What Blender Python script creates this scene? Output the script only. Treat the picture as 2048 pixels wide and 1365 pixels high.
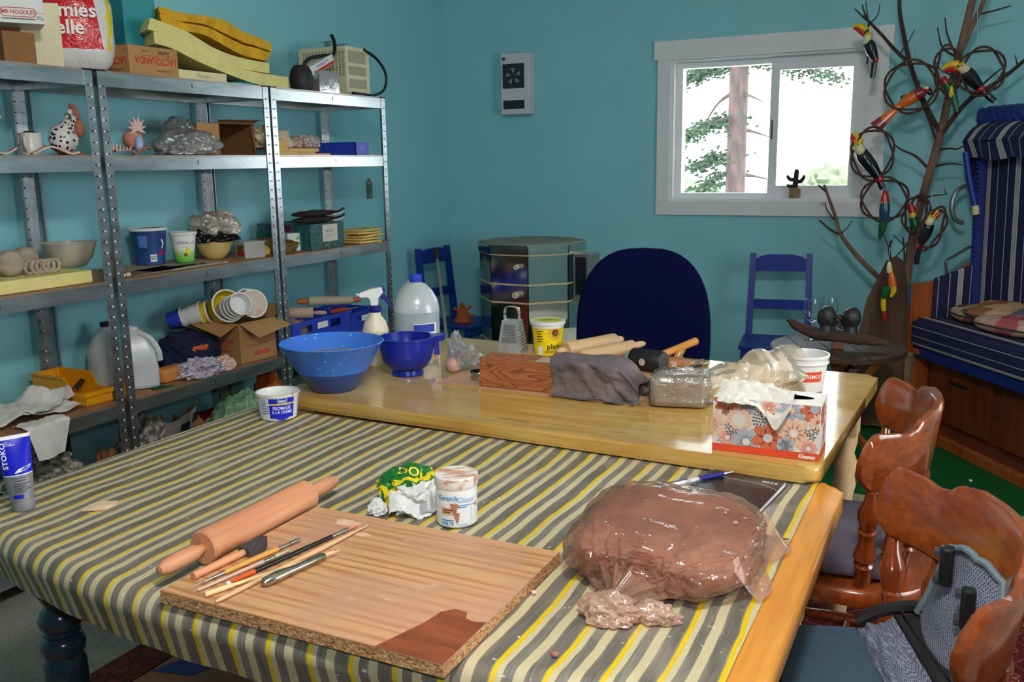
import bpy, bmesh, math, random
from mathutils import Vector, Matrix, noise
random.seed(7)
PI = math.pi
SC = bpy.context.scene
for o_ in list(bpy.data.objects):
    bpy.data.objects.remove(o_)
COL = SC.collection

# ------------------------------------------------------------------ camera
cam_d = bpy.data.cameras.new('camera'); cam = bpy.data.objects.new('camera', cam_d); COL.objects.link(cam)
cam_d.sensor_fit = 'HORIZONTAL'; cam_d.sensor_width = 36.0; cam_d.lens = 32.183; cam_d.clip_start = .05
PITCH, YAW, ROLL = .19323, -.459268, -.0156667
fw_ = Vector((math.sin(YAW)*math.cos(PITCH), math.cos(YAW)*math.cos(PITCH), -math.sin(PITCH)))
rt_ = Vector((math.cos(YAW), -math.sin(YAW), 0)); up_ = rt_.cross(fw_)
r_ = rt_*math.cos(ROLL) + up_*math.sin(ROLL); u_ = up_*math.cos(ROLL) - rt_*math.sin(ROLL)
cam.matrix_world = Matrix(((r_.x, u_.x, -fw_.x, 0), (r_.y, u_.y, -fw_.y, 0), (r_.z, u_.z, -fw_.z, 1.46), (0, 0, 0, 1)))
SC.camera = cam

# ------------------------------------------------------------------ light
vs = SC.view_settings
vs.view_transform = 'Standard'; vs.look = 'None'; vs.gamma = 1.0; vs.use_curve_mapping = False
vs.exposure = 0.3
W = bpy.data.worlds.new('overcast_sky'); SC.world = W; W.use_nodes = True
_b = W.node_tree.nodes['Background']; _b.inputs[0].default_value = (.93, .96, 1, 1); _b.inputs[1].default_value = 6.5

def area(name, loc, aim, size, power, col=(1, 1, 1), sy=None, spread=None):
    l = bpy.data.lights.new(name, 'AREA'); l.energy = power; l.size = size; l.color = col
    if sy: l.shape = 'RECTANGLE'; l.size_y = sy
    if spread: l.spread = spread
    o = bpy.data.objects.new(name, l); COL.objects.link(o); o.location = loc
    o.rotation_euler = (Vector(aim) - Vector(loc)).to_track_quat('-Z', 'Y').to_euler()
    return o
area('overhead_light', (-.1, .5, 2.66), (-1.4, 3.2, .6), .34, 50, (1, .97, .92))  # unseen high light, placed where the shelf shadows point
area('camera_flash', (.03, -.02, 1.60), (-1.4, 3.0, .9), .07, 7, (1, .98, .95))
area('side_fill_light', (1.62, 2.2, 1.55), (-1.5, 2.6, .9), 1.3, 12, (.93, .97, 1), sy=1.1)  # fill light added inside the unseen side opening

# ------------------------------------------------------------------ helpers
def S(r, g, b, a=1):
    f = lambda c: (c/255/12.92) if c/255 <= .04045 else ((c/255+.055)/1.055)**2.4
    return (f(r), f(g), f(b), a)

def nod(m, t, **k):
    n = m.node_tree.nodes.new(t)
    for a, b in k.items(): setattr(n, a, b)
    return n
def lnk(m, a, b): m.node_tree.links.new(a, b)

def ramp(m, fac, stops, interp='LINEAR'):
    n = nod(m, 'ShaderNodeValToRGB'); n.color_ramp.interpolation = interp
    e = n.color_ramp.elements
    while len(e) < len(stops): e.new(.5)
    for i, (p, c) in enumerate(stops): e[i].position = p; e[i].color = c
    lnk(m, fac, n.inputs[0]); return n.outputs[0]

def coords(m, stretch=(1, 1, 1), space='Object'):
    t = nod(m, 'ShaderNodeTexCoord'); mp = nod(m, 'ShaderNodeMapping'); mp.inputs['Scale'].default_value = stretch
    lnk(m, t.outputs[space], mp.inputs[0]); return mp.outputs[0]

def nz(m, vec, scale, detail=3, rough=.55, dist=0):
    n = nod(m, 'ShaderNodeTexNoise'); n.inputs['Scale'].default_value = scale; n.inputs['Detail'].default_value = detail
    n.inputs['Roughness'].default_value = rough; n.inputs['Distortion'].default_value = dist
    lnk(m, vec, n.inputs['Vector']); return n.outputs['Fac']

def mixc(m, fac, a, b, mode='MIX'):
    n = nod(m, 'ShaderNodeMix', data_type='RGBA', blend_type=mode)
    for s, v in ((n.inputs[0], fac), (n.inputs[6], a), (n.inputs[7], b)):
        if hasattr(v, 'is_linked'): lnk(m, v, s)
        else: s.default_value = v
    return n.outputs[2]

def mth(m, op, a, b=None):
    n = nod(m, 'ShaderNodeMath', operation=op)
    for i, v in enumerate((a, b)):
        if v is None: continue
        if hasattr(v, 'is_linked'): lnk(m, v, n.inputs[i])
        else: n.inputs[i].default_value = v
    return n.outputs[0]

def base(name):
    m = bpy.data.materials.new(name); m.use_nodes = True
    return m, m.node_tree.nodes['Principled BSDF']

def bump(m, p, h, strength=.3, dist=.01):
    b = nod(m, 'ShaderNodeBump'); b.inputs['Strength'].default_value = strength; b.inputs['Distance'].default_value = dist
    lnk(m, h, b.inputs['Height']); lnk(m, b.outputs[0], p.inputs['Normal'])

_mc = {}
def M(name, col, rough=.5, metal=0, var=.1, scale=25, col2=None, bmp=0, bscale=60, stretch=(1, 1, 1), coat=0, spec=.5, lo=.35, hi=.65, sheen=0, sss=0):
    """plain procedural material: noise between two tones"""
    if name in _mc: return _mc[name]
    m, p = base(name)
    v = coords(m, stretch); f = nz(m, v, scale)
    c1 = tuple(min(1, x*(1-var)) for x in col[:3])+(1,); c2 = col2 or tuple(min(1, x*(1+var)) for x in col[:3])+(1,)
    lnk(m, ramp(m, f, [(lo, c1), (hi, c2)]), p.inputs['Base Color'])
    p.inputs['Roughness'].default_value = rough; p.inputs['Metallic'].default_value = metal
    p.inputs['Specular IOR Level'].default_value = spec
    p.inputs['Coat Weight'].default_value = coat; p.inputs['Coat Roughness'].default_value = .08
    p.inputs['Sheen Weight'].default_value = sheen
    if sss:
        p.inputs['Subsurface Weight'].default_value = sss; p.inputs['Subsurface Scale'].default_value = .02
    if bmp: bump(m, p, nz(m, v, bscale, 4), bmp, .01)
    _mc[name] = m; return m

def Mfilm(name, col, opac=.3, rough=.12, gloss=.25, scale=18, bmp=.6):
    """thin clear or milky plastic: see-through, with sheen"""
    if name in _mc: return _mc[name]
    m = bpy.data.materials.new(name); m.use_nodes = True; nt = m.node_tree; nt.nodes.clear()
    out = nod(m, 'ShaderNodeOutputMaterial'); v = coords(m)
    tr = nod(m, 'ShaderNodeBsdfTransparent'); df = nod(m, 'ShaderNodeBsdfDiffuse'); gl = nod(m, 'ShaderNodeBsdfGlossy')
    df.inputs[0].default_value = col; tr.inputs[0].default_value = tuple(.5+.5*c for c in col[:3])+(1,); gl.inputs['Roughness'].default_value = rough
    b = nod(m, 'ShaderNodeBump'); b.inputs['Strength'].default_value = bmp; b.inputs['Distance'].default_value = .01
    lnk(m, nz(m, v, scale, 4, .6, .6), b.inputs['Height']); lnk(m, b.outputs[0], gl.inputs['Normal'])
    a = nod(m, 'ShaderNodeMixShader'); c = nod(m, 'ShaderNodeMixShader')
    f = ramp(m, nz(m, v, scale*.5), [(.3, (opac*.6,)*3+(1,)), (.7, (min(1, opac*1.4),)*3+(1,))])
    lnk(m, f, a.inputs[0]); lnk(m, tr.outputs[0], a.inputs[1]); lnk(m, df.outputs[0], a.inputs[2])
    fr = nod(m, 'ShaderNodeFresnel'); fr.inputs[0].default_value = 1.28; lnk(m, b.outputs[0], fr.inputs['Normal'])
    lnk(m, mth(m, 'ADD', mth(m, 'MULTIPLY', fr.outputs[0], .55), gloss*.2), c.inputs[0])
    lnk(m, a.outputs[0], c.inputs[1]); lnk(m, gl.outputs[0], c.inputs[2]); lnk(m, c.outputs[0], out.inputs[0])
    _mc[name] = m; return m

def Mwood(name, c1, c2, rough=.35, axis='X', scale=6, coat=.3, knots=.8, fine=90, bmp=.08):
    """long-grained wood; axis = grain direction"""
    if name in _mc: return _mc[name]
    m, p = base(name); st = {'X': (.06, 1, 1), 'Y': (1, .06, 1), 'Z': (1, 1, .06)}[axis]
    v = coords(m, st)
    a = nz(m, v, scale*4, 5, .6, knots); b = nz(m, v, fine, 2)
    f = mth(m, 'ADD', mth(m, 'MULTIPLY', a, .75), mth(m, 'MULTIPLY', b, .25))
    lnk(m, ramp(m, f, [(.36, c1), (.62, c2)]), p.inputs['Base Color'])
    p.inputs['Roughness'].default_value = rough; p.inputs['Coat Weight'].default_value = coat; p.inputs['Coat Roughness'].default_value = .12
    bump(m, p, b, bmp, .004); _mc[name] = m; return m

# ---- mesh gathering
def flat(bm, t):
    """thin inset on the large faces so that bevels do not tilt their shading"""
    fs = sorted(bm.faces, key=lambda f: -f.calc_area())[:6]
    bmesh.ops.inset_individual(bm, faces=fs, thickness=t, use_even_offset=True)
class G:
    def __init__(s): s.v = []; s.f = []
    def add(s, v, f, mx=None):
        n = len(s.v); s.v += [tuple(mx @ Vector(p)) if mx else tuple(p) for p in v]; s.f += [tuple(i+n for i in q) for q in f]; return s
    def box(s, x0, x1, y0, y1, z0, z1, mx=None, r=0):
        if r:
            bm = bmesh.new(); bmesh.ops.create_cube(bm, size=1)
            for w in bm.verts: w.co = ((x0+x1)/2+w.co.x*(x1-x0), (y0+y1)/2+w.co.y*(y1-y0), (z0+z1)/2+w.co.z*(z1-z0))
            bmesh.ops.bevel(bm, geom=bm.edges[:], offset=r, segments=2, profile=.5, affect='EDGES'); flat(bm, r*.08); return s.bm(bm, mx)
        v = [(x, y, z) for z in (z0, z1) for y in (y0, y1) for x in (x0, x1)]
        return s.add(v, [(0, 2, 3, 1), (4, 5, 7, 6), (0, 1, 5, 4), (2, 6, 7, 3), (0, 4, 6, 2), (1, 3, 7, 5)], mx)
    def bm(s, bm, mx=None):
        bm.verts.index_update(); s.add([w.co[:] for w in bm.verts], [[w.index for w in f.verts] for f in bm.faces], mx); bm.free(); return s
    def lathe(s, prof, n=32, mx=None, close=True, sx=1, sy=1, a0=0, cap0=True, cap1=True):
        v = []; f = []; k = len(prof)
        for r, z in prof:
            for i in range(n):
                a = a0+2*PI*i/n; v.append((r*math.cos(a)*sx, r*math.sin(a)*sy, z))
        for j in range(k-1):
            for i in range(n):
                i2 = (i+1) % n; f.append((j*n+i, j*n+i2, (j+1)*n+i2, (j+1)*n+i))
        if cap0 and prof[0][0] > 1e-4: f.append(tuple(range(n-1, -1, -1)))
        if cap1 and prof[-1][0] > 1e-4: f.append(tuple((k-1)*n+i for i in range(n)))
        return s.add(v, f, mx)
    def tube(s, pts, rad, n=10, mx=None, sq=1, caps=True, up=None):
        pts = [Vector(p) for p in pts]; k = len(pts)
        rr = [rad]*k if not hasattr(rad, '__len__') else rad
        v = []; f = []; prev = None
        for i, p in enumerate(pts):
            t = (pts[min(i+1, k-1)]-pts[max(i-1, 0)])
            t = t.normalized() if t.length > 1e-9 else Vector((0, 0, 1))
            if up is not None: a = Vector(up)
            elif prev is None: a = Vector((0, 0, 1)) if abs(t.z) < .9 else Vector((1, 0, 0))
            else: a = prev
            a = (a - t*a.dot(t)).normalized(); prev = a; b = t.cross(a)
            for j in range(n):
                c = 2*PI*j/n; v.append(tuple(p + a*math.cos(c)*rr[i]*sq + b*math.sin(c)*rr[i]))
        for i in range(k-1):
            for j in range(n):
                j2 = (j+1) % n; f.append((i*n+j, i*n+j2, (i+1)*n+j2, (i+1)*n+j))
        if caps: f.append(tuple(range(n-1, -1, -1))); f.append(tuple((k-1)*n+j for j in range(n)))
        return s.add(v, f, mx)
    def prism(s, poly, z0, z1, mx=None):
        n = len(poly); v = [(x, y, z0) for x, y in poly]+[(x, y, z1) for x, y in poly]
        f = [tuple(range(n-1, -1, -1)), tuple(range(n, 2*n))]+[(i, (i+1) % n, n+(i+1) % n, n+i) for i in range(n)]
        return s.add(v, f, mx)
    def grid(s, fn, nu, nv, mx=None, wrap=False):
        v = [fn(i/nu, j/nv) for j in range(nv+1) for i in range(nu+1)]
        f = [(j*(nu+1)+i, j*(nu+1)+i+1, (j+1)*(nu+1)+i+1, (j+1)*(nu+1)+i) for j in range(nv) for i in range(nu)]
        return s.add(v, f, mx)
    def sheet(s, fn, nu, nv, th, mx=None):
        """grid with thickness th along -z"""
        a = [fn(i/nu, j/nv) for j in range(nv+1) for i in range(nu+1)]
        b = [(x, y, z-th) for x, y, z in a]; n = len(a); w = nu+1
        f = [(j*w+i, j*w+i+1, (j+1)*w+i+1, (j+1)*w+i) for j in range(nv) for i in range(nu)]
        f2 = [tuple(q+n for q in reversed(t)) for t in f]
        ring = [i for i in range(nu)]+[j*w+nu for j in range(nv)]+[nv*w+i for i in range(nu, 0, -1)]+[j*w for j in range(nv, 0, -1)]
        e = [(ring[(i+1) % len(ring)], ring[i], ring[i]+n, ring[(i+1) % len(ring)]+n) for i in range(len(ring))]
        return s.add(a+b, f+f2+e, mx)
    def ball(s, c, r, sub=3, mx=None, fn=None):
        bm = bmesh.new(); bmesh.ops.create_icosphere(bm, subdivisions=sub, radius=1)
        for w in bm.verts:
            d = w.co.copy(); k = fn(d) if fn else 1
            w.co = Vector(c)+Vector((d.x*r[0]*k, d.y*r[1]*k, d.z*r[2]*k))
        return s.bm(bm, mx)
    def sub(s, cuts=1, smooth=True):
        bm = bmesh.new(); vs_ = [bm.verts.new(p) for p in s.v]
        for q in s.f:
            try: bm.faces.new([vs_[i] for i in q])
            except ValueError: pass
        bmesh.ops.subdivide_edges(bm, edges=bm.edges[:], cuts=cuts, use_grid_fill=True)
        s.v = []; s.f = []; return s.bm(bm)
    def warp(s, fn): s.v = [tuple(fn(Vector(p))) for p in s.v]; return s
    def build(s, name, mat, parent=None, smooth=True, ang=38, loc=None, rot=None):
        me = bpy.data.meshes.new(name); me.from_pydata(s.v, [], s.f); me.validate()
        if smooth:
            me.polygons.foreach_set('use_smooth', [True]*len(me.polygons))
            me.set_sharp_from_angle(angle=math.radians(ang))
        me.materials.append(mat)
        o = bpy.data.objects.new(name, me); COL.objects.link(o)
        if parent: o.parent = parent
        if loc: o.location = loc
        if rot: o.rotation_euler = rot
        return o

def tag(o, label, cat, group=None, kind=None):
    o['label'] = label; o['category'] = cat
    if group: o['group'] = group
    if kind: o['kind'] = kind
    return o
def thing(name, label, cat, loc=(0, 0, 0), rz=0, group=None, rot=None):
    o = bpy.data.objects.new(name, None); COL.objects.link(o); o.location = loc
    o.rotation_euler = rot or (0, 0, rz); o.empty_display_size = .05
    return tag(o, label, cat, group)
def struct(o): o['kind'] = 'structure'; return o
def copytree(o, parent=None):
    c = o.copy(); COL.objects.link(c); c.parent = parent
    for ch in list(o.children): copytree(ch, c)
    return c
def T(x=0, y=0, z=0): return Matrix.Translation((x, y, z))
def R(a, ax='Z'): return Matrix.Rotation(a, 4, ax)
def fbm(p, sc=1, o=4, seed=0): return noise.fractal(Vector(p)*sc+Vector((seed*7.3, seed*3.1, seed*1.7)), .9, 2, o)
def arc(cx, cy, r, a0, a1, n): return [(cx+r*math.cos(a0+(a1-a0)*i/n), cy+r*math.sin(a0+(a1-a0)*i/n)) for i in range(n+1)]
def rrect(x0, x1, y0, y1, r, n=5):
    return arc(x1-r, y1-r, r, 0, PI/2, n)+arc(x0+r, y1-r, r, PI/2, PI, n)+arc(x0+r, y0+r, r, PI, 1.5*PI, n)+arc(x1-r, y0+r, r, 1.5*PI, 2*PI, n)
def spline(pts, n=6):
    """Catmull-Rom through points"""
    P = [Vector(p) for p in pts]; P = [2*P[0]-P[1]]+P+[2*P[-1]-P[-2]]; out = []
    for i in range(1, len(P)-2):
        for j in range(n):
            t = j/n; a, b, c, d = P[i-1:i+3]
            out.append(.5*((2*b)+(c-a)*t+(2*a-5*b+4*c-d)*t*t+(3*b-a-3*c+d)*t**3))
    out.append(P[-2]); return out
def lerps(vals, n):
    out = []; k = len(vals)-1
    for i in range(n):
        t = i/(n-1)*k; j = min(int(t), k-1); out.append(vals[j]+(vals[j+1]-vals[j])*(t-j))
    return out
_tx = {}
def text(s, size, mat, parent, fn, name='lettering', bold=0, sx=1, shear=0, align='CENTER', label=None):
    """flat printed letters laid on a surface by fn(x, y) -> point"""
    cu = bpy.data.curves.new('t', 'FONT'); cu.body = s; cu.size = size; cu.align_x = align; cu.align_y = 'CENTER'; cu.resolution_u = 2
    cu.offset = bold*size; cu.shear = shear
    o = bpy.data.objects.new('t', cu); me = bpy.data.meshes.new_from_object(o)
    g = G(); g.add([fn(w.co.x*sx, w.co.y) for w in me.vertices], [p.vertices[:] for p in me.polygons])
    bpy.data.objects.remove(o); bpy.data.curves.remove(cu); bpy.data.meshes.remove(me)
    r = g.build(name, mat, parent, smooth=False)
    if label: r['label'] = label
    return r
def on_cyl(R0, R1, H, ang, zc, off=.0006):
    """map flat print onto a cone/cylinder wall of radius R0 (z=0) to R1 (z=H), centred at angle ang, height zc"""
    def fn(x, y):
        z = zc+y; r = R0+(R1-R0)*z/H+off; a = ang+x/(R0+(R1-R0)*zc/H)
        return (r*math.cos(a), r*math.sin(a), z)
    return fn
def patch(fn, w, h, mat, parent, name='label', nu=10, nv=3, label=None, cx=0, cy=0):
    """printed rectangle of w x h laid on by fn"""
    g = G(); g.grid(lambda u, v: fn(cx+(u-.5)*w, cy+(v-.5)*h), nu, nv); o = g.build(name, mat, parent)
    if label: o['label'] = label
    return o
def bars(fn, w, h, n, gap, mat, parent):
    """rows of print too fine to read"""
    for k in range(n): patch(fn, w*(1-.13*(k*5 % 3)), h, mat, parent, 'fine_print', 6, 1, cx=-w*.065*(k*5 % 3), cy=-k*gap)
def disc(fn, r, mat, parent, name='print', n=16, sx=1, sy=1, cx=0, cy=0):
    g = G(); g.add([fn(cx, cy)]+[fn(cx+r*sx*math.cos(2*PI*i/n), cy+r*sy*math.sin(2*PI*i/n)) for i in range(n)], [(0, i+1, (i+1) % n+1) for i in range(n)])
    return g.build(name, mat, parent, smooth=False)
# ------------------------------------------------------------------ room shell
def wall_paint(name, c):
    m, p = base(name); v = coords(m)
    f = nz(m, v, 3, 4); lnk(m, ramp(m, f, [(.3, tuple(x*.97 for x in c[:3])+(1,)), (.7, tuple(x*1.03 for x in c[:3])+(1,))]), p.inputs['Base Color'])
    p.inputs['Roughness'].default_value = .48; p.inputs['Specular IOR Level'].default_value = .35
    bump(m, p, nz(m, v, 220, 2), .12, .002); return m
M_wall = wall_paint('teal_wall_paint', S(138, 202, 212))
M_white = M('white_trim_paint', S(226, 226, 228), .4, var=.02)
M_ceil = M('white_ceiling_paint', S(238, 236, 230), .8, var=.02)
def concrete():
    m, p = base('grey_concrete'); v = coords(m)
    f = mth(m, 'ADD', mth(m, 'MULTIPLY', nz(m, v, 2.2, 6, .65), .7), mth(m, 'MULTIPLY', nz(m, v, 60, 3), .3))
    lnk(m, ramp(m, f, [(.35, S(112, 110, 104)), (.65, S(168, 166, 158))]), p.inputs['Base Color']); p.inputs['Roughness'].default_value = .6; return m
XL, YB, XR, YF, ZC = -3.25, 5.62, 1.75, -2.2, 2.72
struct(G().box(XL-.15, XR+.15, YF-.15, YB+.15, -.1, 0).build('floor', concrete(), smooth=False))
struct(G().box(XL-.12, XL, YF, YB+.12, 0, ZC).build('wall_left', M_wall, smooth=False))
# back wall with window opening
wx0, wx1, wz0, wz1 = -1.668, -.542, 1.207, 2.058
g = G()
g.box(XL, wx0, YB, YB+.16, 0, ZC); g.box(wx1, .62, YB, YB+.16, 0, ZC); g.box(1.62, XR, YB, YB+.16, 0, ZC); g.box(.62, 1.62, YB, YB+.16, 2.1, ZC); g.box(.62, 1.62, YB, YB+.16, 0, .12); g.box(wx0, wx1, YB, YB+.16, 0, wz0); g.box(wx0, wx1, YB, YB+.16, wz1, ZC)
struct(g.build('wall_back', M_wall, smooth=False))
# right wall with an unseen window opening added for daylight, front wall, ceiling (out of the picture, they close the room)
g = G(); sy0, sy1 = 1.45, 2.95
g.box(XR, XR+.12, YF, sy0, 0, ZC); g.box(XR, XR+.12, sy1, YB+.12, 0, ZC); g.box(XR, XR+.12, sy0, sy1, 0, .95); g.box(XR, XR+.12, sy0, sy1, 2.15, ZC)
struct(g.build('wall_right', M_wall, smooth=False))
struct(G().box(XL, XR, YF-.12, YF, 0, ZC).build('wall_front', M_wall, smooth=False))
struct(G().box(XL-.12, XR+.12, YF-.12, YB+.16, ZC, ZC+.1).build('ceiling', M_ceil, smooth=False))

added_lamp = thing('added_light_housing', 'square white box added out of view to house the overhead light', 'added light housing', (-.1, .5, 2.72))  # unseen box, added so the overhead light has a fixture
G().box(-.24, .24, -.24, .24, -.035, 0, r=.006).build('housing', M_white, added_lamp)

# window: casing boards, jamb, vinyl frame, sliding sash, panes
M_vinyl = M('white_vinyl', S(232, 235, 240), .3, var=.02)
def glass_mat():
    m = bpy.data.materials.new('window_glass'); m.use_nodes = True; m.node_tree.nodes.clear()
    o = nod(m, 'ShaderNodeOutputMaterial'); t = nod(m, 'ShaderNodeBsdfTransparent'); g = nod(m, 'ShaderNodeBsdfGlossy'); x = nod(m, 'ShaderNodeMixShader')
    g.inputs['Roughness'].default_value = .02; f = nod(m, 'ShaderNodeFresnel'); f.inputs[0].default_value = 1.35
    t.inputs[0].default_value = (.97, .99, .985, 1)
    lnk(m, f.outputs[0], x.inputs[0]); lnk(m, t.outputs[0], x.inputs[1]); lnk(m, g.outputs[0], x.inputs[2]); lnk(m, x.outputs[0], o.inputs[0]); return m
M_glass = glass_mat()
win = bpy.data.objects.new('window_1', None); COL.objects.link(win); struct(win); win.location = (-1.1, YB, 1.2)
wl = lambda g, n, m, p=None, **k: g.warp(lambda q: q-Vector((-1.1, YB, 1.2))).build(n, m, p or win, **k)
wl(G().box(-1.768, -.418, YB-.03, YB, 2.052, 2.162), 'head_casing', M_white, smooth=False)
wl(G().box(-1.748, wx0, YB-.022, YB, 1.207, 2.052), 'side_casing', M_white, smooth=False)
wl(G().box(wx1, -.436, YB-.022, YB, 1.207, 2.052), 'side_casing', M_white, smooth=False)
wl(G().box(-1.748, -.436, YB-.024, YB, 1.122, 1.207), 'sill_casing', M_white, smooth=False)
g = G(); t = .018
g.box(wx0, wx0+t, YB, YB+.10, wz0, wz1); g.box(wx1-t, wx1, YB, YB+.10, wz0, wz1); g.box(wx0+t, wx1-t, YB, YB+.10, wz0, wz0+t); g.box(wx0+t, wx1-t, YB, YB+.10, wz1-t, wz1)
wl(g, 'jamb_lining', M_white, smooth=False)
g = G(); fx0, fx1, fz0, fz1 = wx0+t, wx1-t, wz0+t, wz1-t; q = .035
for b in ((fx0, fx0+q, fz0, fz1), (fx1-q, fx1, fz0, fz1), (fx0+q, fx1-q, fz0, fz0+q*.8), (fx0+q, fx1-q, fz1-q, fz1)): g.box(b[0], b[1], YB+.07, YB+.14, b[2], b[3])
wl(g, 'outer_frame', M_vinyl, smooth=False)
g = G(); sx0, sx1 = -1.085, fx1-q+.006
for b in ((sx0, sx0+.05, fz0+.026, fz1-.033), (sx1-.04, sx1, fz0+.026, fz1-.033), (sx0+.05, sx1-.04, fz0+.026, fz0+.072), (sx0+.05, sx1-.04, fz1-.075, fz1-.033)): g.box(b[0], b[1], YB+.072, YB+.104, b[2], b[3])
sash = wl(g, 'sliding_sash', M_vinyl, smooth=False)
pn = G().box(sx0+.05, sx1-.04, YB+.086, YB+.09, fz0+.07, fz1-.073).warp(lambda q: q-Vector((-1.1, YB, 1.2))).build('pane', M_glass, sash, smooth=False)
G().box(sx0+.012, sx0+.02, YB+.062, YB+.072, 1.57, 1.68).warp(lambda q: q-Vector((-1.1, YB, 1.2))).build('latch', M('latch_grey', S(70, 72, 74), .4), sash, smooth=False)
wl(G().box(fx0+q, sx0+.02, YB+.116, YB+.12, fz0+.028, fz1-.035), 'pane', M_glass, smooth=False)
g = G()
for b in ((.62, .70, .12, 2.1), (1.54, 1.62, .12, 2.1), (.70, 1.54, .12, .22), (.70, 1.54, 2.02, 2.1)): g.box(b[0], b[1], YB+.04, YB+.10, b[2], b[3])
dr = struct(g.build('door_1', M_vinyl, smooth=False)); G().box(.70, 1.54, YB+.068, YB+.072, .22, 2.02).build('pane', M_glass, dr, smooth=False)
# side window (outside the picture) – framed opening added to let daylight in
g = G()
for b in ((sy0, sy0+.06, .95, 2.15), (sy1-.06, sy1, .95, 2.15), (sy0+.06, sy1-.06, .95, 1.01), (sy0+.06, sy1-.06, 2.09, 2.15), (2.17, 2.23, 1.01, 2.09)): g.box(XR+.02, XR+.10, b[0], b[1], b[2], b[3])
sw = struct(g.build('unseen_window', M_vinyl, smooth=False))
G().box(XR+.058, XR+.062, sy0+.06, sy1-.06, 1.01, 2.09).build('pane', M_glass, sw, smooth=False)
# ------------------------------------------------------------------ outdoors
M_bark = M('pale_bark', S(74, 58, 56), .9, var=.35, scale=14, bmp=.8, bscale=30, stretch=(1, 1, .35))
M_needle = M('spruce_needles', S(50, 70, 48), .8, var=.3, scale=4)
def conifer():
    t = thing('spruce_tree', 'tall bare-trunked conifer with drooping green boughs outside the window', 'tree', (-2.16, 9.6, -1.2))
    g = G(); pts = [(0, 0, 0), (.005, 0, 2), (.015, 0, 4.2), (.03, 0, 7)]
    g.tube(spline(pts, 6), lerps([.125, .105, .092, .06], 19), 14); g.build('trunk', M_bark, t)
    random.seed(3)
    # boughs: (z, dx, dy, droop, leafy)
    for z, dx, dy, dr, leaf in ((3.62, -.62, .1, -.14, 1), (3.66, .28, -.1, .0, .3), (3.08, -.66, -.1, -.26, 1), (2.72, -.5, .2, -.14, .8), (2.55, -.5, .2, -.3, .5), (2.95, .3, .2, -.08, 0), (2.5, .34, .1, -.06, 0), (3.3, .3, -.2, -.1, 0), (3.35, -.42, .2, -.4, 0), (3.9, -.6, .4, .1, 1), (3.62, 1.0, .3, -.2, .45)):
        p = [Vector((.04, 0, z)), Vector((dx*.5, dy*.5, z+dr*.3)), Vector((dx, dy, z+dr))]; sp = spline(p, 6)
        b = G(); b.tube(sp, lerps([.03, .014, .005], len(sp)), 6); br = b.build('bough', M_bark, t)
        if leaf:
            g = G(); n = int(420*leaf)
            for _ in range(n):
                u = random.random()**.7; k = sp[min(int(u*(len(sp)-1)), len(sp)-1)]; k = k+Vector((random.gauss(0, .07), random.gauss(0, .07), random.gauss(-.03, .04)))
                a = random.uniform(-.9, .9)+(PI if dx < 0 else 0); d = Vector((math.cos(a), math.sin(a)*.6, random.uniform(-.5, .15)))*random.uniform(.04, .08); w = Vector((-d.y, d.x, .02)).normalized()*.011
                g.add([k-w, k+w, k+d], [(0, 1, 2)]); g.add([k-Vector((0, 0, .016)), k+Vector((0, 0, .016)), k+d*.9], [(0, 1, 2)])
            o = g.build('needles', M_needle, br, smooth=False); o['kind'] = 'stuff'
conifer()
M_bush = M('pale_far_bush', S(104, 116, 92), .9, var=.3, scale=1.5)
random.seed(11)
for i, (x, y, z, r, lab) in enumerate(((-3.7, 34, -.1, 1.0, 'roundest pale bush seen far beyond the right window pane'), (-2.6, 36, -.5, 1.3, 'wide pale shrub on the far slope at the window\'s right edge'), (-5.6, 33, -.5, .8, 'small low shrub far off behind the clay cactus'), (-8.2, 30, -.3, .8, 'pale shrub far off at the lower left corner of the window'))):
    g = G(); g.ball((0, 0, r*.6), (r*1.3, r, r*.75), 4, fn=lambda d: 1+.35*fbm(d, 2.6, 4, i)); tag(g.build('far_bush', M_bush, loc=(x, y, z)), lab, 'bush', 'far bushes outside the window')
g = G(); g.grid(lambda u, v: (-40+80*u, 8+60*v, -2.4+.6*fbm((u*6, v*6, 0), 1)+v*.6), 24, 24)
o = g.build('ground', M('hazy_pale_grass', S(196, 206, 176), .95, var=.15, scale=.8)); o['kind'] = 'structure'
# a pale house far off
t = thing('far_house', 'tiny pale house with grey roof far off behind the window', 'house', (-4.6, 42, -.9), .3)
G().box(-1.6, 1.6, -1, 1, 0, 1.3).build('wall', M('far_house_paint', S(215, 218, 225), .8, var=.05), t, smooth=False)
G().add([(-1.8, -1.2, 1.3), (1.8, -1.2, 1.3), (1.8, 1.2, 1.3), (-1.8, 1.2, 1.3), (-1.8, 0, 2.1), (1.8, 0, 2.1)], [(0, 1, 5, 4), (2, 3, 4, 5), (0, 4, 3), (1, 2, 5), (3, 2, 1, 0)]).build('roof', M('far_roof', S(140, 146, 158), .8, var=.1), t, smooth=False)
for x in (-.9, .3): G().box(x, x+.5, -1.02, -1, .5, 1).build('window', M('far_window_glass', S(110, 120, 135), .2), t, smooth=False)

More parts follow.
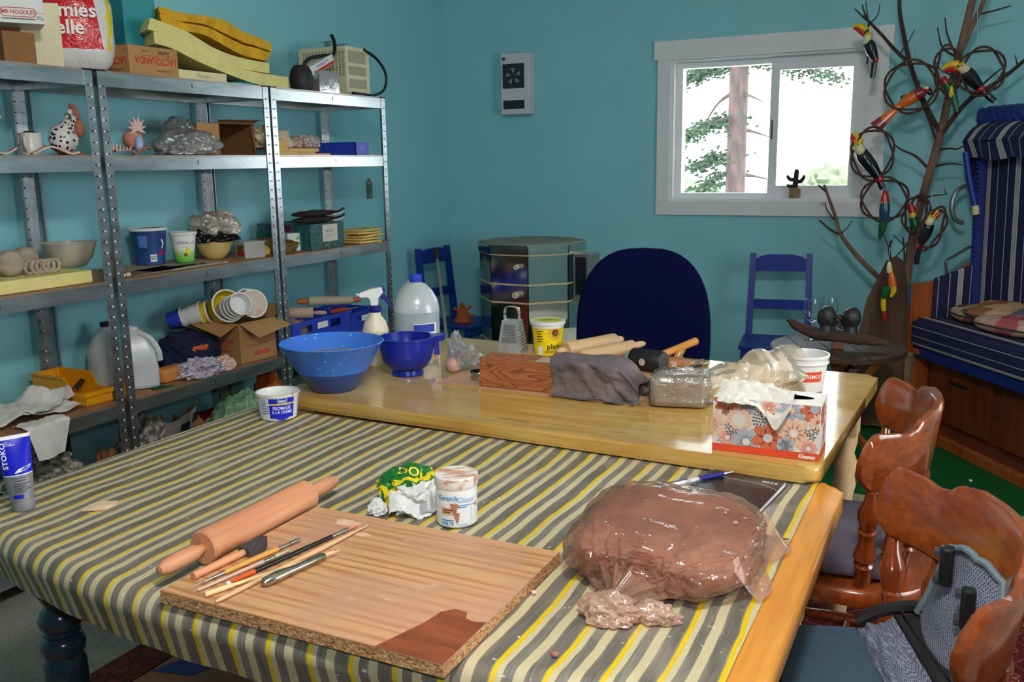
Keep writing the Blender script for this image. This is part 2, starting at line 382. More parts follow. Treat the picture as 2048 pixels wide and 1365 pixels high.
# ------------------------------------------------------------------ rugs on the floor
def persian():
    m, p = base('dark_red_rug_weave'); v = coords(m)
    s = nod(m, 'ShaderNodeSeparateXYZ'); lnk(m, v, s.inputs[0])
    # repeated octagon motif from a two-way wave lattice
    def wav(c, k, ph=0): return mth(m, 'ABSOLUTE', mth(m, 'SINE', mth(m, 'MULTIPLY', c, k)))
    a = mth(m, 'ADD', wav(s.outputs[0], 24), wav(s.outputs[1], 19)); b = mth(m, 'ADD', wav(s.outputs[0], 75), wav(s.outputs[1], 83))
    f = mth(m, 'FRACT', mth(m, 'ADD', mth(m, 'MULTIPLY', a, 1.35), mth(m, 'MULTIPLY', b, .22)))
    c = ramp(m, f, [(0, S(92, 20, 22)), (.3, S(38, 18, 30)), (.42, S(120, 32, 26)), (.55, S(30, 22, 34)), (.66, S(168, 128, 82)), (.72, S(104, 24, 24)), (.88, S(58, 20, 30))], 'CONSTANT')
    w = nz(m, v, 260, 2); c2 = mixc(m, mth(m, 'MULTIPLY', w, .6), c, S(50, 16, 20))
    lnk(m, c2, p.inputs['Base Color']); p.inputs['Roughness'].default_value = .95; p.inputs['Specular IOR Level'].default_value = .1
    bump(m, p, w, .5, .004); return m
rug = tag(G().box(-2.2, .95, .35, 3.86, .001, .009).build('oriental_rug', persian(), smooth=False), 'dark red patterned oriental rug under the table and chairs', 'rug')
M_rugedge = M('rug_border_weave', S(70, 18, 20), .95, var=.5, scale=60, col2=S(110, 44, 30))
for b in ((-2.2, -2.06, .35, 3.86), (.81, .95, .35, 3.86)): G().box(*b, .009, .011).build('border', M_rugedge, rug, smooth=False)
o = tag(G().box(-2.045, -1.0, .5, 1.93, .0115, .016).build('cardboard_sheet', M('brown_card', S(138, 96, 70), .85, var=.08, scale=8), smooth=False), 'flat brown cardboard sheet lying on the rug under the table', 'cardboard')
o = tag(G().prism([(-2.04, 1.716), (-2.005, 1.80), (-1.88, 1.83), (-1.915, 1.745)], .0165, .0175).build('tape_piece', M('blue_tape', S(24, 52, 120), .6, var=.06), smooth=False), 'square of blue tape stuck on the brown cardboard', 'tape')
def turf():
    m, p = base('green_turf'); v = coords(m); f = nz(m, v, 320, 3, .7); g_ = nz(m, v, 4, 3)
    c = ramp(m, f, [(.3, S(4, 62, 28)), (.7, S(34, 138, 66))]); lnk(m, mixc(m, mth(m, 'MULTIPLY', g_, .35), c, S(10, 84, 40)), p.inputs['Base Color'])
    p.inputs['Roughness'].default_value = .9; p.inputs['Specular IOR Level'].default_value = .15; bump(m, p, f, .9, .008); return m
tag(G().box(-2.76, 1.7, 4.05, 5.6, .001, .014).build('turf_carpet', turf(), smooth=False), 'bright green artificial turf carpet in front of the beach chair', 'carpet')
tag(G().box(-2.76, 1.7, 3.93, 4.045, .001, .02).build('floor_strip', Mwood('pale_strip_wood', S(168, 152, 124), S(196, 180, 150), .6, 'X'), smooth=False), 'pale wooden edging strip along the green turf', 'floor strip')

# ------------------------------------------------------------------ striped table
def stripes():
    m, p = base('striped_oilcloth'); v = coords(m); s = nod(m, 'ShaderNodeSeparateXYZ'); lnk(m, v, s.inputs[0])
    wob = nz(m, coords(m, (1.2, 1.6, 1.6)), 2.0, 2, .4); fine = nz(m, coords(m, (1, 2, 2)), 6, 2)
    x = mth(m, 'ADD', s.outputs[0], mth(m, 'MULTIPLY', mth(m, 'SUBTRACT', wob, .5), .044))
    x = mth(m, 'ADD', x, mth(m, 'MULTIPLY', mth(m, 'SUBTRACT', fine, .5), .006))
    f = mth(m, 'FRACT', mth(m, 'DIVIDE', mth(m, 'ADD', x, 1.658+7.4), .074))
    yel, crm, gry = S(224, 190, 10), S(200, 188, 150), S(134, 128, 116)
    c = ramp(m, f, [(0, yel), (.10, crm), (.23, gry), (.45, crm), (.66, gry), (.70, S(122, 116, 106)), (.965, S(150, 144, 122))], 'CONSTANT')
    # brushed streaks inside the grey bands
    st = nz(m, coords(m, (1, .045, .045)), 300, 4, .7); patch_ = nz(m, coords(m, (1, .3, .3)), 34, 2)
    dark = ramp(m, mth(m, 'ADD', mth(m, 'MULTIPLY', st, .6), mth(m, 'MULTIPLY', patch_, .4)), [(.4, (.62, .62, .63, 1)), (.62, (1.12, 1.12, 1.1, 1))])
    g_ = ramp(m, f, [(0, (0, 0, 0, 1)), (.23, (1, 1, 1, 1)), (.45, (.12, .12, .12, 1)), (.66, (1, 1, 1, 1))], 'CONSTANT')
    c2 = mixc(m, g_, c, mixc(m, 1.0, c, dark, 'MULTIPLY'))
    # dried clay smears and paint specks
    sm = ramp(m, nz(m, coords(m), 5, 5, .6, .4), [(.56, (0, 0, 0, 1)), (.78, (.34, .34, .34, 1))]); c3 = mixc(m, sm, c2, S(196, 176, 158))
    sp = ramp(m, nz(m, coords(m), 95, 1), [(.745, (0, 0, 0, 1)), (.76, (.9, .9, .9, 1))]); c4 = mixc(m, sp, c3, S(225, 220, 212))
    sd = ramp(m, nz(m, coords(m, (1, 1.6, 1)), 62, 2, .6), [(.765, (0, 0, 0, 1)), (.78, (.8, .8, .8, 1))]); c5 = mixc(m, sd, c4, S(92, 60, 48))
    lnk(m, c5, p.inputs['Base Color']); p.inputs['Roughness'].default_value = .46; p.inputs['Specular IOR Level'].default_value = .4
    bump(m, p, nz(m, v, 9, 3), .25, .01); return m
M_cloth = stripes()
M_maple = Mwood('honey_maple', S(196, 132, 52), S(232, 172, 84), .3, 'X', 5, .5, 1.2)
M_mapley = Mwood('honey_maple_rail', S(206, 130, 40), S(228, 156, 62), .32, 'Y', 5, .4, .6)
M_beech = Mwood('pale_turned_wood', S(206, 162, 112), S(228, 190, 142), .45, 'Z', 5, .15, .5)
def bow(x, y0, d=.13, xc=-1.05, hw=.83):  # bowed near end
    return y0+d*((x-xc)/hw)**2
def table1():
    t = thing('striped_table', 'long wooden table under the striped oilcloth, nearest the camera', 'table', (-1.05, 1.5, 0))
    L = lambda g, n, m, **k: g.warp(lambda q: q-Vector((-1.05, 1.5, 0))).build(n, m, t, **k)
    xs = [-1.87+1.66*i/20 for i in range(21)]; poly = [(x, bow(x, 1.018)) for x in xs]
    poly += [(-.195, 1.2)]+arc(-.24, 2.0, .045, 0, PI/2, 5)+[(-1.87, 2.045)]
    bm = bmesh.new(); n = len(poly)
    g = G().prism(poly, .70, .747)
    for p_ in g.v: bm.verts.new(p_)
    bm.verts.ensure_lookup_table()
    for q in g.f: bm.faces.new([bm.verts[i] for i in q])
    ed = [e for e in bm.edges if abs(e.verts[0].co.z-e.verts[1].co.z) < 1e-6]
    bmesh.ops.bevel(bm, geom=ed, offset=.014, segments=3, profile=.5, affect='EDGES'); bmesh.ops.inset_individual(bm, faces=sorted(bm.faces, key=lambda f: -f.calc_area())[:2], thickness=.001)
    L(G().bm(bm), 'table_top', M_mapley)
    for a in ((-1.78, -.30, 1.17, 1.195), (-1.78, -.30, 1.93, 1.955), (-1.80, -1.775, 1.195, 1.93), (-.305, -.28, 1.195, 1.93)): L(G().box(*a, .60, .70), 'apron', M_beech, smooth=False)
    prof = [(.03, 0), (.036, .03), (.04, .10), (.044, .2), (.046, .30), (.045, .38), (.038, .398), (.045, .405), (.048, .423), (.044, .438), (.036, .445), (.041, .452), (.036, .459), (.043, .467), (.046, .484), (.039, .502), (.028, .515), (.036, .53), (.05, .56), (.05, .70)]
    M_teal = M('dark_teal_gloss_paint', S(26, 52, 68), .22, var=.08, coat=.5)
    for (x, y, mm, lab) in ((-1.74, 1.235, M_teal, 'dark teal painted turned leg'), (-.29, 1.2, M_beech, None), (-.30, 1.93, M_beech, 'pale turned wooden leg'), (-1.74, 1.9, M_teal, 'dark teal painted turned leg')):
        o = L(G().lathe(prof, 28, T(x, y, 0)), 'leg', mm)
        if lab: o['label'] = lab
    return t
table1()
# oilcloth: one sheet with rounded fall over the near end and a short fall on the left
def cloth():
    NX, NY = 84, 90; x0, x1 = -1.882, -.252; g = G()
    def fn(u, v):
        x = x0+(x1-x0)*u; yn = bow(x, .995)
        # v: 0..0.16 is the drop, the rest the top
        s = v*1.2-.13          # arc length measured from the edge
        far = 2.04; r = .035
        drop = .068*(1-.35*max(0, (u-.86)/.14))
        if v < .18:
            k = v/.18; a = (1-k)
            L_ = drop+r*PI/2; d = a*L_
            if d < r*PI/2: th = d/r; y = yn+r-r*math.sin(th); z = .7515-r+r*math.cos(th)
            else: y = yn-.002*math.sin(x*38)*(d-r*PI/2)/drop+.02*(d-r*PI/2)/drop; z = .7515-r-(d-r*PI/2)
        else:
            k = (v-.18)/.82; y = yn+r+(far-yn-r)*k; z = .7515+.0011*fbm((x*5, y*5, 0), 1, 3)
        if u < .02: z -= .004*(1-u/.02)
        return (x+1.05, y-1.5, z)
    g.sheet(fn, NX, NY, .0016)
    # left fall
    t = tag(g.build('striped_tablecloth', M_cloth, loc=(-1.05, 1.5, 0), ang=60), 'grey, cream and yellow striped oilcloth spread over the near table', 'tablecloth')
    g = G(); g.grid(lambda u, v: (-1.882-.006*math.sin(v*PI)-.003*math.sin(u*40)*v+1.05, 1.12+.92*u-1.5, .748-.12*v), 40, 6)
    g.build('side_fall', M_cloth, t, ang=60)
cloth()

# ------------------------------------------------------------------ plain maple table butted behind it
def maple_top():
    m, p = base('varnished_maple_top'); v = coords(m, (.12, 1, 1))
    a = nz(m, v, 16, 5, .6, 1.0); b = nz(m, coords(m, (.03, 1, 1)), 110, 3)
    f = mth(m, 'ADD', mth(m, 'MULTIPLY', a, .6), mth(m, 'MULTIPLY', b, .4))
    c = ramp(m, f, [(.34, S(176, 130, 58)), (.5, S(198, 158, 82)), (.66, S(212, 176, 104))])
    d = ramp(m, nz(m, coords(m), 3.2, 5, .6), [(.5, (0, 0, 0, 1)), (.75, (.5, .5, .5, 1))]); c = mixc(m, d, c, S(206, 186, 150))
    k = ramp(m, nz(m, coords(m, (.35, 1, 1)), 14, 2, .5, .5), [(.71, (0, 0, 0, 1)), (.78, (.55, .55, .55, 1))]); c = mixc(m, k, c, S(150, 92, 40))
    lnk(m, c, p.inputs['Base Color'])
    r = ramp(m, nz(m, coords(m), 7, 4), [(.3, (.07,)*3+(1,)), (.75, (.17,)*3+(1,))]); lnk(m, r, p.inputs['Roughness'])
    p.inputs['Specular IOR Level'].default_value = .6; return m
RT2 = math.radians(-2.55)
def table2():
    t = thing('maple_table', 'plain varnished maple table behind the striped one, holding bowls and clay tools', 'table', (-1.01, 2.515, 0), RT2)
    bm = bmesh.new(); g = G().prism(rrect(-.785, .785, -.487, .487, .03, 5), .757, .795)
    for p_ in g.v: bm.verts.new(p_)
    bm.verts.ensure_lookup_table()
    for q in g.f: bm.faces.new([bm.verts[i] for i in q])
    ed = [e for e in bm.edges if abs(e.verts[0].co.z-e.verts[1].co.z) < 1e-6]
    bmesh.ops.bevel(bm, geom=ed, offset=.012, segments=3, profile=.5, affect='EDGES'); bmesh.ops.inset_individual(bm, faces=sorted(bm.faces, key=lambda f: -f.calc_area())[:2], thickness=.001)
    G().bm(bm).build('table_top', maple_top(), t)
    for a in ((-.68, .68, -.39, -.365), (-.68, .68, .365, .39), (-.72, -.695, -.34, .34), (.695, .72, -.34, .34)): G().box(*a, .66, .757).build('apron', M_beech, t, smooth=False)
    for x in (-1, 1):
        for y in (-1, 1):
            g = G().box(x*.71-.035, x*.71+.035, y*.41-.035, y*.41+.035, .62, .757, r=.004)
            g.lathe([(.026, 0), (.036, .1), (.034, .3), (.028, .42), (.036, .46), (.03, .49), (.037, .53), (.026, .56), (.034, .6), (.034, .625)], 20, T(x*.71, y*.41, 0)); g.build('leg', M_beech, t)
    # pencil scribble on the near edge
    text('GRMM', .03, M('pencil_mark', S(92, 84, 60), .7), t, lambda x, y: (.0+x*1.1, -.44+y*.6, .7956), bold=-.01, shear=.4, label='faint pencilled letters')
table2()

# ------------------------------------------------------------------ galvanised shelving
def galv(name='galvanised_steel', dots=False):
    m, p = base(name); v = coords(m)
    vo = nod(m, 'ShaderNodeTexVoronoi'); vo.inputs['Scale'].default_value = 120; lnk(m, v, vo.inputs['Vector'])
    sp = nz(m, coords(m, (1, .2, 1)), 30, 4)
    f = mth(m, 'ADD', mth(m, 'MULTIPLY', vo.outputs['Color'], .12), mth(m, 'MULTIPLY', sp, .88))
    c = ramp(m, f, [(.3, S(168, 174, 178)), (.7, S(206, 212, 216))])
    lnk(m, c, p.inputs['Base Color']); p.inputs['Metallic'].default_value = .95
    lnk(m, ramp(m, f, [(.3, (.28,)*3+(1,)), (.7, (.34,)*3+(1,))]), p.inputs['Roughness']); return m
M_galv = galv(); M_mdf = M('brown_chipboard', S(166, 122, 82), .75, var=.12, scale=60)
M_blackpl = M('black_plastic', S(22, 22, 24), .4, var=.1)
M_rivet = M('rivet_glint_white', S(236, 240, 246), .25, metal=.15, var=.04); M_slot = M('dark_slot', S(18, 18, 20), .8)  # near-white rivet colour stands in for the flash reflection
SH = (1.804, 1.506, 1.052, .592, .13)
def shelf_unit():
    t = thing('metal_shelving', '', 'shelving', (-3.0, 1.90, 0))
    W2, D2, H = .45, .2, 1.80
    # L-shaped posts: a flange along the front/back and one along the side
    rv = G(); rv.lathe([(.0038, 0), (.0036, .0012), (.0022, .002), (0, .0022)], 8, cap0=False)
    me_r = None
    for sx in (1, -1):          # +1 = front (towards the room), -1 = wall side
        for sy in (-1, 1):
            g = G(); X = sx*D2; Y = sy*W2; th = .0016; fl = .034
            g.box(min(X, X-sx*th), max(X, X-sx*th), min(Y, Y-sy*fl), max(Y, Y-sy*fl), 0, H)
            g.box(min(X, X-sx*fl), max(X, X-sx*fl), min(Y, Y-sy*th), max(Y, Y-sy*th), 0, H)
            po = g.build('post', M_galv, t, smooth=False)
            a = G(); b = G(); z = .05
            face = X+.0002 if sx > 0 else X+th+.0002
            while z < H-.03:
                for k, gg, rr in ((.010, a, .0042), (.021, b, .0033)):
                    mx = T(face, Y-sy*k, z) @ R(PI/2, 'Y'); gg.lathe([(rr, 0), (rr*.9, .0012), (0, .0018)], 7, mx, cap0=False)
                z += .0395
            o = a.build('rivet', M_rivet, po); o['kind'] = 'stuff'; o['label'] = 'row of stamped dots painted pale as flash glints'
            o = b.build('slot', M_slot, po); o['kind'] = 'stuff'; o['label'] = 'row of dark slot holes'
            G().box(min(X+.002*sx, X-sx*.038), max(X+.002*sx, X-sx*.038), Y-.003 if sy < 0 else Y-.038, Y+.038 if sy < 0 else Y+.003, H, H+.006).build('end_cap', M_blackpl, t, smooth=False)
    for k, z in enumerate(SH):
        G().box(-D2+.003, D2-.003, -W2+.003, W2-.003, z-.008, z-.001).build('shelf_board', M_mdf, t, smooth=False)
        for sx in (1, -1):
            X = sx*(D2-.003); g = G(); g.box(min(X, X-sx*.002), max(X, X-sx*.002), -W2+.03, W2-.03, z-.056, z); g.box(min(X, X-sx*.014), max(X, X-sx*.014), -W2+.03, W2-.03, z-.056, z-.054)
            g.box(min(X, X-sx*.014), max(X, X-sx*.014), -W2+.03, W2-.03, z-.011, z-.009)
            bo = g.build('shelf_beam', M_galv, t, smooth=False)
            G().box(X-.0008 if sx < 0 else X, X if sx < 0 else X+.0008, .002, .005, z-.036, z-.018).build('stamp_mark', M_slot, bo, smooth=False)
        for sy in (1, -1):
            Y = sy*(W2-.003); g = G(); g.box(-D2+.03, D2-.03, min(Y, Y-sy*.002), max(Y, Y-sy*.002), z-.056, z); g.box(-D2+.03, D2-.03, min(Y, Y-sy*.014), max(Y, Y-sy*.014), z-.056, z-.054)
            g.build('shelf_beam', M_galv, t, smooth=False)
        g = G().box(-D2+.006, D2-.006, -.02, .02, z-.022, z-.0085); g.build('cross_bar', M_galv, t, smooth=False)
    return t
su = shelf_unit()
for i, (y, lab) in enumerate(((1.905, 'leftmost galvanised steel shelf rack, holding the yellow open bin'), (2.825, 'middle galvanised steel shelf rack, holding the open cardboard carton'), (3.74, 'rightmost galvanised steel shelf rack, holding the beige appliance on top'))):
    o = su if i == 0 else copytree(su); o.location.y = y; o['label'] = lab; o['group'] = 'galvanised shelf racks'
# ------------------------------------------------------------------ things on the shelves
def PW(t, g, n, m, **k): return g.warp(lambda q: q-t.location).build(n, m, t, **k)
def face(x, y): return math.atan2(-x, y)       # rz that turns local -y to the camera side
M_card = M('corrugated_cardboard', S(176, 132, 84), .85, var=.06, scale=12)
M_card2 = M('darker_cardboard', S(140, 96, 56), .85, var=.08, scale=12)
M_creamc = M('cream_cardboard', S(226, 212, 164), .7, var=.04)
M_red = M('red_ink', S(196, 40, 34), .6, var=.05); M_black = M('black_ink', S(24, 24, 26), .6, var=.05); M_wht = M('white_print', S(240, 240, 238), .5, var=.02)
M_blueink = M('blue_ink', S(30, 60, 170), .55, var=.05)
M_wpl = M('white_plastic', S(228, 228, 226), .35, var=.03, sss=.05)
Z1, Z2, Z3, Z4, Z5 = SH
# -- top shelf
t = thing('cardboard_box', 'small brown open cardboard box under the noodle carton', 'box', (-2.925, 2.15, Z1), math.radians(72))
G().box(-.05, .05, -.07, .06, 0, .105).build('body', M_card2, t, smooth=False)
G().add([(-.05, .06, .105), (.05, .06, .105), (.04, .02, .132), (-.06, .02, .128)], [(0, 1, 2, 3)]).build('flap', M_card2, t, smooth=False)
G().add([(-.05, -.07, .105), (-.05, .06, .105), (-.085, .05, .122), (-.08, -.05, .118)], [(0, 1, 2, 3)]).build('flap', M_card2, t, smooth=False)
t = thing('noodle_carton', 'white noodle carton with red and black lettering atop the small brown box', 'carton', (-2.815, 2.20, 1.937), math.radians(58))
M_wcard = M('white_cardboard', S(222, 222, 220), .5, var=.03)
g = G(); g.box(-.36, 0, 0, .003, 0, .10); g.box(-.36, 0, .197, .2, 0, .13); g.box(-.36, 0, .003, .197, 0, .003); g.box(-.003, 0, .003, .197, .003, .13); g.box(-.36, -.357, .003, .197, .003, .13); g.build('body', M_wcard, t, smooth=False)
fr = lambda cx, cz: (lambda x, y: (cx+x, -.0008, cz+y))
g = G(); o_, i_ = rrect(-.054, .054, -.015, .015, .0145, 6), rrect(-.0515, .0515, -.0125, .0125, .012, 6); n_ = len(o_)
g.add([(x-.077, -.0006, y+.034) for x, y in o_]+[(x-.077, -.0006, y+.034) for x, y in i_], [(i, (i+1) % n_, n_+(i+1) % n_, n_+i) for i in range(n_)]); g.build('logo_ring', M_red, t, smooth=False)
text('MR·NOODLES', .0185, M_red, t, fr(-.077, .034), bold=.02, sx=.86)
bars(fr(-.077, .013), .10, .003, 1, .01, M_black, t)
text('12 x', .012, M_black, t, fr(-.011, .034)); text('85g', .0165, M_black, t, fr(-.013, .018), sx=.85)
G().box(-.36, -.135, -.0008, 0, .0, .055).build('orange_panel', M('orange_print', S(226, 96, 34), .5), t, smooth=False)
t = thing('storage_panel_box', 'tall plain cream box standing behind the small brown box', 'box', (-3.0, 2.33, Z1), math.radians(52))
G().box(-.11, .06, -.05, .12, 0, .23, r=.003).build('body', M('cream_speckled_board', S(222, 214, 178), .6, var=.04, scale=90), t)
# bag of marshmallow-like pack
def mbag():
    m, p = base('printed_red_white_bag'); s = nod(m, 'ShaderNodeSeparateXYZ'); v = coords(m); lnk(m, v, s.inputs[0])
    w = mth(m, 'ADD', s.outputs[2], mth(m, 'MULTIPLY', nz(m, v, 9), .02))
    red = ramp(m, w, [(0, (0, 0, 0, 1)), (.092, (1, 1, 1, 1)), (.30, (0, 0, 0, 1))], 'CONSTANT')
    x = mth(m, 'ADD', s.outputs[0], mth(m, 'MULTIPLY', w, .12)); side = ramp(m, x, [(0, (1, 1, 1, 1)), (.088, (0, 0, 0, 1))], 'CONSTANT')
    c = mixc(m, mth(m, 'MULTIPLY', red, side), S(214, 214, 216), S(206, 30, 44))
    ye = ramp(m, mth(m, 'ADD', s.outputs[0], mth(m, 'MULTIPLY', nz(m, v, 16), .06)), [(0, (0, 0, 0, 1)), (.118, (1, 1, 1, 1)), (.138, (0, 0, 0, 1))], 'CONSTANT')
    c = mixc(m, mth(m, 'MULTIPLY', ye, red), c, S(232, 206, 30))
    lnk(m, c, p.inputs['Base Color']); p.inputs['Roughness'].default_value = .22; bump(m, p, nz(m, v, 14, 4, .6, .5), .7, .015); return m
t = thing('marshmallow_bag', 'bulging red and white plastic snack bag with white lettering', 'bag', (-2.99, 2.475, Z1), math.radians(51))
def pil(d): return 1+.05*fbm(d, 2.5, 3, 4)
g = G(); g.ball((0, 0, 0), (1, 1, 1), 4); g.warp(lambda q: Vector((math.copysign(abs(q.x)**.7, q.x)*.122, math.copysign(abs(q.y)**.85, q.y)*.085, .155+math.copysign(abs(q.z)**.55, q.z)*.155))); g.warp(lambda q: q*(1+.035*fbm(q, 12, 3, 2)) if q.z > .01 else q)
g.build('bag', mbag(), t, ang=80)
def bagf(cx, cz):
    def f(x, y):
        X = cx+x; k = min(.98, abs(X)/.122); yy = -.089*(1-k**2.6)**.42
        return (X, yy-.009, cz+y)
    return f
text('mies', .068, M_wht, t, bagf(.0, .215), bold=.02); text('elle', .068, M_wht, t, bagf(-.028, .155), bold=.02)
t = thing('teal_gift_box', 'tall teal cardboard box standing behind the brown dairy carton', 'box', (-3.03, 2.77, Z1), math.radians(72))
G().box(-.065, .065, -.06, .06, 0, .36, r=.002).build('body', M('teal_card', S(24, 138, 148), .5, var=.06), t)
# dairy carton, printed upside down
t = thing('dairy_carton', 'brown carton printed upside down in red and black, left of the foam slabs', 'carton', (-2.84, 2.56, Z1), math.radians(88))
G().box(0, .232, 0, .19, 0, .108).build('body', M_card, t, smooth=False)
fl = lambda cx, cz: (lambda x, y: (cx-x, -.0008, cz-y)); sl = lambda cy, cz: (lambda x, y: (-.0008, cy+x, cz-y))
text('LACTOLANDA', .036, M_red, t, fl(.125, .058), bold=.02, sx=.82); text('Sachet', .026, M_black, t, fl(.165, .087), bold=.01, sx=.8, shear=.2); text('Largo', .013, M_black, t, fl(.075, .089)); text('Leche Entera', .013, M_black, t, fl(.16, .021), shear=.3)
g = G(); [g.box(.06+i*0, .06+.14, -.0007, -.0004, .0735, .0755) for i in range(1)]; g.build('red_rule', M_red, t, smooth=False)
text('LACT', .036, M_red, t, sl(.05, .055), bold=.02, sx=.82); text('Leche Entera', .015, M_black, t, sl(.07, .02), shear=.3); text('27', .013, M_black, t, sl(.02, .09))
# foam slabs
def slab(name, lab, bot, top, x0, x1, mat, jag=0, seed=0):
    b = spline([(x1, y, z) for y, z in bot], 5); tp = spline([(x1, y, z) for y, z in top], 5); n = max(len(b), len(tp))
    def samp(L, u):
        k = u*(len(L)-1); i = min(int(k), len(L)-2); return L[i].lerp(L[i+1], k-i)
    N = 40; g = G(); v = []; f = []
    for i in range(N+1):
        p, q = samp(b, i/N), samp(tp, i/N)
        for k in range(7):
            r = p.lerp(q, k/6); v.append((x1+jag*fbm((r.y*9, r.z*9, seed), 3), r.y, r.z))
        for k in range(7):
            r = q.lerp(p, k/6); v.append((x0, r.y+.17, r.z))
    for i in range(N):
        for k in range(14): f.append((i*14+k, i*14+(k+1) % 14, (i+1)*14+(k+1) % 14, (i+1)*14+k))
    f.append(tuple(range(13, -1, -1))); f.append(tuple(N*14+k for k in range(14)))
    g.add(v, f); o = g.warp(lambda q: q-Vector((x1, bot[0][0], Z1))).build(name, mat, loc=(x1, bot[0][0], Z1), ang=50)
    return tag(o, lab, 'foam', 'foam slabs on the top shelf')
M_foamc = M('cream_foam', S(230, 216, 142), .95, var=.05, scale=12, bmp=.3, bscale=300); M_foamy = M('mustard_foam', S(222, 168, 38), .95, var=.14, scale=14, bmp=.6, bscale=120)
slab('foam_slab', 'lower cream foam slab sagging down onto the top shelf', [(2.70, 1.93), (2.783, 1.92), (2.887, 1.891), (2.987, 1.866), (3.169, 1.829), (3.30, 1.812), (3.478, 1.810)], [(2.70, 1.975), (2.788, 1.967), (2.892, 1.94), (3.028, 1.904), (3.173, 1.875), (3.296, 1.864), (3.479, 1.86)], -3.17, -2.85, M_foamc)
slab('foam_slab', 'upper cream foam slab directly below the mustard ones', [(2.68, 1.98), (2.788, 1.969), (2.892, 1.942), (3.028, 1.906), (3.173, 1.877), (3.36, 1.868)], [(2.70, 2.025), (2.849, 2.001), (2.898, 1.989), (3.032, 1.944), (3.178, 1.921), (3.366, 1.912)], -3.17, -2.86, M_foamc)
slab('foam_slab', 'lower mustard yellow foam slab of the torn-edged pair', [(2.79, 2.022), (2.901, 2.004), (3.027, 1.998), (3.224, 1.942), (3.397, 1.928)], [(2.79, 2.055), (2.904, 2.035), (3.046, 2.032), (3.229, 1.987), (3.353, 1.976), (3.43, 1.966)], -3.16, -2.90, M_foamy, .006, 1)
slab('foam_slab', 'topmost mustard yellow foam slab with a ragged edge', [(2.80, 2.060), (2.904, 2.042), (3.046, 2.044), (3.229, 2.004), (3.353, 1.988), (3.45, 1.974)], [(2.80, 2.085), (2.908, 2.076), (3.132, 2.079), (3.272, 2.044), (3.453, 2.014)], -3.18, -2.915, M_foamy, .012, 2)
t = thing('flat_gift_box', 'flat cream box with script lettering beside the brown dairy carton', 'box', (-2.838, 2.80, Z1), math.radians(90))
G().box(0, .265, 0, .16, 0, .038, r=.002).build('body', M_creamc, t); text('Prestige', .022, M('gold_ink', S(120, 92, 50), .5), t, lambda x, y: (.13+x, -.0008, .02+y), shear=.35, bold=-.01)
tag(G().lathe([(.085, 0), (.09, .004), (.09, .007), (.082, .009), (0, .009)], 30).build('aqua_disc', M('aqua_plastic', S(40, 170, 190), .4), loc=(-2.90, 3.17, Z1)), 'flat aqua plastic disc under the foam slab end', 'plastic disc')
tag(G().lathe([(.046, 0), (.054, .03), (.057, .06), (.05, .095), (.036, .116), (.034, .12), (.030, .12), (.030, .112), (.04, .09), (0, .085)], 36).build('black_vase', M('matt_black_ceramic', S(28, 26, 32), .55, var=.1), loc=(-2.88, 3.61, Z1)), 'small matt black vase on the top shelf', 'vase')
t = thing('clear_container', 'clear plastic container of brown scraps in front of the beige appliance', 'container', (-2.845, 3.70, Z1), math.radians(90))
M_clear = Mfilm('clear_plastic', S(220, 225, 230), .16, .1, .5, 6, .15)
g = G(); w = .0015
for b in ((0, .16, 0, w), (0, .16, .11-w, .11), (0, w, 0, .11), (.16-w, .16, 0, .11)): g.box(b[0], b[1], b[2], b[3], 0, .105)
g.box(w, .16-w, w, .11-w, 0, w); g.build('tub', M_clear, t, smooth=False)
random.seed(5); g = G()
for i in range(26): g.ball((random.uniform(.025, .135), random.uniform(.02, .09), random.uniform(.015, .06)), (random.uniform(.01, .022),)*3, 1, fn=lambda d: 1+.3*fbm(d, 2))
o = g.build('scraps', M('brown_scraps', S(140, 100, 70), .8, var=.5, scale=20), t); o['kind'] = 'stuff'
t = thing('long_carton', 'long white and red carton leaning on the clear container', 'carton', (-2.875, 3.68, 1.875), rot=(0, math.radians(-24), math.radians(88)))
G().box(-.01, .20, 0, .045, 0, .045, r=.001).build('body', M_wcard, t); G().box(.04, .2, -.0008, 0, .002, .016).build('red_band', M_red, t, smooth=False); bars(lambda x, y: (.11+x, -.001, .033+y), .10, .003, 2, .007, M_blueink, t)
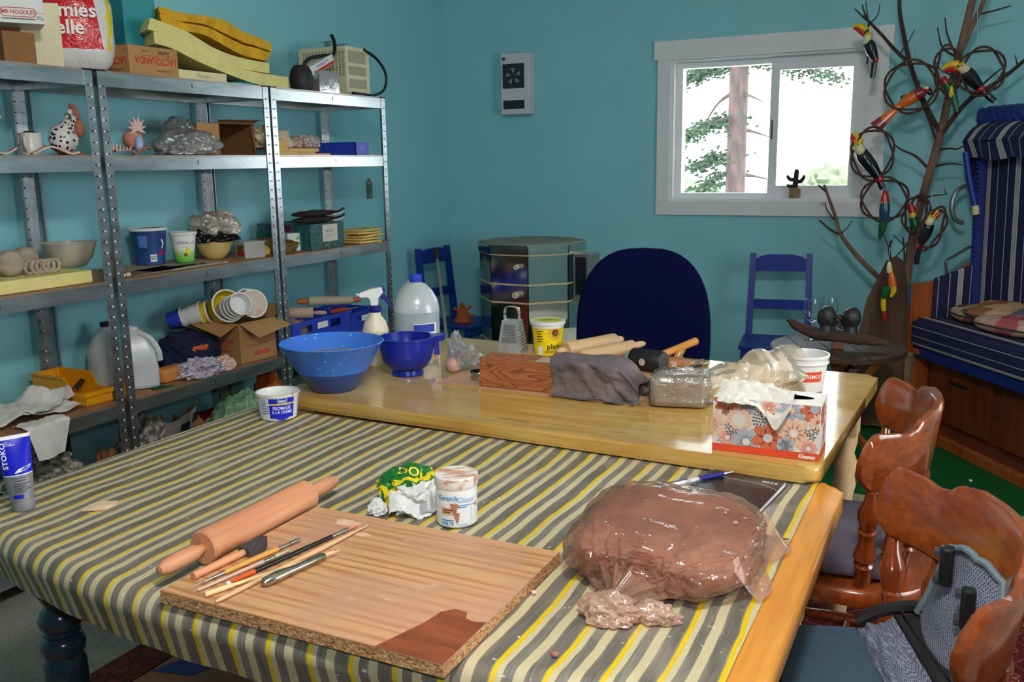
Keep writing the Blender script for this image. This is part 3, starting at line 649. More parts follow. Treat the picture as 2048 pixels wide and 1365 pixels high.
# beige appliance
def heater():
    t = thing('beige_heater', 'beige vented metal appliance with a black hose on the top shelf', 'appliance', (-3.0, 4.05, Z1))
    mb = M('beige_enamel', S(214, 208, 176), .45, var=.04); dk = M('vent_shadow', S(104, 100, 84), .7)
    x0, x1, y0, y1, h = -.16, .14, -.105, .10, .245
    G().box(x0, x1, y0, y1, .008, h, r=.004).build('housing', mb, t)
    # left face: dark grille cut by bars
    G().box(x0+.03, x1-.012, y0-.001, y0, .10, h-.02).build('grille_recess', dk, t, smooth=False)
    for i in range(17): z = .105+i*.0072; G().box(x0+.03, x1-.012, y0-.003, y0-.0008, z, z+.0036).build('grille_bar', mb, t, smooth=False)
    for i in range(12): x = x0+.04+i*.021; G().box(x, x+.004, y0-.0034, y0-.0009, .10, h-.02).build('grille_upright', mb, t, smooth=False)
    for z0, z1 in ((.165, .225), (.105, .148), (.04, .085)):
        p = G().box(x1, x1+.001, y0+.02, y1-.035, z0, z1).build('front_vent', M('vent_mesh', S(168, 162, 136), .6, var=.2, scale=200), t, smooth=False)
    for y in (-.07, .06):
        g = G(); g.box(-.01, .02, y-.006, y+.006, h, h+.03); g.box(-.035, .04, y-.006, y+.006, h+.028, h+.032); g.build('bracket', M('grey_metal', S(150, 152, 150), .4, metal=.8), t, smooth=False)
    G().tube([(.0, -.07, h+.02), (0, .06, h+.02)], .003, 8).build('rod', M_galv, t)
    for x in (x0+.02, x1-.02):
        for y in (y0+.02, y1-.02): G().lathe([(.01, 0), (.01, .009)], 10, T(x, y, 0)).build('foot', M_blackpl, t)
    pts = [(-2.86, 4.10, 2.045), (-2.84, 4.197, 1.999), (-2.83, 4.255, 1.927), (-2.835, 4.24, 1.85), (-2.84, 4.15, 1.816), (-2.82, 4.03, 1.813), (-2.815, 3.93, 1.814)]
    PW(t, G().tube(spline(pts, 8), .0075, 10), 'hose', M_blackpl)
    pts = [(-2.93, 3.93, 2.10), (-2.90, 3.91, 2.06), (-2.88, 3.87, 2.0), (-2.9, 3.80, 1.985), (-2.93, 3.73, 1.965), (-2.95, 3.70, 1.90), (-2.98, 3.72, 1.82)]
    PW(t, G().tube(spline(pts, 8), .0095, 10), 'hose', M_blackpl)
heater()
# -- second shelf
def tub(name, lab, cat, loc, r0, r1, h, mat, lid=None, rim=None, rz=0, group=None, wall=.0015, fill=None):
    """tapered tub, open unless lid"""
    t = thing(name, lab, cat, loc, rz, group)
    p = [(r0*.9, 0), (r0, .002), (r1, h-.008), (r1+.003, h-.007), (r1+.003, h)]
    p += [(r1, h)] if lid else [(r1-wall, h), (r1-wall-.002, h-.008), (r0-wall, .004), (0, .004)]
    G().lathe(p, 40).build('tub_wall', mat, t)
    if lid: G().lathe([(r1+.005, h-.009), (r1+.006, h+.002), (r1-.002, h+.003), (r1-.006, h-.001), (0, h-.001)], 40, cap0=False).build('lid', lid, t)
    if fill: G().lathe([(r0+(r1-r0)*fill[0]-.002, h*fill[0]), (0, h*fill[0]+.002)], 30, cap0=False).build('contents', fill[1], t)
    return t
M_navytub = M('printed_blue_tub', S(34, 66, 126), .35, var=.35, scale=9, col2=S(44, 84, 150))
cf = lambda t, a=0: -PI/2+a
t = tub('ice_cream_tub', 'dark blue tub with a white lid cut by the left edge of the frame', 'tub', (-2.98, 2.035, Z2), .05, .064, .132, M_navytub, M_wpl, rz=face(-2.98, 2.035))
text('Y', .06, M_wht, t, on_cyl(.05, .064, .132, cf(0, .55), .06), shear=.3)
t = thing('grey_mug', 'pale grey mug on the second shelf beside the speckled hen', 'mug', (-2.90, 2.16, Z2), face(-2.9, 2.16))
G().lathe([(.030, 0), (.034, .003), (.034, .075), (.0325, .077), (.031, .075), (.031, .055), (0, .055)], 36).build('cup', M('grey_glaze', S(206, 202, 196), .3, var=.04), t)
G().tube(spline([(-.014, -.032, .066), (-.018, -.055, .062), (-.018, -.058, .035), (-.014, -.033, .016)], 6), .005, 8).build('handle', M('grey_glaze', S(206, 202, 196)), t)
G().ball((0, 0, .07), (.029, .029, .014), 3, fn=lambda d: 1+.2*fbm(d, 3)).build('contents', M('dark_soil', S(58, 44, 38), .9, var=.3), t)
M_pinkclay = M('pinkish_bisque', S(206, 176, 160), .75, var=.08, scale=40)
def wavy(name, lab, loc, rz, L, dpt, amp, ph):
    g = G(); g.sheet(lambda u, v: ((u-.5)*L, (v-.5)*dpt, .012+amp*(.5-.5*math.cos(u*2*PI*1.1+ph))*(.75+.25*v)), 26, 8, .006)
    return tag(g.build(name, M_pinkclay, loc=loc, rot=(0, 0, rz), ang=60), lab, 'dish', 'wavy clay dishes')
wavy('wavy_dish', 'wavy clay dish at the far left end of the second shelf', (-2.87, 2.005, Z2-.003), math.radians(58), .12, .13, .03, 1.5)
wavy('wavy_dish', 'pink speckled wavy clay dish in front of the hen figure', (-2.86, 2.21, Z2-.003), math.radians(66), .15, .11, .03, .4)
# speckled hen
t = thing('hen_figure', 'black and white speckled ceramic hen with terracotta head', 'figurine', (-2.95, 2.345, Z2), face(-2.95, 2.345))
def speck():
    m, p = base('black_white_speckle'); v = coords(m); vo = nod(m, 'ShaderNodeTexVoronoi'); vo.inputs['Scale'].default_value = 75; lnk(m, v, vo.inputs[0])
    f = mth(m, 'ADD', vo.outputs['Distance'], mth(m, 'MULTIPLY', nz(m, v, 90), .5)); lnk(m, ramp(m, f, [(.60, S(20, 18, 20)), (.66, S(232, 230, 226))]), p.inputs['Base Color']); p.inputs['Roughness'].default_value = .35; return m
M_speck = speck(); M_terra = M('terracotta_pink', S(176, 112, 90), .8, var=.1)
G().ball((-.012, 0, .06), (.05, .045, .052), 4, fn=lambda d: 1+.12*max(0, d.z)*max(0, -d.x)).build('body', M_speck, t)
G().tube(spline([(-.005, 0, .085), (.014, -.002, .118), (.02, -.006, .15)], 6), lerps([.036, .024, .02], 13), 14).build('neck', M_speck, t)
G().ball((.03, -.005, .152), (.02, .018, .024), 3).build('head', M_terra, t)
G().ball((.042, .0, .10), (.02, .03, .035), 3).build('breast', M_terra, t)
G().ball((.018, -.022, .156), (.009, .005, .01), 2).build('eye', M_wht, t); G().ball((.026, -.004, .178), (.012, .006, .008), 2).build('comb', M_terra, t)
G().lathe([(.045, 0), (.048, .006), (.04, .012), (0, .014)], 24, T(.012, 0, 0)).build('foot_base', M_terra, t)
tag(G().ball((0, 0, .008), (.02, .016, .01), 3, fn=lambda d: 1+.2*fbm(d, 3)).build('clay_lump', M_terra, loc=(-2.9, 2.475, Z2)), 'small terracotta lump beside the speckled hen', 'clay piece')
# spiky shell sculpture
t = thing('shell_sculpture', 'small pink and terracotta sculpture with a spiky star crest', 'sculpture', (-2.92, 2.60, Z2), face(-2.92, 2.60))
M_pk = M('pale_pink_bisque', S(226, 190, 182), .75, var=.06)
G().ball((.012, 0, .062), (.038, .03, .036), 3, fn=lambda d: 1+.08*fbm(d, 3)).build('round_body', M('salmon_clay', S(200, 132, 112), .8, var=.1), t)
G().ball((.032, -.026, .045), (.016, .012, .032), 3).build('blue_patch', M('pale_blue_glaze', S(150, 170, 214), .4), t)
for i in range(8):
    a = -.5+i*.6; c = Vector((.03, -.02, .100)); e = c+Vector((math.cos(a)*.034, -.006, math.sin(a)*.044+.006))
    G().tube([c, c.lerp(e, .5), e], [.007, .007, .001], 8).build('crest_spike', M_pk, t)
g = G(); g.sheet(lambda u, v: (-.078+.15*u, -.045+.07*v, .01+.024*abs(math.sin(u*PI*1.6))+.006*math.sin(u*30)*v), 30, 6, .006); g.build('wavy_base', M('terracotta_base', S(166, 92, 62), .8, var=.15), t, ang=60)
for i in range(7): x = -.07+i*.011; G().tube([(x, -.04, .02), (x-.004+.002*i, -.05, .04+.008*math.sin(i))], [.005, .0015], 6).build('frill', M_pk, t)
# crumpled clear plastic
def crumple(name, lab, cat, loc, size, mat, seed=0, amp=.35, freq=2.2, sub=5, flat=.0, group=None, rz=0, parent=None, oc=3):
    g = G(); g.ball((0, 0, 0), (1, 1, 1), sub)
    def w(q):
        d = q.normalized(); k = 1+amp*fbm(d, freq, oc, seed)+amp*.4*abs(fbm(d, freq*2.3, max(1, oc-1), seed+9))
        z = d.z*k; z = -flat+(z+flat)*.12 if z < -flat else z
        return Vector((d.x*k*size[0], d.y*k*size[1], (z+flat)*size[2]))
    g.warp(w); zm = min(p[2] for p in g.v); g.warp(lambda q: q-Vector((0, 0, zm)))
    o = g.build(name, mat, parent, loc=loc, rot=(0, 0, rz), ang=45)
    return tag(o, lab, cat, group) if lab else o
M_bagclear = Mfilm('crinkled_clear_film', S(196, 200, 204), .38, .14, .8, 22, .8)
crumple('plastic_bag', 'crumpled pile of clear grey plastic on the second shelf', 'plastic bag', (-2.96, 2.93, Z2), (.13, .10, .07), M_bagclear, 3, .26, 2.0, flat=.45, rz=.9)
crumple('plastic_bag', 'tall crinkled clear plastic bag rising behind the plastic pile', 'plastic bag', (-3.06, 3.0, Z2), (.075, .075, .105), M_bagclear, 8, .24, 2.0, flat=.5)
t = thing('open_carton', 'brown open cardboard carton lying on its side on the second shelf', 'carton', (-2.90, 3.06, Z2), math.radians(84))
g = G(); D = .26
for b in ((0, .20, 0, D, 0, .004), (0, .20, 0, D, .136, .14), (0, .004, 0, D, .004, .136), (.196, .2, 0, D, .004, .136), (.004, .196, D-.004, D, .004, .136)): g.box(*b)
g.build('body', M_card2, t, smooth=False)
G().add([(0, 0, .004), (0, 0, .136), (-.085, .035, .136), (-.095, .04, .004)], [(0, 1, 2, 3)]).build('flap', M_card, t, smooth=False)
G().add([(0, 0, .14), (.2, 0, .14), (.215, -.03, .155), (-.03, -.03, .15)], [(0, 1, 2, 3)]).build('flap', M_card2, t, smooth=False)
G().add([(.2, 0, .004), (.2, 0, .136), (.15, -.03, .125), (.165, -.035, .004)], [(0, 1, 2, 3)]).build('flap', M_card2, t, smooth=False)
# timber offcuts and cloths on the right rack
M_pine = Mwood('pine_offcut', S(198, 152, 84), S(222, 182, 116), .6, 'X', 6, 0, .6)
for i, (x, y, z, sx, sy, sz, rz, lab) in enumerate(((-2.87, 3.42, Z2, .12, .09, .022, 1.5, 'flat pine offcut lying lowest beneath the plaid towel'), (-2.86, 3.56, Z2, .11, .06, .018, 1.3, 'short pine offcut beside the blue bin'), (-2.88, 3.40, Z2+.022, .085, .06, .045, 1.4, 'squarish pine block sitting on the flat offcut'), (-2.90, 3.58, Z2+.018, .20, .08, .016, 1.45, 'long thin pine board carrying the plaid towel'), (-2.85, 3.68, Z2, .09, .05, .01, 1.1, 'thin pale pine scrap at the end of the offcuts'))):
    tag(G().box(-sx/2, sx/2, -sy/2, sy/2, 0, sz, r=.002).build('wood_offcut', M_pine, loc=(x, y, z), rot=(0, 0, rz)), lab, 'wood', 'pine offcuts on the second shelf')
def plaid(name, c0, c1, c2, k=60):
    m, p = base(name); v = coords(m); s = nod(m, 'ShaderNodeSeparateXYZ'); lnk(m, v, s.inputs[0])
    def band(o): return ramp(m, mth(m, 'FRACT', mth(m, 'MULTIPLY', o, k)), [(0, (1, 1, 1, 1)), (.16, (0, 0, 0, 1)), (.5, (.6, .6, .6, 1)), (.58, (0, 0, 0, 1))], 'CONSTANT')
    c = mixc(m, mth(m, 'MULTIPLY', band(s.outputs[0]), .8), c0, c1); c = mixc(m, mth(m, 'MULTIPLY', band(mth(m, 'ADD', s.outputs[1], s.outputs[2])), .7), c, c2)
    lnk(m, c, p.inputs['Base Color']); p.inputs['Roughness'].default_value = .95; bump(m, p, nz(m, v, 300, 2), .3, .003); return m
crumple('plaid_towel', 'red and grey plaid tea towel folded on pine boards', 'towel', (-2.90, 3.62, Z2+.035), (.085, .06, .042), plaid('red_plaid', S(186, 178, 170), S(170, 40, 40), S(110, 104, 108), 22), 5, .2, 1.8, flat=.4, rz=1.4)
crumple('canvas_sack', 'crumpled beige canvas sack behind the plaid towel', 'sack', (-2.97, 3.46, Z2+.03), (.09, .08, .07), M('beige_canvas', S(206, 190, 158), .95, var=.1, bmp=.3, bscale=40), 12, .35, 2.4, flat=.3)
M_bluepl = M('royal_blue_plastic', S(44, 72, 200), .38, var=.05)
t = thing('blue_tray', 'long shallow royal blue plastic bin on the second shelf', 'bin', (-2.965, 4.015, Z2), 0)
g = G(); w = .003
for b in ((-.14, .13, -.055, -.055+w), (-.14, .13, .055-w, .055), (-.14, -.14+w, -.055, .055), (.13-w, .13, -.055, .055)): g.box(*b, 0, .062)
g.box(-.14, .13, -.055, .055, 0, w); g.build('bin', M_bluepl, t, smooth=False)
g = G(); 
for b in ((-.145, .135, -.06, -.052), (-.145, .135, .052, .06), (-.145, -.137, -.052, .052), (.127, .135, -.052, .052)): g.box(*b, .062, .068)
g.build('rim', M_bluepl, t, smooth=False); G().box(.1301, .131, -.02, .02, .03, .045).build('label_holder', M('blue_plastic_light', S(90, 116, 220), .4), t, smooth=False)
# -- third shelf
tag(G().box(-.18, .18, -.42, .32, 0, .046, r=.006).build('foam_sheet', M_foamc, loc=(-3.02, 1.985, Z3)), 'thick pale yellow foam sheet carrying clay balls on the left rack', 'foam')
M_clayball = M('greyish_raw_clay', S(176, 160, 142), .95, var=.14, scale=30, bmp=.6, bscale=50)
for x, y, r, lab in ((-2.945, 2.06, .046, 'nearest rough clay ball, beside the clay rings'), (-3.035, 2.185, .045, 'clay ball behind, next to the translucent bowl'), (-3.03, 2.03, .045, 'clay ball mostly cut off by the left frame edge')):
    tag(G().ball((0, 0, r), (r, r, r), 4, fn=lambda d: 1+.012*fbm(d, 5, 3, x)).build('clay_ball', M_clayball, loc=(x, y, Z3+.046)), lab, 'clay ball', 'rough clay balls on foam')
for i in range(5):
    mx = R(math.radians(75), 'X'); g = G(); n = 24
    g.tube([(0.021*math.cos(2*PI*k/n), 0, .026+.021*math.sin(2*PI*k/n)) for k in range(n+1)], .0062, 10, caps=False)
    tag(g.build('clay_ring', M_clayball, loc=(-2.925+.004*i, 2.118+.021*i, Z3+.046), rot=(0, .12*(i % 2), math.radians(100-5*i))), ('clay ring standing closest to the clay ball', 'second clay ring from the clay ball', 'middle clay ring of the row on the foam', 'fourth clay ring from the clay ball', 'last clay ring, nearest the rack post')[i], 'clay ring', 'clay rings on the foam')
t = thing('translucent_bowl', 'translucent frosted plastic bowl on the foam sheet', 'bowl', (-3.0, 2.345, Z3+.047))
G().lathe([(.045, 0), (.052, .002), (.078, .035), (.094, .088), (.098, .09), (.098, .093), (.092, .093), (.075, .037), (.05, .005), (0, .004)], 40).build('bowl', Mfilm('frosted_plastic', S(214, 208, 190), .55, .3, .3, 10, .1), t)
G().lathe([(.074, .034), (.06, .042), (0, .045)], 30, cap0=False).build('contents', M('yellowish_slip', S(190, 166, 108), .6), t)
M_clayl = M('pale_pink_clay', S(222, 190, 164), .85, var=.06)
for i, (y, lab) in enumerate(((2.415, 'small pale clay knob left of the rack post'), (2.44, 'small pale clay knob right of the rack post'))):
    tag(G().ball((0, 0, .009), (.013, .011, .009), 3, fn=lambda d: 1+.15*fbm(d, 3, 2, i)).build('clay_nub', M_clayl, loc=(-2.85, y+.03, Z3)), lab, 'clay piece', 'small clay knobs')
M_greybd = M('dusty_grey_board', S(158, 146, 128), .85, var=.15, scale=30)
tag(G().box(-.15, .15, -.21, .21, 0, .006).build('dusty_board', M_greybd, loc=(-3.0, 2.80, Z3), smooth=False), 'thin dusty grey board under the blue and white tubs', 'board')
tag(G().box(-.06, .06, -.16, .16, 0, .006).build('dusty_board', M('dusty_dark_board', S(120, 100, 80), .85, var=.15, scale=30), loc=(-2.90, 2.62, Z3), rot=(0, 0, .15), smooth=False), 'narrow dark dusty board in front of the blue tub', 'board')
t = thing('paint_brush', 'black handled paint brush lying on the dusty board', 'brush', (-2.885, 2.78, Z3+.0095)); G().tube([(-.02, -.11, 0), (0, 0, 0), (.012, .06, 0)], [.0018, .0032, .0026], 8).build('handle', M_blackpl, t); G().tube([(.012, .06, 0), (.017, .085, 0)], [.0028, .0028], 8).build('ferrule', M('copper_ferrule', S(176, 96, 50), .3, metal=.9), t); G().tube([(.017, .085, 0), (.022, .11, 0)], [.003, .0008], 8).build('bristles', M('dark_bristle', S(60, 40, 32), .9), t)
x, y = -3.09, 2.80
t = tub('yogurt_pail', 'large dark blue tub with white lid and barcode on the third shelf', 'tub', (x, y, Z3+.0065), .06, .074, .152, M_navytub, M_wpl, rz=face(x, y))
c_ = lambda a, z: on_cyl(.06, .074, .152, -PI/2+a, z)
patch(c_(.25, .03), .026, .03, M_wht, t, 'barcode_label'); g = G(); fnb = on_cyl(.06, .074, .152, -PI/2+.25, .03, .001)
for k in range(9): g.grid(lambda u, v: fnb(-.011+k*.0025+u*.0012, -.008+v*.018), 1, 1)
g.build('barcode_bars', M_black, t, smooth=False)
text('Y', .055, M_wht, t, c_(.85, .085), shear=.3, bold=.01); patch(c_(.95, .05), .05, .018, M('magenta_band', S(150, 40, 96), .4), t, 'magenta_band'); patch(c_(-.35, .10), .035, .05, M('pale_blue_print', S(84, 122, 190), .4), t, 'fine_print_block')
x, y = -3.0, 2.905
def orig_mat():
    m, p = base('white_green_tub_print'); v = coords(m); s = nod(m, 'ShaderNodeSeparateXYZ'); lnk(m, v, s.inputs[0])
    z = mth(m, 'ADD', s.outputs[2], mth(m, 'MULTIPLY', nz(m, v, 20), .02)); lnk(m, ramp(m, z, [(.012, S(60, 176, 40)), (.05, S(170, 214, 120)), (.068, S(238, 238, 232))]), p.inputs['Base Color']); p.inputs['Roughness'].default_value = .35; return m
t = tub('yogurt_tub', 'white and green yogurt tub reading ORIGINAL on the third shelf', 'tub', (x, y, Z3+.0065), .038, .054, .128, orig_mat(), M_wpl, rz=face(x, y))
c_ = lambda a, z: on_cyl(.038, .054, .128, -PI/2+a, z)
text('ORIGINAL', .024, M('dark_brown_ink', S(60, 40, 30), .5), t, c_(.25, .088), bold=.01, sx=.8); text('Source', .015, M('lime_ink', S(170, 200, 60), .5), t, c_(.3, .07), shear=.3); disc(c_(.3, .106), .009, M_red, t, 'red_logo', sx=1.6, sy=.6); disc(c_(.35, .052), .012, M('lemon_yellow', S(236, 220, 30), .4), t, 'lemon_print'); disc(c_(.15, .035), .008, M('kiwi_brown', S(110, 90, 40), .4), t, 'kiwi_print')
t = tub('paper_cup', 'small white cup half hidden behind the yogurt tub', 'cup', (-3.08, 2.97, Z3), .03, .04, .10, M_wpl)
# bowl under a black bag with clear plastic on top
t = thing('yellow_bowl', 'yellowish glass bowl holding a black bag on the third shelf', 'bowl', (-3.03, 3.115, Z3))
G().lathe([(.035, 0), (.04, .003), (.068, .03), (.084, .075), (.086, .09), (.082, .09), (.08, .075), (.064, .033), (0, .012)], 40).build('bowl', M('amber_glass_bowl', S(214, 186, 120), .2, var=.1, coat=.5), t)
crumple('black_bag', 'crumpled black plastic bag slumped on the yellowish bowl', 'plastic bag', (-3.03, 3.10, Z3+.075), (.11, .085, .055), M('glossy_black_film', S(20, 20, 22), .25, var=.2), 21, .24, 2.0, flat=.2, rz=.8)
crumple('plastic_bag', 'clear crinkled plastic bundle on top of the black bag', 'plastic bag', (-3.03, 3.13, Z3+.105), (.105, .085, .072), Mfilm('cream_crinkled_film', S(222, 210, 190), .5, .18, .7, 26, .8), 23, .3, 2.2, flat=.3, rz=.7)
t = thing('clear_tub', 'small clear rectangular tub with a red and black label', 'tub', (-2.885, 3.15, Z3), math.radians(70))
g = G(); w = .0015
for b in ((0, .10, 0, w), (0, .10, .085-w, .085), (0, w, 0, .085), (.10-w, .10, 0, .085)): g.box(*b, 0, .07)
g.box(0, .1, 0, .085, 0, w); g.box(-.003, .103, -.003, .088, .068, .075); g.build('tub', Mfilm('cloudy_plastic', S(222, 220, 216), .5, .25, .3, 8, .1), t, smooth=False)
G().box(-.0008, 0, .012, .07, .008, .03).build('red_label', M('crimson_print', S(150, 24, 50), .5), t, smooth=False); G().box(-.0008, 0, .012, .07, .03, .058).build('black_label', M('black_gold_print', S(40, 34, 26), .5, var=.6, scale=80, col2=S(150, 120, 40)), t, smooth=False)
crumple('sponge', 'yellow bath sponge beside the clear rectangular tub', 'sponge', (-2.93, 3.30, Z3), (.05, .04, .03), M('sponge_yellow', S(214, 186, 96), .95, var=.15, bmp=.7, bscale=60), 31, .15, 2, flat=.5)
crumple('suede_cloth', 'folded olive brown suede cloth behind the post', 'cloth', (-2.98, 3.42, Z3), (.13, .11, .045), M('olive_suede', S(104, 84, 40), .95, var=.15), 33, .18, 1.6, flat=.5, rz=.5)
t = thing('soap_carton', 'small white carton with a green leaf and blue side', 'carton', (-2.93, 3.50, Z3), math.radians(66)); G().box(0, .085, 0, .07, 0, .085, r=.001).build('body', M_wcard, t); G().box(.0851, .0858, .001, .069, .001, .084).build('blue_side', M('sky_blue_print', S(84, 176, 222), .4), t, smooth=False); G().box(.06, .085, -.0007, 0, .001, .084).build('blue_band', M('sky_blue_print', S(84, 176, 222)), t, smooth=False)
for cx, cz, a in ((.052, .06, .5), (.06, .035, -.4), (.045, .03, .9)): disc(lambda x, y: (cx+x*math.cos(a)-y*math.sin(a), -.0009, cz+x*math.sin(a)+y*math.cos(a)), .014, M('leaf_green_print', S(120, 196, 40), .5), t, 'leaf_print', 10, 1, .45)
t = thing('teal_case', 'dark teal marbled box with a white typed label and dark red corner', 'box', (-2.84, 3.56, Z3), math.radians(90))
M_marb = M('teal_marbled_paper', S(24, 70, 72), .5, var=.3, scale=60, col2=S(52, 110, 108)); G().box(0, .27, 0, .33, 0, .125, r=.002).build('body', M_marb, t)
G().box(.095, .215, -.0008, 0, .035, .118).build('paper_label', M('label_paper', S(214, 206, 192), .7, var=.03), t, smooth=False); text('MCS 24', .019, M_black, t, lambda x, y: (.148+x, -.0015, .085+y)); text('17/2/10   12', .015, M_black, t, lambda x, y: (.155+x, -.0015, .062+y))
G().box(.27, .29, .02, .3, 0, .118).build('dark_red_end', M('dark_red_leather', S(84, 24, 34), .45, var=.2), t, smooth=False); G().box(-.0008, 0, .12, .2, .06, .118).build('red_patch', M('maroon_patch', S(92, 26, 40), .5), t, smooth=False); G().box(.10, .13, -.004, 0, .012, .02).build('latch', M('brass', S(176, 140, 70), .3, metal=.9), t, smooth=False)
# folded gloves / mitts on the case
t = thing('work_glove', 'dark folded glove with white lining on top of the teal case', 'glove', (-2.90, 3.70, Z3+.126), math.radians(90))
for i in range(2):
    g = G(); g.grid(lambda u, v: (-.16+.30*u, -.04+.12*(v if v < .5 else 1-v)*2, .006+.026*i+(.022 if v > .5 else 0)+.01*math.sin(u*5+i)), 16, 2)
    g = G(); g.ball((-.01, .01, .016+.03*i), (.16, .06, .016), 4, fn=lambda d: 1+.12*fbm(d, 2.5, 3, i)); g.build('felt_layer', M('dark_olive_felt', S(46, 40, 30), .95, var=.2), t)
    G().tube(spline([(.06, -.05, .008+.03*i), (.10, -.055, .012+.03*i), (.15, -.045, .02+.032*i), (.152, -.03, .028+.032*i)], 6), .007, 8, sq=.6).build('white_lining', M('white_fleece', S(226, 222, 216), .95), t)
    G().tube(spline([(.04, -.048, .018+.03*i), (.10, -.056, .023+.03*i), (.156, -.046, .032+.032*i)], 6), .006, 8).build('black_trim', M('black_felt', S(20, 20, 26), .9), t)
M_tile = M('yellow_edge_tile', S(226, 188, 96), .6, var=.1, col2=S(236, 206, 120))
for i in range(5):
    tag(G().box(-.06, .06, -.095, .095, 0, .011, r=.002).build('clay_tile', M_tile, loc=(-2.875-.006*(i % 2), 4.045+.012*((i*7) % 3-1), Z3+.0002+i*.0155), rot=(.02*((i % 3)-1), 0, .06*((i*5) % 3-1))), ('bottom yellow tile of the stack on the third shelf', 'second yellow tile up from the shelf', 'middle yellow tile of the stack', 'yellow tile just under the top one', 'topmost yellow tile of the stack')[i], 'tile', 'stacked yellow tiles')
# metal wall plate behind the rack
t = thing('wall_bracket', 'small grey metal hanger plate screwed to the left wall', 'bracket', (XL, 4.655, 1.255)); g = G().prism([(-.03, 0), (.03, 0), (.03, .10), (.012, .11), (.012, .125), (-.012, .125), (-.012, .11), (-.03, .10)], 0, .004, R(PI/2, 'Z') @ R(PI/2, 'X')); g.build('plate', M('dull_zinc', S(132, 140, 130), .5, metal=.6, var=.2), t, smooth=False)
G().box(.004, .02, -.03, -.026, 0, .09).build('lip', M('dull_zinc', S(132, 140, 130)), t, smooth=False)
for y, z in ((.01, .015), (-.012, .09)): G().lathe([(.004, 0), (.003, .003), (0, .0035)], 10, T(.004, y, z) @ R(PI/2, 'Y')).build('screw', M_rivet, t)

# -- fourth shelf
M_tissue = M('white_paper_towel', S(236, 232, 226), .95, var=.03, bmp=.25, bscale=160)
g = G(); g.sheet(lambda u, v: (-.13+.26*v+.01*math.sin(u*9), -.19+.36*u, .02+.045*math.exp(-((u-.28)/.16)**2)*(1-.5*v)+.03*math.exp(-((v-.35)/.2)**2)*u+.01*fbm((u*4, v*4, 0), 1.5)), 36, 26, .002)
tag(g.build('paper_towel', M_tissue, loc=(-2.99, 2.06, Z4), ang=60), 'crumpled white paper towel lying at the left end of the fourth shelf', 'paper towel')
g = G(); g.sheet(lambda u, v: (-.10+.17*v, -.11+.22*u, .015+.06*math.exp(-((u-.8)/.15)**2)*(.4+.6*v)+.02*math.sin(v*6)*u+.008*fbm((u*5, v*5, 3), 1.5)), 26, 22, .002)
tag(g.build('paper_towel', M_tissue, loc=(-2.93, 2.10, Z4+.03), rot=(0, 0, .4), ang=60), 'folded paper towel standing up in front of the yellow bin', 'paper towel')
def hang(u, v):
    s = u*.2
    if s < .07: return (-.07+s, -.09+.17*v, .006+.008*fbm((u*4, v*4, 1), 2))
    d = s-.07; return (.006+.012*math.sin(v*5)*d/.13+.02*d, -.09+.17*v*(1-.35*d/.13)+.03*d/.13, .004-d*.92)
g = G(); g.grid(hang, 22, 14); tag(g.build('paper_towel', M_tissue, loc=(-2.795, 2.03, Z4+.003), ang=60), 'sheet of paper towel hanging over the fourth shelf edge', 'paper towel')
# yellow open front bin
t = thing('yellow_bin', 'yellow open-front plastic parts bin on the fourth shelf', 'bin', (-2.875, 2.245, Z4), math.radians(88))
M_ybin = M('amber_plastic', S(240, 166, 14), .4, var=.04); pf = [(0, 0), (.30, 0), (.30, .10), (.11, .10), (.075, .05), (0, .05)]
g = G()
for y in (0, .115): g.prism(pf, y, y+.003, Matrix(((0, 0, 1, 0), (1, 0, 0, 0), (0, 1, 0, 0), (0, 0, 0, 1))))
g.box(0, .118, 0, .3, 0, .003); g.box(0, .118, 0, .003, 0, .045); g.box(0, .118, .297, .3, 0, .1)
g.build('bin', M_ybin, t, smooth=False); G().box(-.004, .122, -.006, 0, .035, .052).build('front_lip', M_ybin, t, smooth=False)
G().box(-.006, .0, .11, .302, .094, .102).build('rim', M_ybin, t, smooth=False); G().box(.118, .124, .11, .302, .094, .102).build('rim', M_ybin, t, smooth=False)
t = thing('scraper_tool', 'black tool with a red handle lying in the yellow bin', 'tool', (-3.0, 2.31, Z4+.05), rot=(.22, 0, .5)); G().box(-.012, .012, -.02, .12, -.002, .002).build('blade', M('black_steel', S(48, 44, 44), .4, metal=.5), t, smooth=False); G().tube([(0, -.02, 0), (0, -.10, 0)], [.009, .011], 10).build('handle', M('red_wood_handle', S(128, 44, 24), .5), t)
# jugs
def jug(name, lab, loc, rz, h, r, mat, capm, fill=None, blue=False):
    t = thing(name, lab, 'jug', loc, rz)
    pr = [(r*.9, 0), (r, .01), (r, h*.52), (r*.95, h*.62), (r*.72, h*.78), (r*.36, h*.92), (r*.27, h*.94), (r*.27, h)]
    g = G(); g.lathe(pr, 32)
    def sq(q):
        a = math.atan2(q.y, q.x); k = 1+.10*abs(math.sin(2*a))**2*(1 if q.z < h*.6 else max(0, 1-(q.z-h*.6)/(h*.3))); return Vector((q.x*k, q.y*k, q.z))
    g.warp(sq).build('body', mat, t)
    G().lathe([(r*.3, h*.965), (r*.31, h*1.03), (r*.28, h*1.04), (0, h*1.04)], 24).build('cap', capm, t)
    return t
M_milky = Mfilm('milky_hdpe', S(226, 228, 232), .82, .28, .2, 7, .05)
t = jug('milk_jug', 'milky plastic jug with a black cap behind the rack post', (-3.11, 2.56, Z4), .3, .245, .075, M_milky, M_blackpl)
t = thing('milk_jug', 'empty milky plastic jug with a moulded handle in front of the wall', 'jug', (-2.955, 2.555, Z4), math.radians(50))
g = G(); g.box(-.085, .085, -.075, .075, 0, .235, r=.018); g.sub(2)
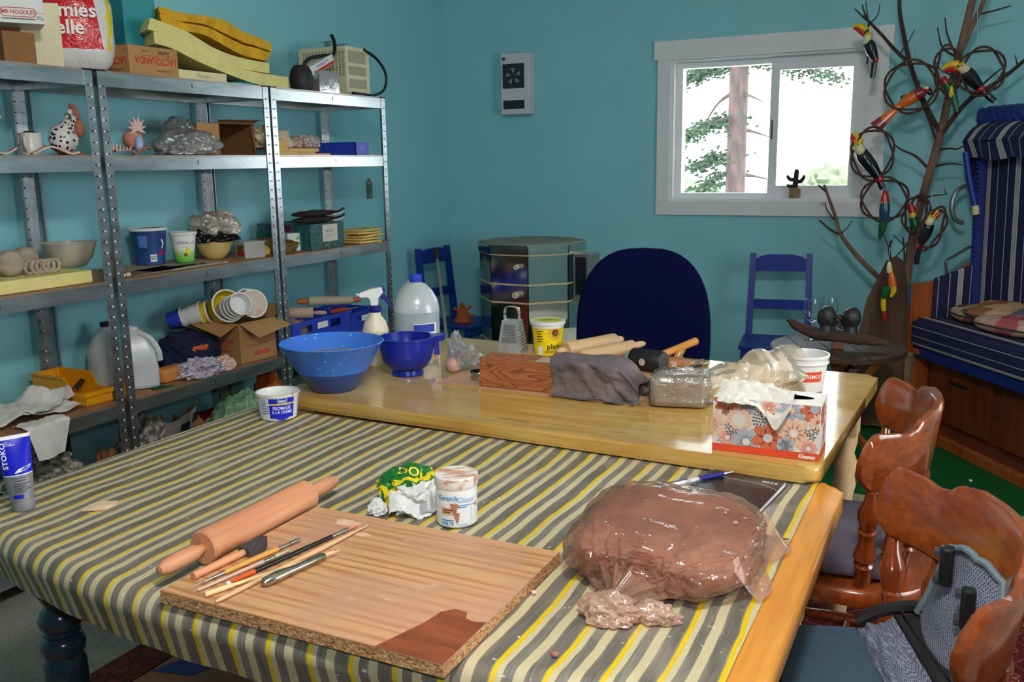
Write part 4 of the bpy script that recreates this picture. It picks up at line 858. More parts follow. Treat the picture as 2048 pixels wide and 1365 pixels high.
def jg(q):
    k = 1 if q.z < .12 else 1-.62*((q.z-.12)/.115)**1.4
    return Vector((q.x*k, q.y*k, q.z))
g.warp(jg).build('body', M_milky, t, ang=80)
G().tube(spline([(.025, -.03, .222), (.062, -.045, .20), (.088, -.05, .15), (.092, -.045, .11)], 8), [.012]*25, 12).build('handle', M_milky, t); G().lathe([(.022, .228), (.022, .246), (.018, .246), (.018, .235), (0, .235)], 20).build('neck', M_milky, t)
t = thing('green_pencil', 'dark green clip lying on the fourth shelf beside the jug', 'clip', (-2.835, 2.575, Z4+.0005), 1.25); G().box(-.045, .045, -.008, .008, 0, .006, r=.002).build('upper_jaw', M('dark_green_plastic', S(18, 84, 56), .4), t); G().box(-.045, .01, -.007, .007, .007, .012, r=.002).build('lower_jaw', M('dark_green_plastic', S(18, 84, 56)), t)
tag(G().box(-.035, .035, -.07, .07, 0, .058, r=.014).build('foam_block', M('orange_sponge', S(214, 140, 66), .9, var=.1, bmp=.4, bscale=80), loc=(-2.915, 2.695, Z4)), 'orange-tan rounded block beside the checked cloth', 'block')
crumple('blue_tshirt', 'bunched navy t-shirt with orange print beside the carton', 'shirt', (-3.06, 2.93, Z4), (.13, .13, .10), M('navy_orange_print', S(24, 28, 62), .95, var=.2, scale=10, col2=S(30, 36, 78)), 41, .25, 2, flat=.45)
g = G()
g.ball((0, 0, .02), (.012, .05, .012), 3, fn=lambda d: 1+.5*fbm(d, 3, 2, 1))
tag(g.build('orange_cloth', M('bright_orange_cloth', S(232, 104, 60), .9), loc=(-2.945, 2.90, Z4+.075)), 'strip of bright orange cloth peeping from the navy shirt', 'cloth')
crumple('checked_cloth', 'purple and white checked cloth spilling to the shelf edge', 'cloth', (-2.865, 2.80, Z4), (.07, .105, .05), plaid('purple_check', S(214, 206, 214), S(98, 86, 140), S(120, 106, 160), 30), 43, .42, 2.6, flat=.25, rz=-.2)
crumple('red_white_cloth', 'red and white patterned cloth folded against the carton', 'cloth', (-2.865, 2.935, Z4), (.05, .06, .04), plaid('red_white_check', S(232, 214, 206), S(214, 80, 70), S(226, 130, 110), 34), 45, .25, 2, flat=.3)
# open carton full of tubs
t = thing('kitchen_carton', 'open brown carton of stacked tubs with faded red lettering', 'carton', (-2.84, 3.03, Z4), math.radians(86))
g = G(); w = .004; Wd, Dp, Hh = .22, .33, .185
for b in ((0, Wd, 0, w), (0, Wd, Dp-w, Dp), (0, w, w, Dp-w), (Wd-w, Wd, w, Dp-w)): g.box(*b, 0, Hh)
g.box(0, Wd, 0, Dp, 0, w); g.build('body', M_card, t, smooth=False)
G().add([(0, 0, Hh), (Wd, 0, Hh), (Wd+.03, -.07, Hh-.035), (.035, -.085, Hh-.06)], [(0, 1, 2, 3)]).build('flap', M_card, t, smooth=False)
G().add([(0, 0, Hh), (0, Dp, Hh), (-.11, Dp-.02, Hh+.035), (-.09, .02, Hh-.045)], [(0, 1, 2, 3)]).build('flap', M_card, t, smooth=False)
G().add([(Wd, 0, Hh), (Wd, Dp, Hh), (Wd+.06, Dp, Hh+.05), (Wd+.06, 0, Hh+.05)], [(0, 1, 2, 3)]).build('flap', M_card, t, smooth=False)
M_fred = M('faded_red_ink', S(196, 84, 60), .7)
for s_, z, sz in (('Content: 1 Dozen', .105, .021), ('Contient: 1 Douzaine', .08, .021)): text(s_, sz, M_fred, t, lambda x, y: (.112+x, -.0012, z+y), sx=.92)
G().box(.08, .17, -.001, -.0004, .028, .048).build('red_bar', M_fred, t, smooth=False)
bars(lambda x, y: (-.001, .12-x, .10+y), .16, .010, 3, .022, M_fred, t)
# stacked tubs poking out of it, lying on their sides
def nest(name, lab, base_, axis, r, L, wallm, n, group='tubs in the carton', inside=None, lid=None):
    ax = Vector(axis).normalized(); q = Vector((0, 0, 1)).rotation_difference(ax)
    t = thing(name, lab, 'tub', base_, rot=q.to_euler(), group=group)
    G().lathe([(r*.78, 0), (r*.8, .002), (r*.97, L-.006), (r*1.03, L-.006), (r*1.03, L), (r*.95, L), (r*.9, L*.5), (0, L*.45)], 36).build('tub_wall', wallm, t)
    G().lathe([(r*1.04, L-.008), (r*1.05, L+.001), (r*.95, L+.001)], 36, cap0=False, cap1=False).build('rim', M_wpl, t)
    if lid:
        G().lathe([(r*.95, L-.002), (0, L-.001)], 30, cap0=False).build('lid', lid, t)
    return t
M_ytub = M('yellow_printed_tub', S(226, 196, 20), .35, var=.06); M_ylid = M('worn_red_white_lid', S(224, 210, 190), .5, var=.2, scale=14, col2=S(214, 110, 100), lo=.5, hi=.62)
zb = Z4+.20; ax1 = (.62, .02, .32)
nest('yogurt_tub', 'largest yellow tub lying mouth outward on the carton', (-2.985, 3.05, zb+.025), (.75, -.25, .30), .072, .12, M_ytub, 1)
for i in range(4): nest('white_tub', ('innermost white tub of the nested stack in the yellow tub', 'second white tub of the nested stack', 'third white tub of the nested stack', 'foremost white tub of the nested stack, open toward the room')[i], (-2.93+.022*i, 3.035-.004*i, zb+.03+.008*i), (.75, -.25, .30), .052-.001*i, .085, M_wpl, 1)
nest('white_tub', 'round tub with a worn red printed lid at the right of the carton', (-2.93, 3.175, zb+.035), (.72, -.32, .22), .062, .10, M_wpl, 1, lid=M_ylid)
nest('white_tub', 'wide white tub behind the red printed lid', (-2.99, 3.20, zb+.03), (.72, -.32, .22), .064, .10, M_wpl, 1)
nest('yogurt_tub', 'yellow tub lying at the left of the carton stack', (-3.03, 2.955, zb+.022), (.75, .45, .22), .05, .075, M_ytub, 1)
nest('white_tub', 'white ribbed tub at the far left of the carton stack', (-3.075, 2.925, zb+.014), (.75, .45, .22), .048, .10, M_wpl, 1)
nest('blue_tub', 'blue-bottomed tub at the back left of the carton', (-3.12, 2.90, zb+.004), (.75, .45, .22), .044, .07, M_bluepl, 1)
# blue crate with rolling pins on the right rack
def crate(name, lab, loc, w, d, h):
    t = thing(name, lab, 'crate', loc, math.radians(90))
    g = G(); th = .004
    # front wall pierced by two hand holes
    hs = [(.06, .15), (w*.5+.06, w*.5+.15)]
    for y0, y1 in ((0, th), (d-th, d)):
        xs = [0]+[v for a in hs for v in a]+[w]
        for i in range(len(xs)-1):
            if i % 2 == 0: g.box(xs[i], xs[i+1], y0, y1, 0, h)
            else: g.box(xs[i], xs[i+1], y0, y1, 0, h*.5); g.box(xs[i], xs[i+1], y0, y1, h*.82, h)
    g.box(0, th, th, d-th, 0, h); g.box(w-th, w, th, d-th, 0, h); g.box(th, w-th, th, d-th, 0, th)
    g.build('crate', M_bluepl, t, smooth=False)
    g = G()
    for b in ((-.006, w+.006, -.007, .001), (-.006, w+.006, d-.001, d+.007), (-.007, .001, 0, d), (w-.001, w+.007, 0, d)): g.box(*b, h-.012, h)
    g.build('rim', M_bluepl, t, smooth=False)
    G().box(w*.5-.05, w*.5+.03, -.0085, -.0072, h-.05, h-.02).build('paper_sticker', M_wht, t, smooth=False)
    return t
crate('blue_crate', 'royal blue plastic crate of rolling pins on the right rack', (-2.835, 3.38, Z4), .46, .33, .125)
crate('blue_crate', 'smaller blue crate beyond the rolling pin crate', (-2.85, 3.87, Z4), .26, .31, .10)
def rpin(name, lab, a, b, r, bodyL, mat, hm, hr=.011, group=None, loc=None):
    """rolling pin between points a and b (handle tips), turned body of radius r"""
    a, b = Vector(a), Vector(b); L = (b-a).length; q = Vector((1, 0, 0)).rotation_difference((b-a).normalized())
    t = thing(name, lab, 'rolling pin', a.lerp(b, .5), rot=q.to_euler(), group=group)
    mx = R(PI/2, 'Y'); hb = bodyL/2
    G().lathe([(r*.9, -hb), (r, -hb+.004), (r, hb-.004), (r*.9, hb)], 32, mx).build('roller', mat, t)
    k = L/2-hb
    for s in (-1, 1):
        pr = [(hr*.55, hb), (hr*.6, hb+k*.08), (hr*.95, hb+k*.2), (hr*1.05, hb+k*.55), (hr*.85, hb+k*.85), (hr*.5, hb+k*.98), (0, hb+k)]
        G().lathe(pr, 18, mx if s > 0 else R(PI, 'Z') @ mx, cap0=False).build('handle', hm, t)
    return t
M_owood = Mwood('orange_wood', S(186, 88, 34), S(214, 116, 56), .4, 'X', 8, .3, .5)
rpin('rolling_pin', 'rolling pin with orange handles lying across the blue crate', (-3.03, 3.66, Z4+.185), (-2.90, 4.03, Z4+.150), .024, .27, M('grey_wood_roller', S(190, 178, 156), .6, var=.08), M_owood, .014)
rpin('rolling_pin', 'thick pale rolling pin pointing out of the blue crate', (-3.08, 3.50, Z4+.15), (-2.86, 3.68, Z4+.135), .028, .15, M('dusty_pink_wood', S(196, 168, 148), .6, var=.08), M('dusty_pink_wood', S(196, 168, 148)), .011)
t = thing('wooden_handle_tool', 'red-brown wooden handled tool lying on the crate', 'tool', (-2.86, 3.79, Z4+.130), 1.2); G().lathe([(.006, -.06), (.013, -.04), (.015, 0), (.009, .05), (.006, .055)], 14, R(PI/2, 'Y')).build('handle', M('red_brown_wood', S(150, 62, 28), .4, var=.15), t); G().tube([(.05, 0, 0), (.11, 0, .004)], .004, 8).build('shank', M_galv, t)
crumple('plastic_bag', 'grey plastic bag of things at the left of the blue crate', 'plastic bag', (-2.97, 3.50, Z4+.04), (.10, .10, .06), Mfilm('grey_film', S(150, 140, 140), .7, .2, .6, 22, .8), 51, .3, 2.3, flat=.3)
# -- bottom shelf
M_news = M('newsprint', S(128, 120, 112), .9, var=.4, scale=45, col2=S(190, 184, 174), lo=.42, hi=.58); M_brownp = M('brown_paper', S(142, 96, 58), .85, var=.2, scale=12)
crumple('newspaper', 'crumpled newspaper lying on the teal tote under the hanging towel', 'newspaper', (-3.03, 2.12, Z5+.174), (.11, .13, .075), M_news, 61, .34, 2.6, flat=.5, oc=5)
crumple('newspaper', 'crumpled newspaper wad on the bottom shelf beside the rack post', 'newspaper', (-3.03, 2.63, Z5), (.12, .10, .18), M_news, 63, .34, 2.4, flat=.5, oc=5)
crumple('brown_paper', 'crumpled brown packing paper on the bottom shelf', 'paper', (-3.0, 2.86, Z5), (.10, .09, .16), M_brownp, 65, .34, 2.8, flat=.5, oc=5)
crumple('brown_paper', 'brown paper stuffed between the teal tote and the rack post', 'paper', (-3.05, 2.45, Z5), (.06, .05, .13), M_brownp, 67, .34, 2.8, flat=.5, oc=5)
crumple('green_bag', 'pale green plastic bag bulging on the bottom shelf', 'plastic bag', (-2.92, 3.09, Z5), (.14, .15, .20), Mfilm('pale_green_film', S(150, 196, 158), .8, .25, .3, 14, .6), 69, .22, 2.2, flat=.5)
g = G(); g.sheet(lambda u, v: (.02*math.sin(u*5), -.10+.2*u, .0+.20*v+.01*math.sin(u*9+v*4)), 16, 12, .002)
t = tag(g.build('newspaper', M('newsprint_pale', S(176, 170, 160), .9, var=.1, scale=50), loc=(-2.815, 2.60, Z5+.16), rot=(0, .25, .1), ang=60), 'flat newspaper sheet propped beside the rack post', 'newspaper')
for i, (u, v, w, h) in enumerate(((-.06, .14, .06, .045), (.03, .16, .05, .04), (.03, .05, .045, .05), (-.05, .06, .07, .02))): G().box(.017, .0175, u, u+w, v, v+h).warp(lambda q: Vector((.03+.02*math.sin((q.y+.1)/.2*5)-.006, q.y, q.z))).build('printed_picture', M_black, t, smooth=False)
crumple('orange_bag', 'bright orange cloth behind the green plastic bag', 'cloth', (-2.99, 3.37, Z5), (.08, .07, .22), M('orange_fabric', S(226, 104, 40), .8, var=.15), 71, .25, 2.2, flat=.5)
crumple('dark_green_bag', 'dark green bag at the right end of the bottom shelf', 'bag', (-3.0, 3.66, Z5), (.13, .16, .24), M('dark_green_fabric', S(16, 62, 44), .6, var=.2), 73, .2, 2, flat=.5)
tag(G().box(-.06, .06, -.10, .10, 0, .20, r=.004).build('red_box', M('red_box_card', S(176, 28, 36), .5, var=.1), loc=(-3.11, 3.14, Z5)), 'red box standing on the bottom shelf behind the green bag', 'box')
# teal storage tote on the floor at the left
t = thing('storage_tote', 'dark teal plastic storage tote with lid on the bottom shelf of the left rack', 'tote', (-2.995, 1.94, Z5+.001))
M_tote = M('dark_teal_plastic', S(10, 92, 104), .4, var=.06)
g = G(); g.add([(x*.13, y*.30, 0) for x, y in ((-1, -1), (1, -1), (1, 1), (-1, 1))]+[(x*.15, y*.33, .145) for x, y in ((-1, -1), (1, -1), (1, 1), (-1, 1))], [(3, 2, 1, 0), (0, 1, 5, 4), (1, 2, 6, 5), (2, 3, 7, 6), (3, 0, 4, 7), (4, 5, 6, 7)]); g.build('tub', M_tote, t, smooth=False)
G().box(-.165, .165, -.345, .345, .145, .162, r=.006).build('lid', M_tote, t); G().box(-.11, .11, -.28, .28, .162, .172, r=.004).build('lid_panel', M_tote, t)
for s in (-1, 1): G().box(.155, .175, s*.16-.05, s*.16+.05, .11, .165, r=.004).build('clip', M_tote, t)
# ------------------------------------------------------------------ things on the maple table
TZ = .7955; CZ = .7535
M_bluebowl = M('sky_blue_plastic', S(58, 118, 214), .3, var=.06, sss=.15); M_slip = M('grey_clay_slip', S(150, 136, 132), .5, var=.12, scale=20)
def splash(name, c, cs):
    m, p = base(name); v = coords(m); f = nz(m, v, 70, 2, .6); k = ramp(m, f, [(.66, (0, 0, 0, 1)), (.69, (1, 1, 1, 1))])
    lnk(m, mixc(m, mth(m, 'MULTIPLY', k, .75), c, cs), p.inputs['Base Color']); p.inputs['Roughness'].default_value = .32; return m
M_bb = splash('sky_blue_plastic_splashed', S(58, 118, 214), S(196, 200, 214)); M_bbd = M('sky_blue_plastic_filled', S(40, 74, 150), .32, var=.04)
t = thing('blue_bowl', 'large flared sky blue plastic bowl with grey slip on the maple table', 'bowl', (-1.675, 2.17, TZ))
G().lathe([(.060, 0), (.066, .002), (.1065, .062)], 56).build('filled_wall', M_bbd, t)
G().lathe([(.1065, .062), (.152, .143), (.155, .145), (.153, .1475), (.149, .145), (.103, .062), (.07, .02), (0, .018)], 56, cap0=False).build('wall', M_bb, t)
G().lathe([(.125, .10), (0, .102)], 48, cap0=False).build('slip', M_slip, t)
random.seed(9)
for i in range(7): a = random.uniform(0, 6.28); r = random.uniform(.0, .07); G().ball((r*math.cos(a), r*math.sin(a)+.03, .104), (random.uniform(.01, .026), random.uniform(.008, .018), .009), 2, fn=lambda d: 1+.4*fbm(d, 2, 3, i)).build('slip_lump', M('blue_grey_lump', S(96, 112, 150), .6, var=.2), t)
M_navybowl = M('deep_blue_plastic', S(22, 40, 150), .28, var=.04)
t = thing('mixing_bowl', 'deep blue mixing bowl with a foot and pouring lip on the maple table', 'bowl', (-1.575, 2.425, TZ), face(-1.575, 2.425))
G().lathe([(.050, 0), (.052, .004), (.049, .018), (.062, .026), (.078, .05), (.086, .085), (.087, .118), (.091, .119), (.091, .124), (.085, .124), (.083, .085), (.06, .03), (0, .02)], 48).build('bowl', M_navybowl, t)
G().add([(.076, -.038, .124), (.125, -.014, .128), (.125, .014, .128), (.076, .038, .124), (.078, -.03, .104), (.12, -.010, .108), (.12, .010, .108), (.078, .03, .104)], [(0, 1, 2, 3), (7, 6, 5, 4), (0, 4, 5, 1), (1, 5, 6, 2), (2, 6, 7, 3), (0, 3, 7, 4)]).build('pouring_lip', M_navybowl, t)
G().box(.086, .104, -.006, .006, .06, .108, r=.002).build('grip_rib', M_navybowl, t)
# water jug
x, y = -1.735, 2.745
t = thing('water_jug', 'large clear-white water jug with a blue cap on the maple table', 'jug', (x, y, TZ), face(x, y))
def jugshape(g, h):
    def w(q):
        a = math.atan2(q.y, q.x); k = 1+.06*math.sin(2*a)**2*(1 if q.z < .15 else max(0, 1-(q.z-.15)/.08)); return Vector((q.x*k, q.y*k*.92, q.z))
    return g.warp(w)
M_jugw = Mfilm('jug_water_level', S(196, 206, 216), .82, .2, .3, 6, .04); M_jugp = Mfilm('jug_polythene', S(226, 230, 234), .78, .22, .3, 6, .04)
jugshape(G().lathe([(.070, 0), (.080, .01), (.081, .15)], 40), .27).build('filled_part', M_jugw, t)
jugshape(G().lathe([(.081, .15), (.080, .165), (.074, .19), (.058, .22), (.034, .245), (.02, .25), (.02, .26)], 40, cap0=False), .27).build('shoulder', M_jugp, t)
G().lathe([(.0215, .253), (.0225, .255), (.0225, .276), (.020, .279), (0, .279)], 32).build('cap', M_bluepl, t)
fj = on_cyl(.0855, .0855, .27, -PI/2+.35, .075, .002); patch(fj, .085, .08, M_wht, t, 'paper_label'); patch(on_cyl(.0855, .0855, .27, -PI/2+.3, .098, .003), .075, .028, M_blueink, t, 'blue_band')
G().tube(spline([(-.02, .03, .245), (-.05, .05, .21), (-.07, .055, .15), (-.072, .05, .11)], 6), .012, 10).build('handle', M_jugp, t)
# spray bottle
x, y = -1.755, 2.515
t = thing('spray_bottle', 'off-white spray bottle with a white and blue trigger head', 'spray bottle', (x, y, TZ), face(x, y))
M_aged = M('aged_white_plastic', S(224, 214, 192), .4, var=.04, sss=.1); M_navyp = M('navy_plastic', S(26, 28, 120), .4, var=.05)
G().lathe([(.040, 0), (.043, .004), (.044, .10), (.0425, .102), (.044, .104), (.044, .115), (.036, .145), (.020, .168), (.019, .185)], 36).build('bottle', M_aged, t)
G().lathe([(.0195, .178), (.0205, .18), (.0205, .200), (.018, .202)], 28).build('collar', M_navyp, t)
G().prism([(-.012, .20), (.012, .20), (.013, .225), (.03, .245), (.026, .262), (-.012, .256), (-.045, .245), (-.052, .238), (-.046, .230), (-.022, .230), (-.014, .222)], -.012, .012, R(PI/2, 'X')).build('head', M_wpl, t)
G().lathe([(.0045, 0), (.0055, .008), (.003, .009)], 10, T(-.05, 0, .238) @ R(-PI/2, 'Y')).build('nozzle', M_wpl, t)
G().prism([(.012, .236), (.028, .244), (.042, .23), (.058, .19), (.054, .186), (.032, .218), (.014, .226)], -.008, .008, R(PI/2, 'X')).build('trigger', M_navyp, t)
G().box(.018, .036, -.011, .011, .245, .262, r=.003).build('rear_knob', M_navyp, t)
# thin board (sheet) under the timber
M_sheet = M('dusty_pink_sheet', S(202, 158, 128), .55, var=.12, scale=8, bmp=.1)
tag(G().box(-.325, .325, -.31, .31, 0, .0045).build('thin_board', M_sheet, loc=(-1.088, 2.655, TZ), rot=(0, 0, RT2), smooth=False), 'thin pinkish work board lying on the maple table', 'board')
BZ = TZ+.0048
# little wad of clay in film
t = thing('wrapped_clay', 'small lump of pale clay twisted in cling film beside the blue bowl', 'clay', (-1.447, 2.50, TZ)); G().ball((0, 0, .026), (.028, .026, .026), 4, fn=lambda d: 1+.07*fbm(d, 5, 4)).build('clay', M('pink_clay', S(206, 168, 150), .7, var=.12), t)
M_cling = Mfilm('cling_film', S(232, 234, 238), .12, .06, .8, 50, .7)
o = crumple('film', None, None, (.02, .03, .02), (.048, .04, .04), M_cling, 81, .5, 3.2, flat=.3, parent=t)
o = crumple('film_tail', None, None, (.0, .015, .05), (.022, .02, .05), M_cling, 83, .5, 3.0, flat=.4, parent=t)
t = thing('metal_ring', 'small shiny metal cutter ring against the timber block', 'cutter', (-1.315, 2.43, BZ)); G().lathe([(.028, 0), (.028, .026), (.026, .027), (.026, .012), (.0262, .001)], 32, cap0=False, cap1=False).build('band', M('polished_steel', S(180, 180, 176), .2, metal=1, var=.05), t); G().lathe([(.0285, .022), (.030, .024), (.0285, .027)], 32, cap0=False, cap1=False).build('rolled_edge', M('polished_steel', S(180, 180, 176)), t)
# timber block
def block_mat():
    m, p = base('red_cedar_block'); v = coords(m, (.3, 1.0, 1.6)); ctr = mth(m, 'FRACT', mth(m, 'MULTIPLY', nz(m, v, 13, 1.5, .4), 16))
    c = ramp(m, ctr, [(0, S(98, 52, 28)), (.18, S(160, 92, 52)), (.8, S(184, 114, 70)), (1, S(120, 66, 36))]); c = mixc(m, mth(m, 'MULTIPLY', nz(m, coords(m, (.05, 1, 1)), 160, 3), .4), c, S(140, 74, 38))
    lnk(m, c, p.inputs['Base Color']); p.inputs['Roughness'].default_value = .65; return m
t = thing('timber_block', 'long reddish timber block half covered by a grey cloth', 'timber block', (-1.035, 2.40, BZ), math.radians(1))
G().box(-.238, .165, -.046, .046, 0, .088, r=.0025).build('block', block_mat(), t)
g = G(); g.sheet(lambda u, v: (-.06+.14*u, -.04+.075*v, .0892+.001*fbm((u*4, v*4, 0), 2)), 8, 4, .0008); g.build('pale_dust_patch', M('plaster_dust', S(190, 170, 150), .95, var=.1), t)
# grey cloth draped around its right half
M_gcloth = M('grey_purple_cloth', S(106, 96, 102), .95, var=.12, scale=8, bmp=.35, bscale=45, col2=S(140, 116, 106), lo=.5, hi=.85)
def drape(u, v):
    x = -.005+.262*u+.008*math.sin(v*9)+.006*fbm((u*3, v*6, 2), 1.5); s = v*.36
    if s < .035: y, z = -.075+.02*s/.035, .004+.004*math.sin(u*14)
    elif s < .125: k = (s-.035)/.09; y, z = -.057+.004*math.sin(k*PI), .006+.094*k
    elif s < .24: k = (s-.125)/.115; y, z = -.055+.115*k, .100+.006*math.sin(k*PI)
    else: k = (s-.24)/.12; y, z = .062+.012*k, .098-.092*k
    f = fbm((u*2.2, v*5, 4), 1.6, 4)*.012+.007*math.sin(u*10+v*14)*(.3+u)
    if y < -.045: y -= abs(f)*1.2
    else: z += abs(f)*.5
    if u > .7: z *= 1-.62*((u-.7)/.3)**1.4
    return (x, y, max(.002, z))
g = G(); g.sheet(drape, 60, 80, .002); tag(g.build('grey_cloth', M_gcloth, loc=(-1.035, 2.40, BZ), rot=(0, 0, math.radians(1)), ang=70), 'dusty grey cloth draped over the right half of the timber block', 'cloth')
g = G(); g.tube(spline([(-.79, 2.42, BZ+.02), (-.765, 2.44, BZ+.015), (-.735, 2.45, BZ+.010), (-.70, 2.46, BZ+.003)], 6), lerps([.02, .016, .012, .006], 19), 10, sq=.5)
tag(g.warp(lambda q: q-Vector((-.75, 2.45, BZ))).build('rag_end', M_gcloth, loc=(-.75, 2.45, BZ)), 'twisted grey rag end between the cloth and the wrapped clay', 'cloth')
# box grater
t = thing('box_grater', 'steel box grater with an arched handle on the maple table', 'grater', (-1.405, 2.845, BZ), math.radians(2))
M_steel = M('grater_steel', S(206, 208, 204), .34, metal=.6, var=.12, scale=30); wb, db, wt, dt, h = .045, .037, .030, .022, .115
c4 = [(-wb, -db), (wb, -db), (wb, db), (-wb, db)]; d4 = [(-wt, -dt), (wt, -dt), (wt, dt), (-wt, dt)]
G().add([(a, b, 0) for a, b in c4]+[(a, b, h) for a, b in d4], [(0, 1, 5, 4), (1, 2, 6, 5), (2, 3, 7, 6), (3, 0, 4, 7), (4, 5, 6, 7)]).build('body', M_steel, t, smooth=False)
def gface(side):  # maps (s, z) on a face, s in -1..1
    def f(s, z, off=.0006):
        k = z/h; W_ = wb+(wt-wb)*k; D_ = db+(dt-db)*k
        return (s*W_, -D_-off, z) if side == 'f' else ((W_+off), s*D_, z)
    return f
f = gface('f'); g = G()
for r in range(11):
    for c in range(9):
        s = -.62+c*.155+(.07 if r % 2 else 0); z = .04+r*.0058
        g.add([f(s-.055, z-.0026), f(s+.055, z+.0006), f(s+.055, z+.0032), f(s-.055, z)], [(0, 1, 2, 3)])
o = g.build('fine_slots', M_slot, t, smooth=False); o['kind'] = 'stuff'
f = gface('r'); gs = G(); gt = G()
for r in range(8):
    for c in range(4):
        s = -.6+c*.4; z = .018+r*.0115+(.004 if c % 2 else 0); p = Vector(f(s, z))
        gt.ball(p, (.004, .005, .004), 1); gs.add([f(s-.16, z-.005, .0008), f(s+.16, z-.005, .0008), f(s+.1, z-.0022, .0008), f(s-.1, z-.0022, .0008)], [(0, 1, 2, 3)])
o = gt.build('grating_teeth', M_steel, t); o['kind'] = 'stuff'; o = gs.build('tooth_openings', M_slot, t, smooth=False); o['kind'] = 'stuff'
G().tube(spline([(-.026, 0, h-.012), (-.027, 0, h+.028), (-.018, 0, h+.045), (.018, 0, h+.045), (.027, 0, h+.028), (.026, 0, h-.012)], 6), .012, 8, sq=.16, up=(0, 0, 1)).warp(lambda q: Vector((q.x, q.y, q.z))).build('handle', M_steel, t)
# yellow yogurt tub with sunflower
x, y = -1.275, 2.86
t = tub('yogurt_tub', 'yellow tub with a sunflower reading plain, behind the grater', 'tub', (x, y, BZ), .047, .056, .118, M('bright_yellow_print', S(244, 218, 16), .35, var=.03), M_wpl, rz=face(x, y))
cy = lambda a, z: on_cyl(.047, .056, .118, -PI/2+a, z, .0012)
G().lathe([(.0525, .1205), (0, .121)], 36, cap0=False).build('lid_print', M('lid_green_yellow', S(206, 206, 70), .45, var=.1, scale=30), t); bars(lambda a, b: (a, b*.9-.002, .1216), .045, .004, 2, .008, M_black, t)
G().lathe([(.0562, .098), (.0578, .1085)], 40, cap0=False, cap1=False).build('white_collar', M_wpl, t)
disc(cy(.50, .083), .013, M('sunflower_centre', S(112, 74, 26), .6, var=.4, scale=120), t, 'sunflower_centre')
for i in range(14):
    a = 2*PI*i/14; f0 = on_cyl(.047, .056, .118, -PI/2+.50, .083, .0009)
    disc(lambda X, Y: f0(X*math.cos(a)-Y*math.sin(a)+.021*math.cos(a), X*math.sin(a)+Y*math.cos(a)+.021*math.sin(a)), .010, M('petal_yellow', S(222, 160, 50), .5, var=.1), t, 'petal', 8, 1, .35)
text('plain', .026, M_black, t, cy(.42, .034), bold=.012); text('stirred yogurt', .0105, M_black, t, cy(.4, .017), bold=.01)
bars(cy(-.55, .088), .026, .003, 5, .009, M_black, t)
patch(cy(-.55, .02), .018, .03, M_wht, t, 'barcode_label')
# pale rolling pins and mallets
M_pw = Mwood('pale_rolling_wood', S(206, 166, 122), S(226, 190, 148), .55, 'X', 6, .05, .5)
rpin('rolling_pin', 'thicker pale rolling pin beside the yellow tub', (-1.205, 2.775, BZ+.028), (-1.075, 3.075, BZ+.028), .0275, .24, M_pw, M_pw, .013)
rpin('rolling_pin', 'slimmer pale rolling pin nearer the mallet', (-1.135, 2.69, BZ+.023), (-.985, 3.05, BZ+.023), .0225, .26, M_pw, M_pw, .012)
tag(G().lathe([(.010, -.08), (.012, -.05), (.012, .05), (.008, .08)], 14, R(PI/2, 'Y')).build('wooden_dowel', M_pw, loc=(-1.20, 3.0, BZ+.0125), rot=(0, 0, .2)), 'short pale dowel behind the thick rolling pin', 'dowel')
M_orw = Mwood('orange_handle_wood', S(196, 128, 54), S(222, 158, 80), .4, 'X', 8, .3, .5)
def mallet(name, lab, c, ang, hl, hr, handle, hang, hmat, gr=None, z=None):
    t = thing(name, lab, 'mallet', (c[0], c[1], BZ), ang, gr); mx = T(0, 0, hr) @ R(PI/2, 'Y')
    G().lathe([(hr*.92, -hl), (hr, -hl+.004), (hr, hl-.004), (hr*.92, hl)], 28, mx).build('head', hmat, t)
    for s in (-1, 1): G().lathe([(hr*.9, 0), (hr*.8, .0015), (0, .002)], 24, T(s*hl, 0, hr) @ R(s*PI/2, 'Y'), cap0=False).build('striking_face', M('worn_rubber_face', S(74, 76, 76), .8, var=.3, scale=50), t)
    d = Vector((math.cos(hang), math.sin(hang), .06)); a = Vector((0, 0, hr)); G().tube([a, a+d*.05, a+d*handle*.6, a+d*handle], [.011, .012, .0125, .0135], 14).build('handle', M_orw, t)
    G().lathe([(.0115, 0), (.011, .001), (0, .0012)], 16, T(*(Vector((0, 0, hr))-Vector((math.cos(hang), math.sin(hang), 0))*(hr+.0))) @ R(hang, 'Z') @ R(-PI/2, 'Y')).build('handle_end', M_pinkclay, t)
    return t
M_rub = M('black_rubber', S(22, 22, 24), .55, var=.15)
mallet('rubber_mallet', 'black rubber mallet with an orange wooden handle behind the grey cloth', (-.872, 2.735), math.radians(-12), .056, .035, .285, math.radians(86), M_rub)
t = mallet('wooden_mallet', 'second mallet with a darker wooden head behind the rubber one', (-.80, 2.78), math.radians(20), .03, .022, .18, math.radians(78), Mwood('brown_mallet_wood', S(150, 96, 50), S(180, 122, 70), .5, 'X', 8, .1, .5))
tag(G().ball((0, 0, .022), (.045, .035, .03), 3, fn=lambda d: 1+.06*fbm(d, 4)).build('green_stone', M('grey_green_stone', S(150, 170, 156), .7, var=.1), loc=(-.93, 2.80, BZ)), 'rounded grey-green lump behind the black mallet', 'stone')
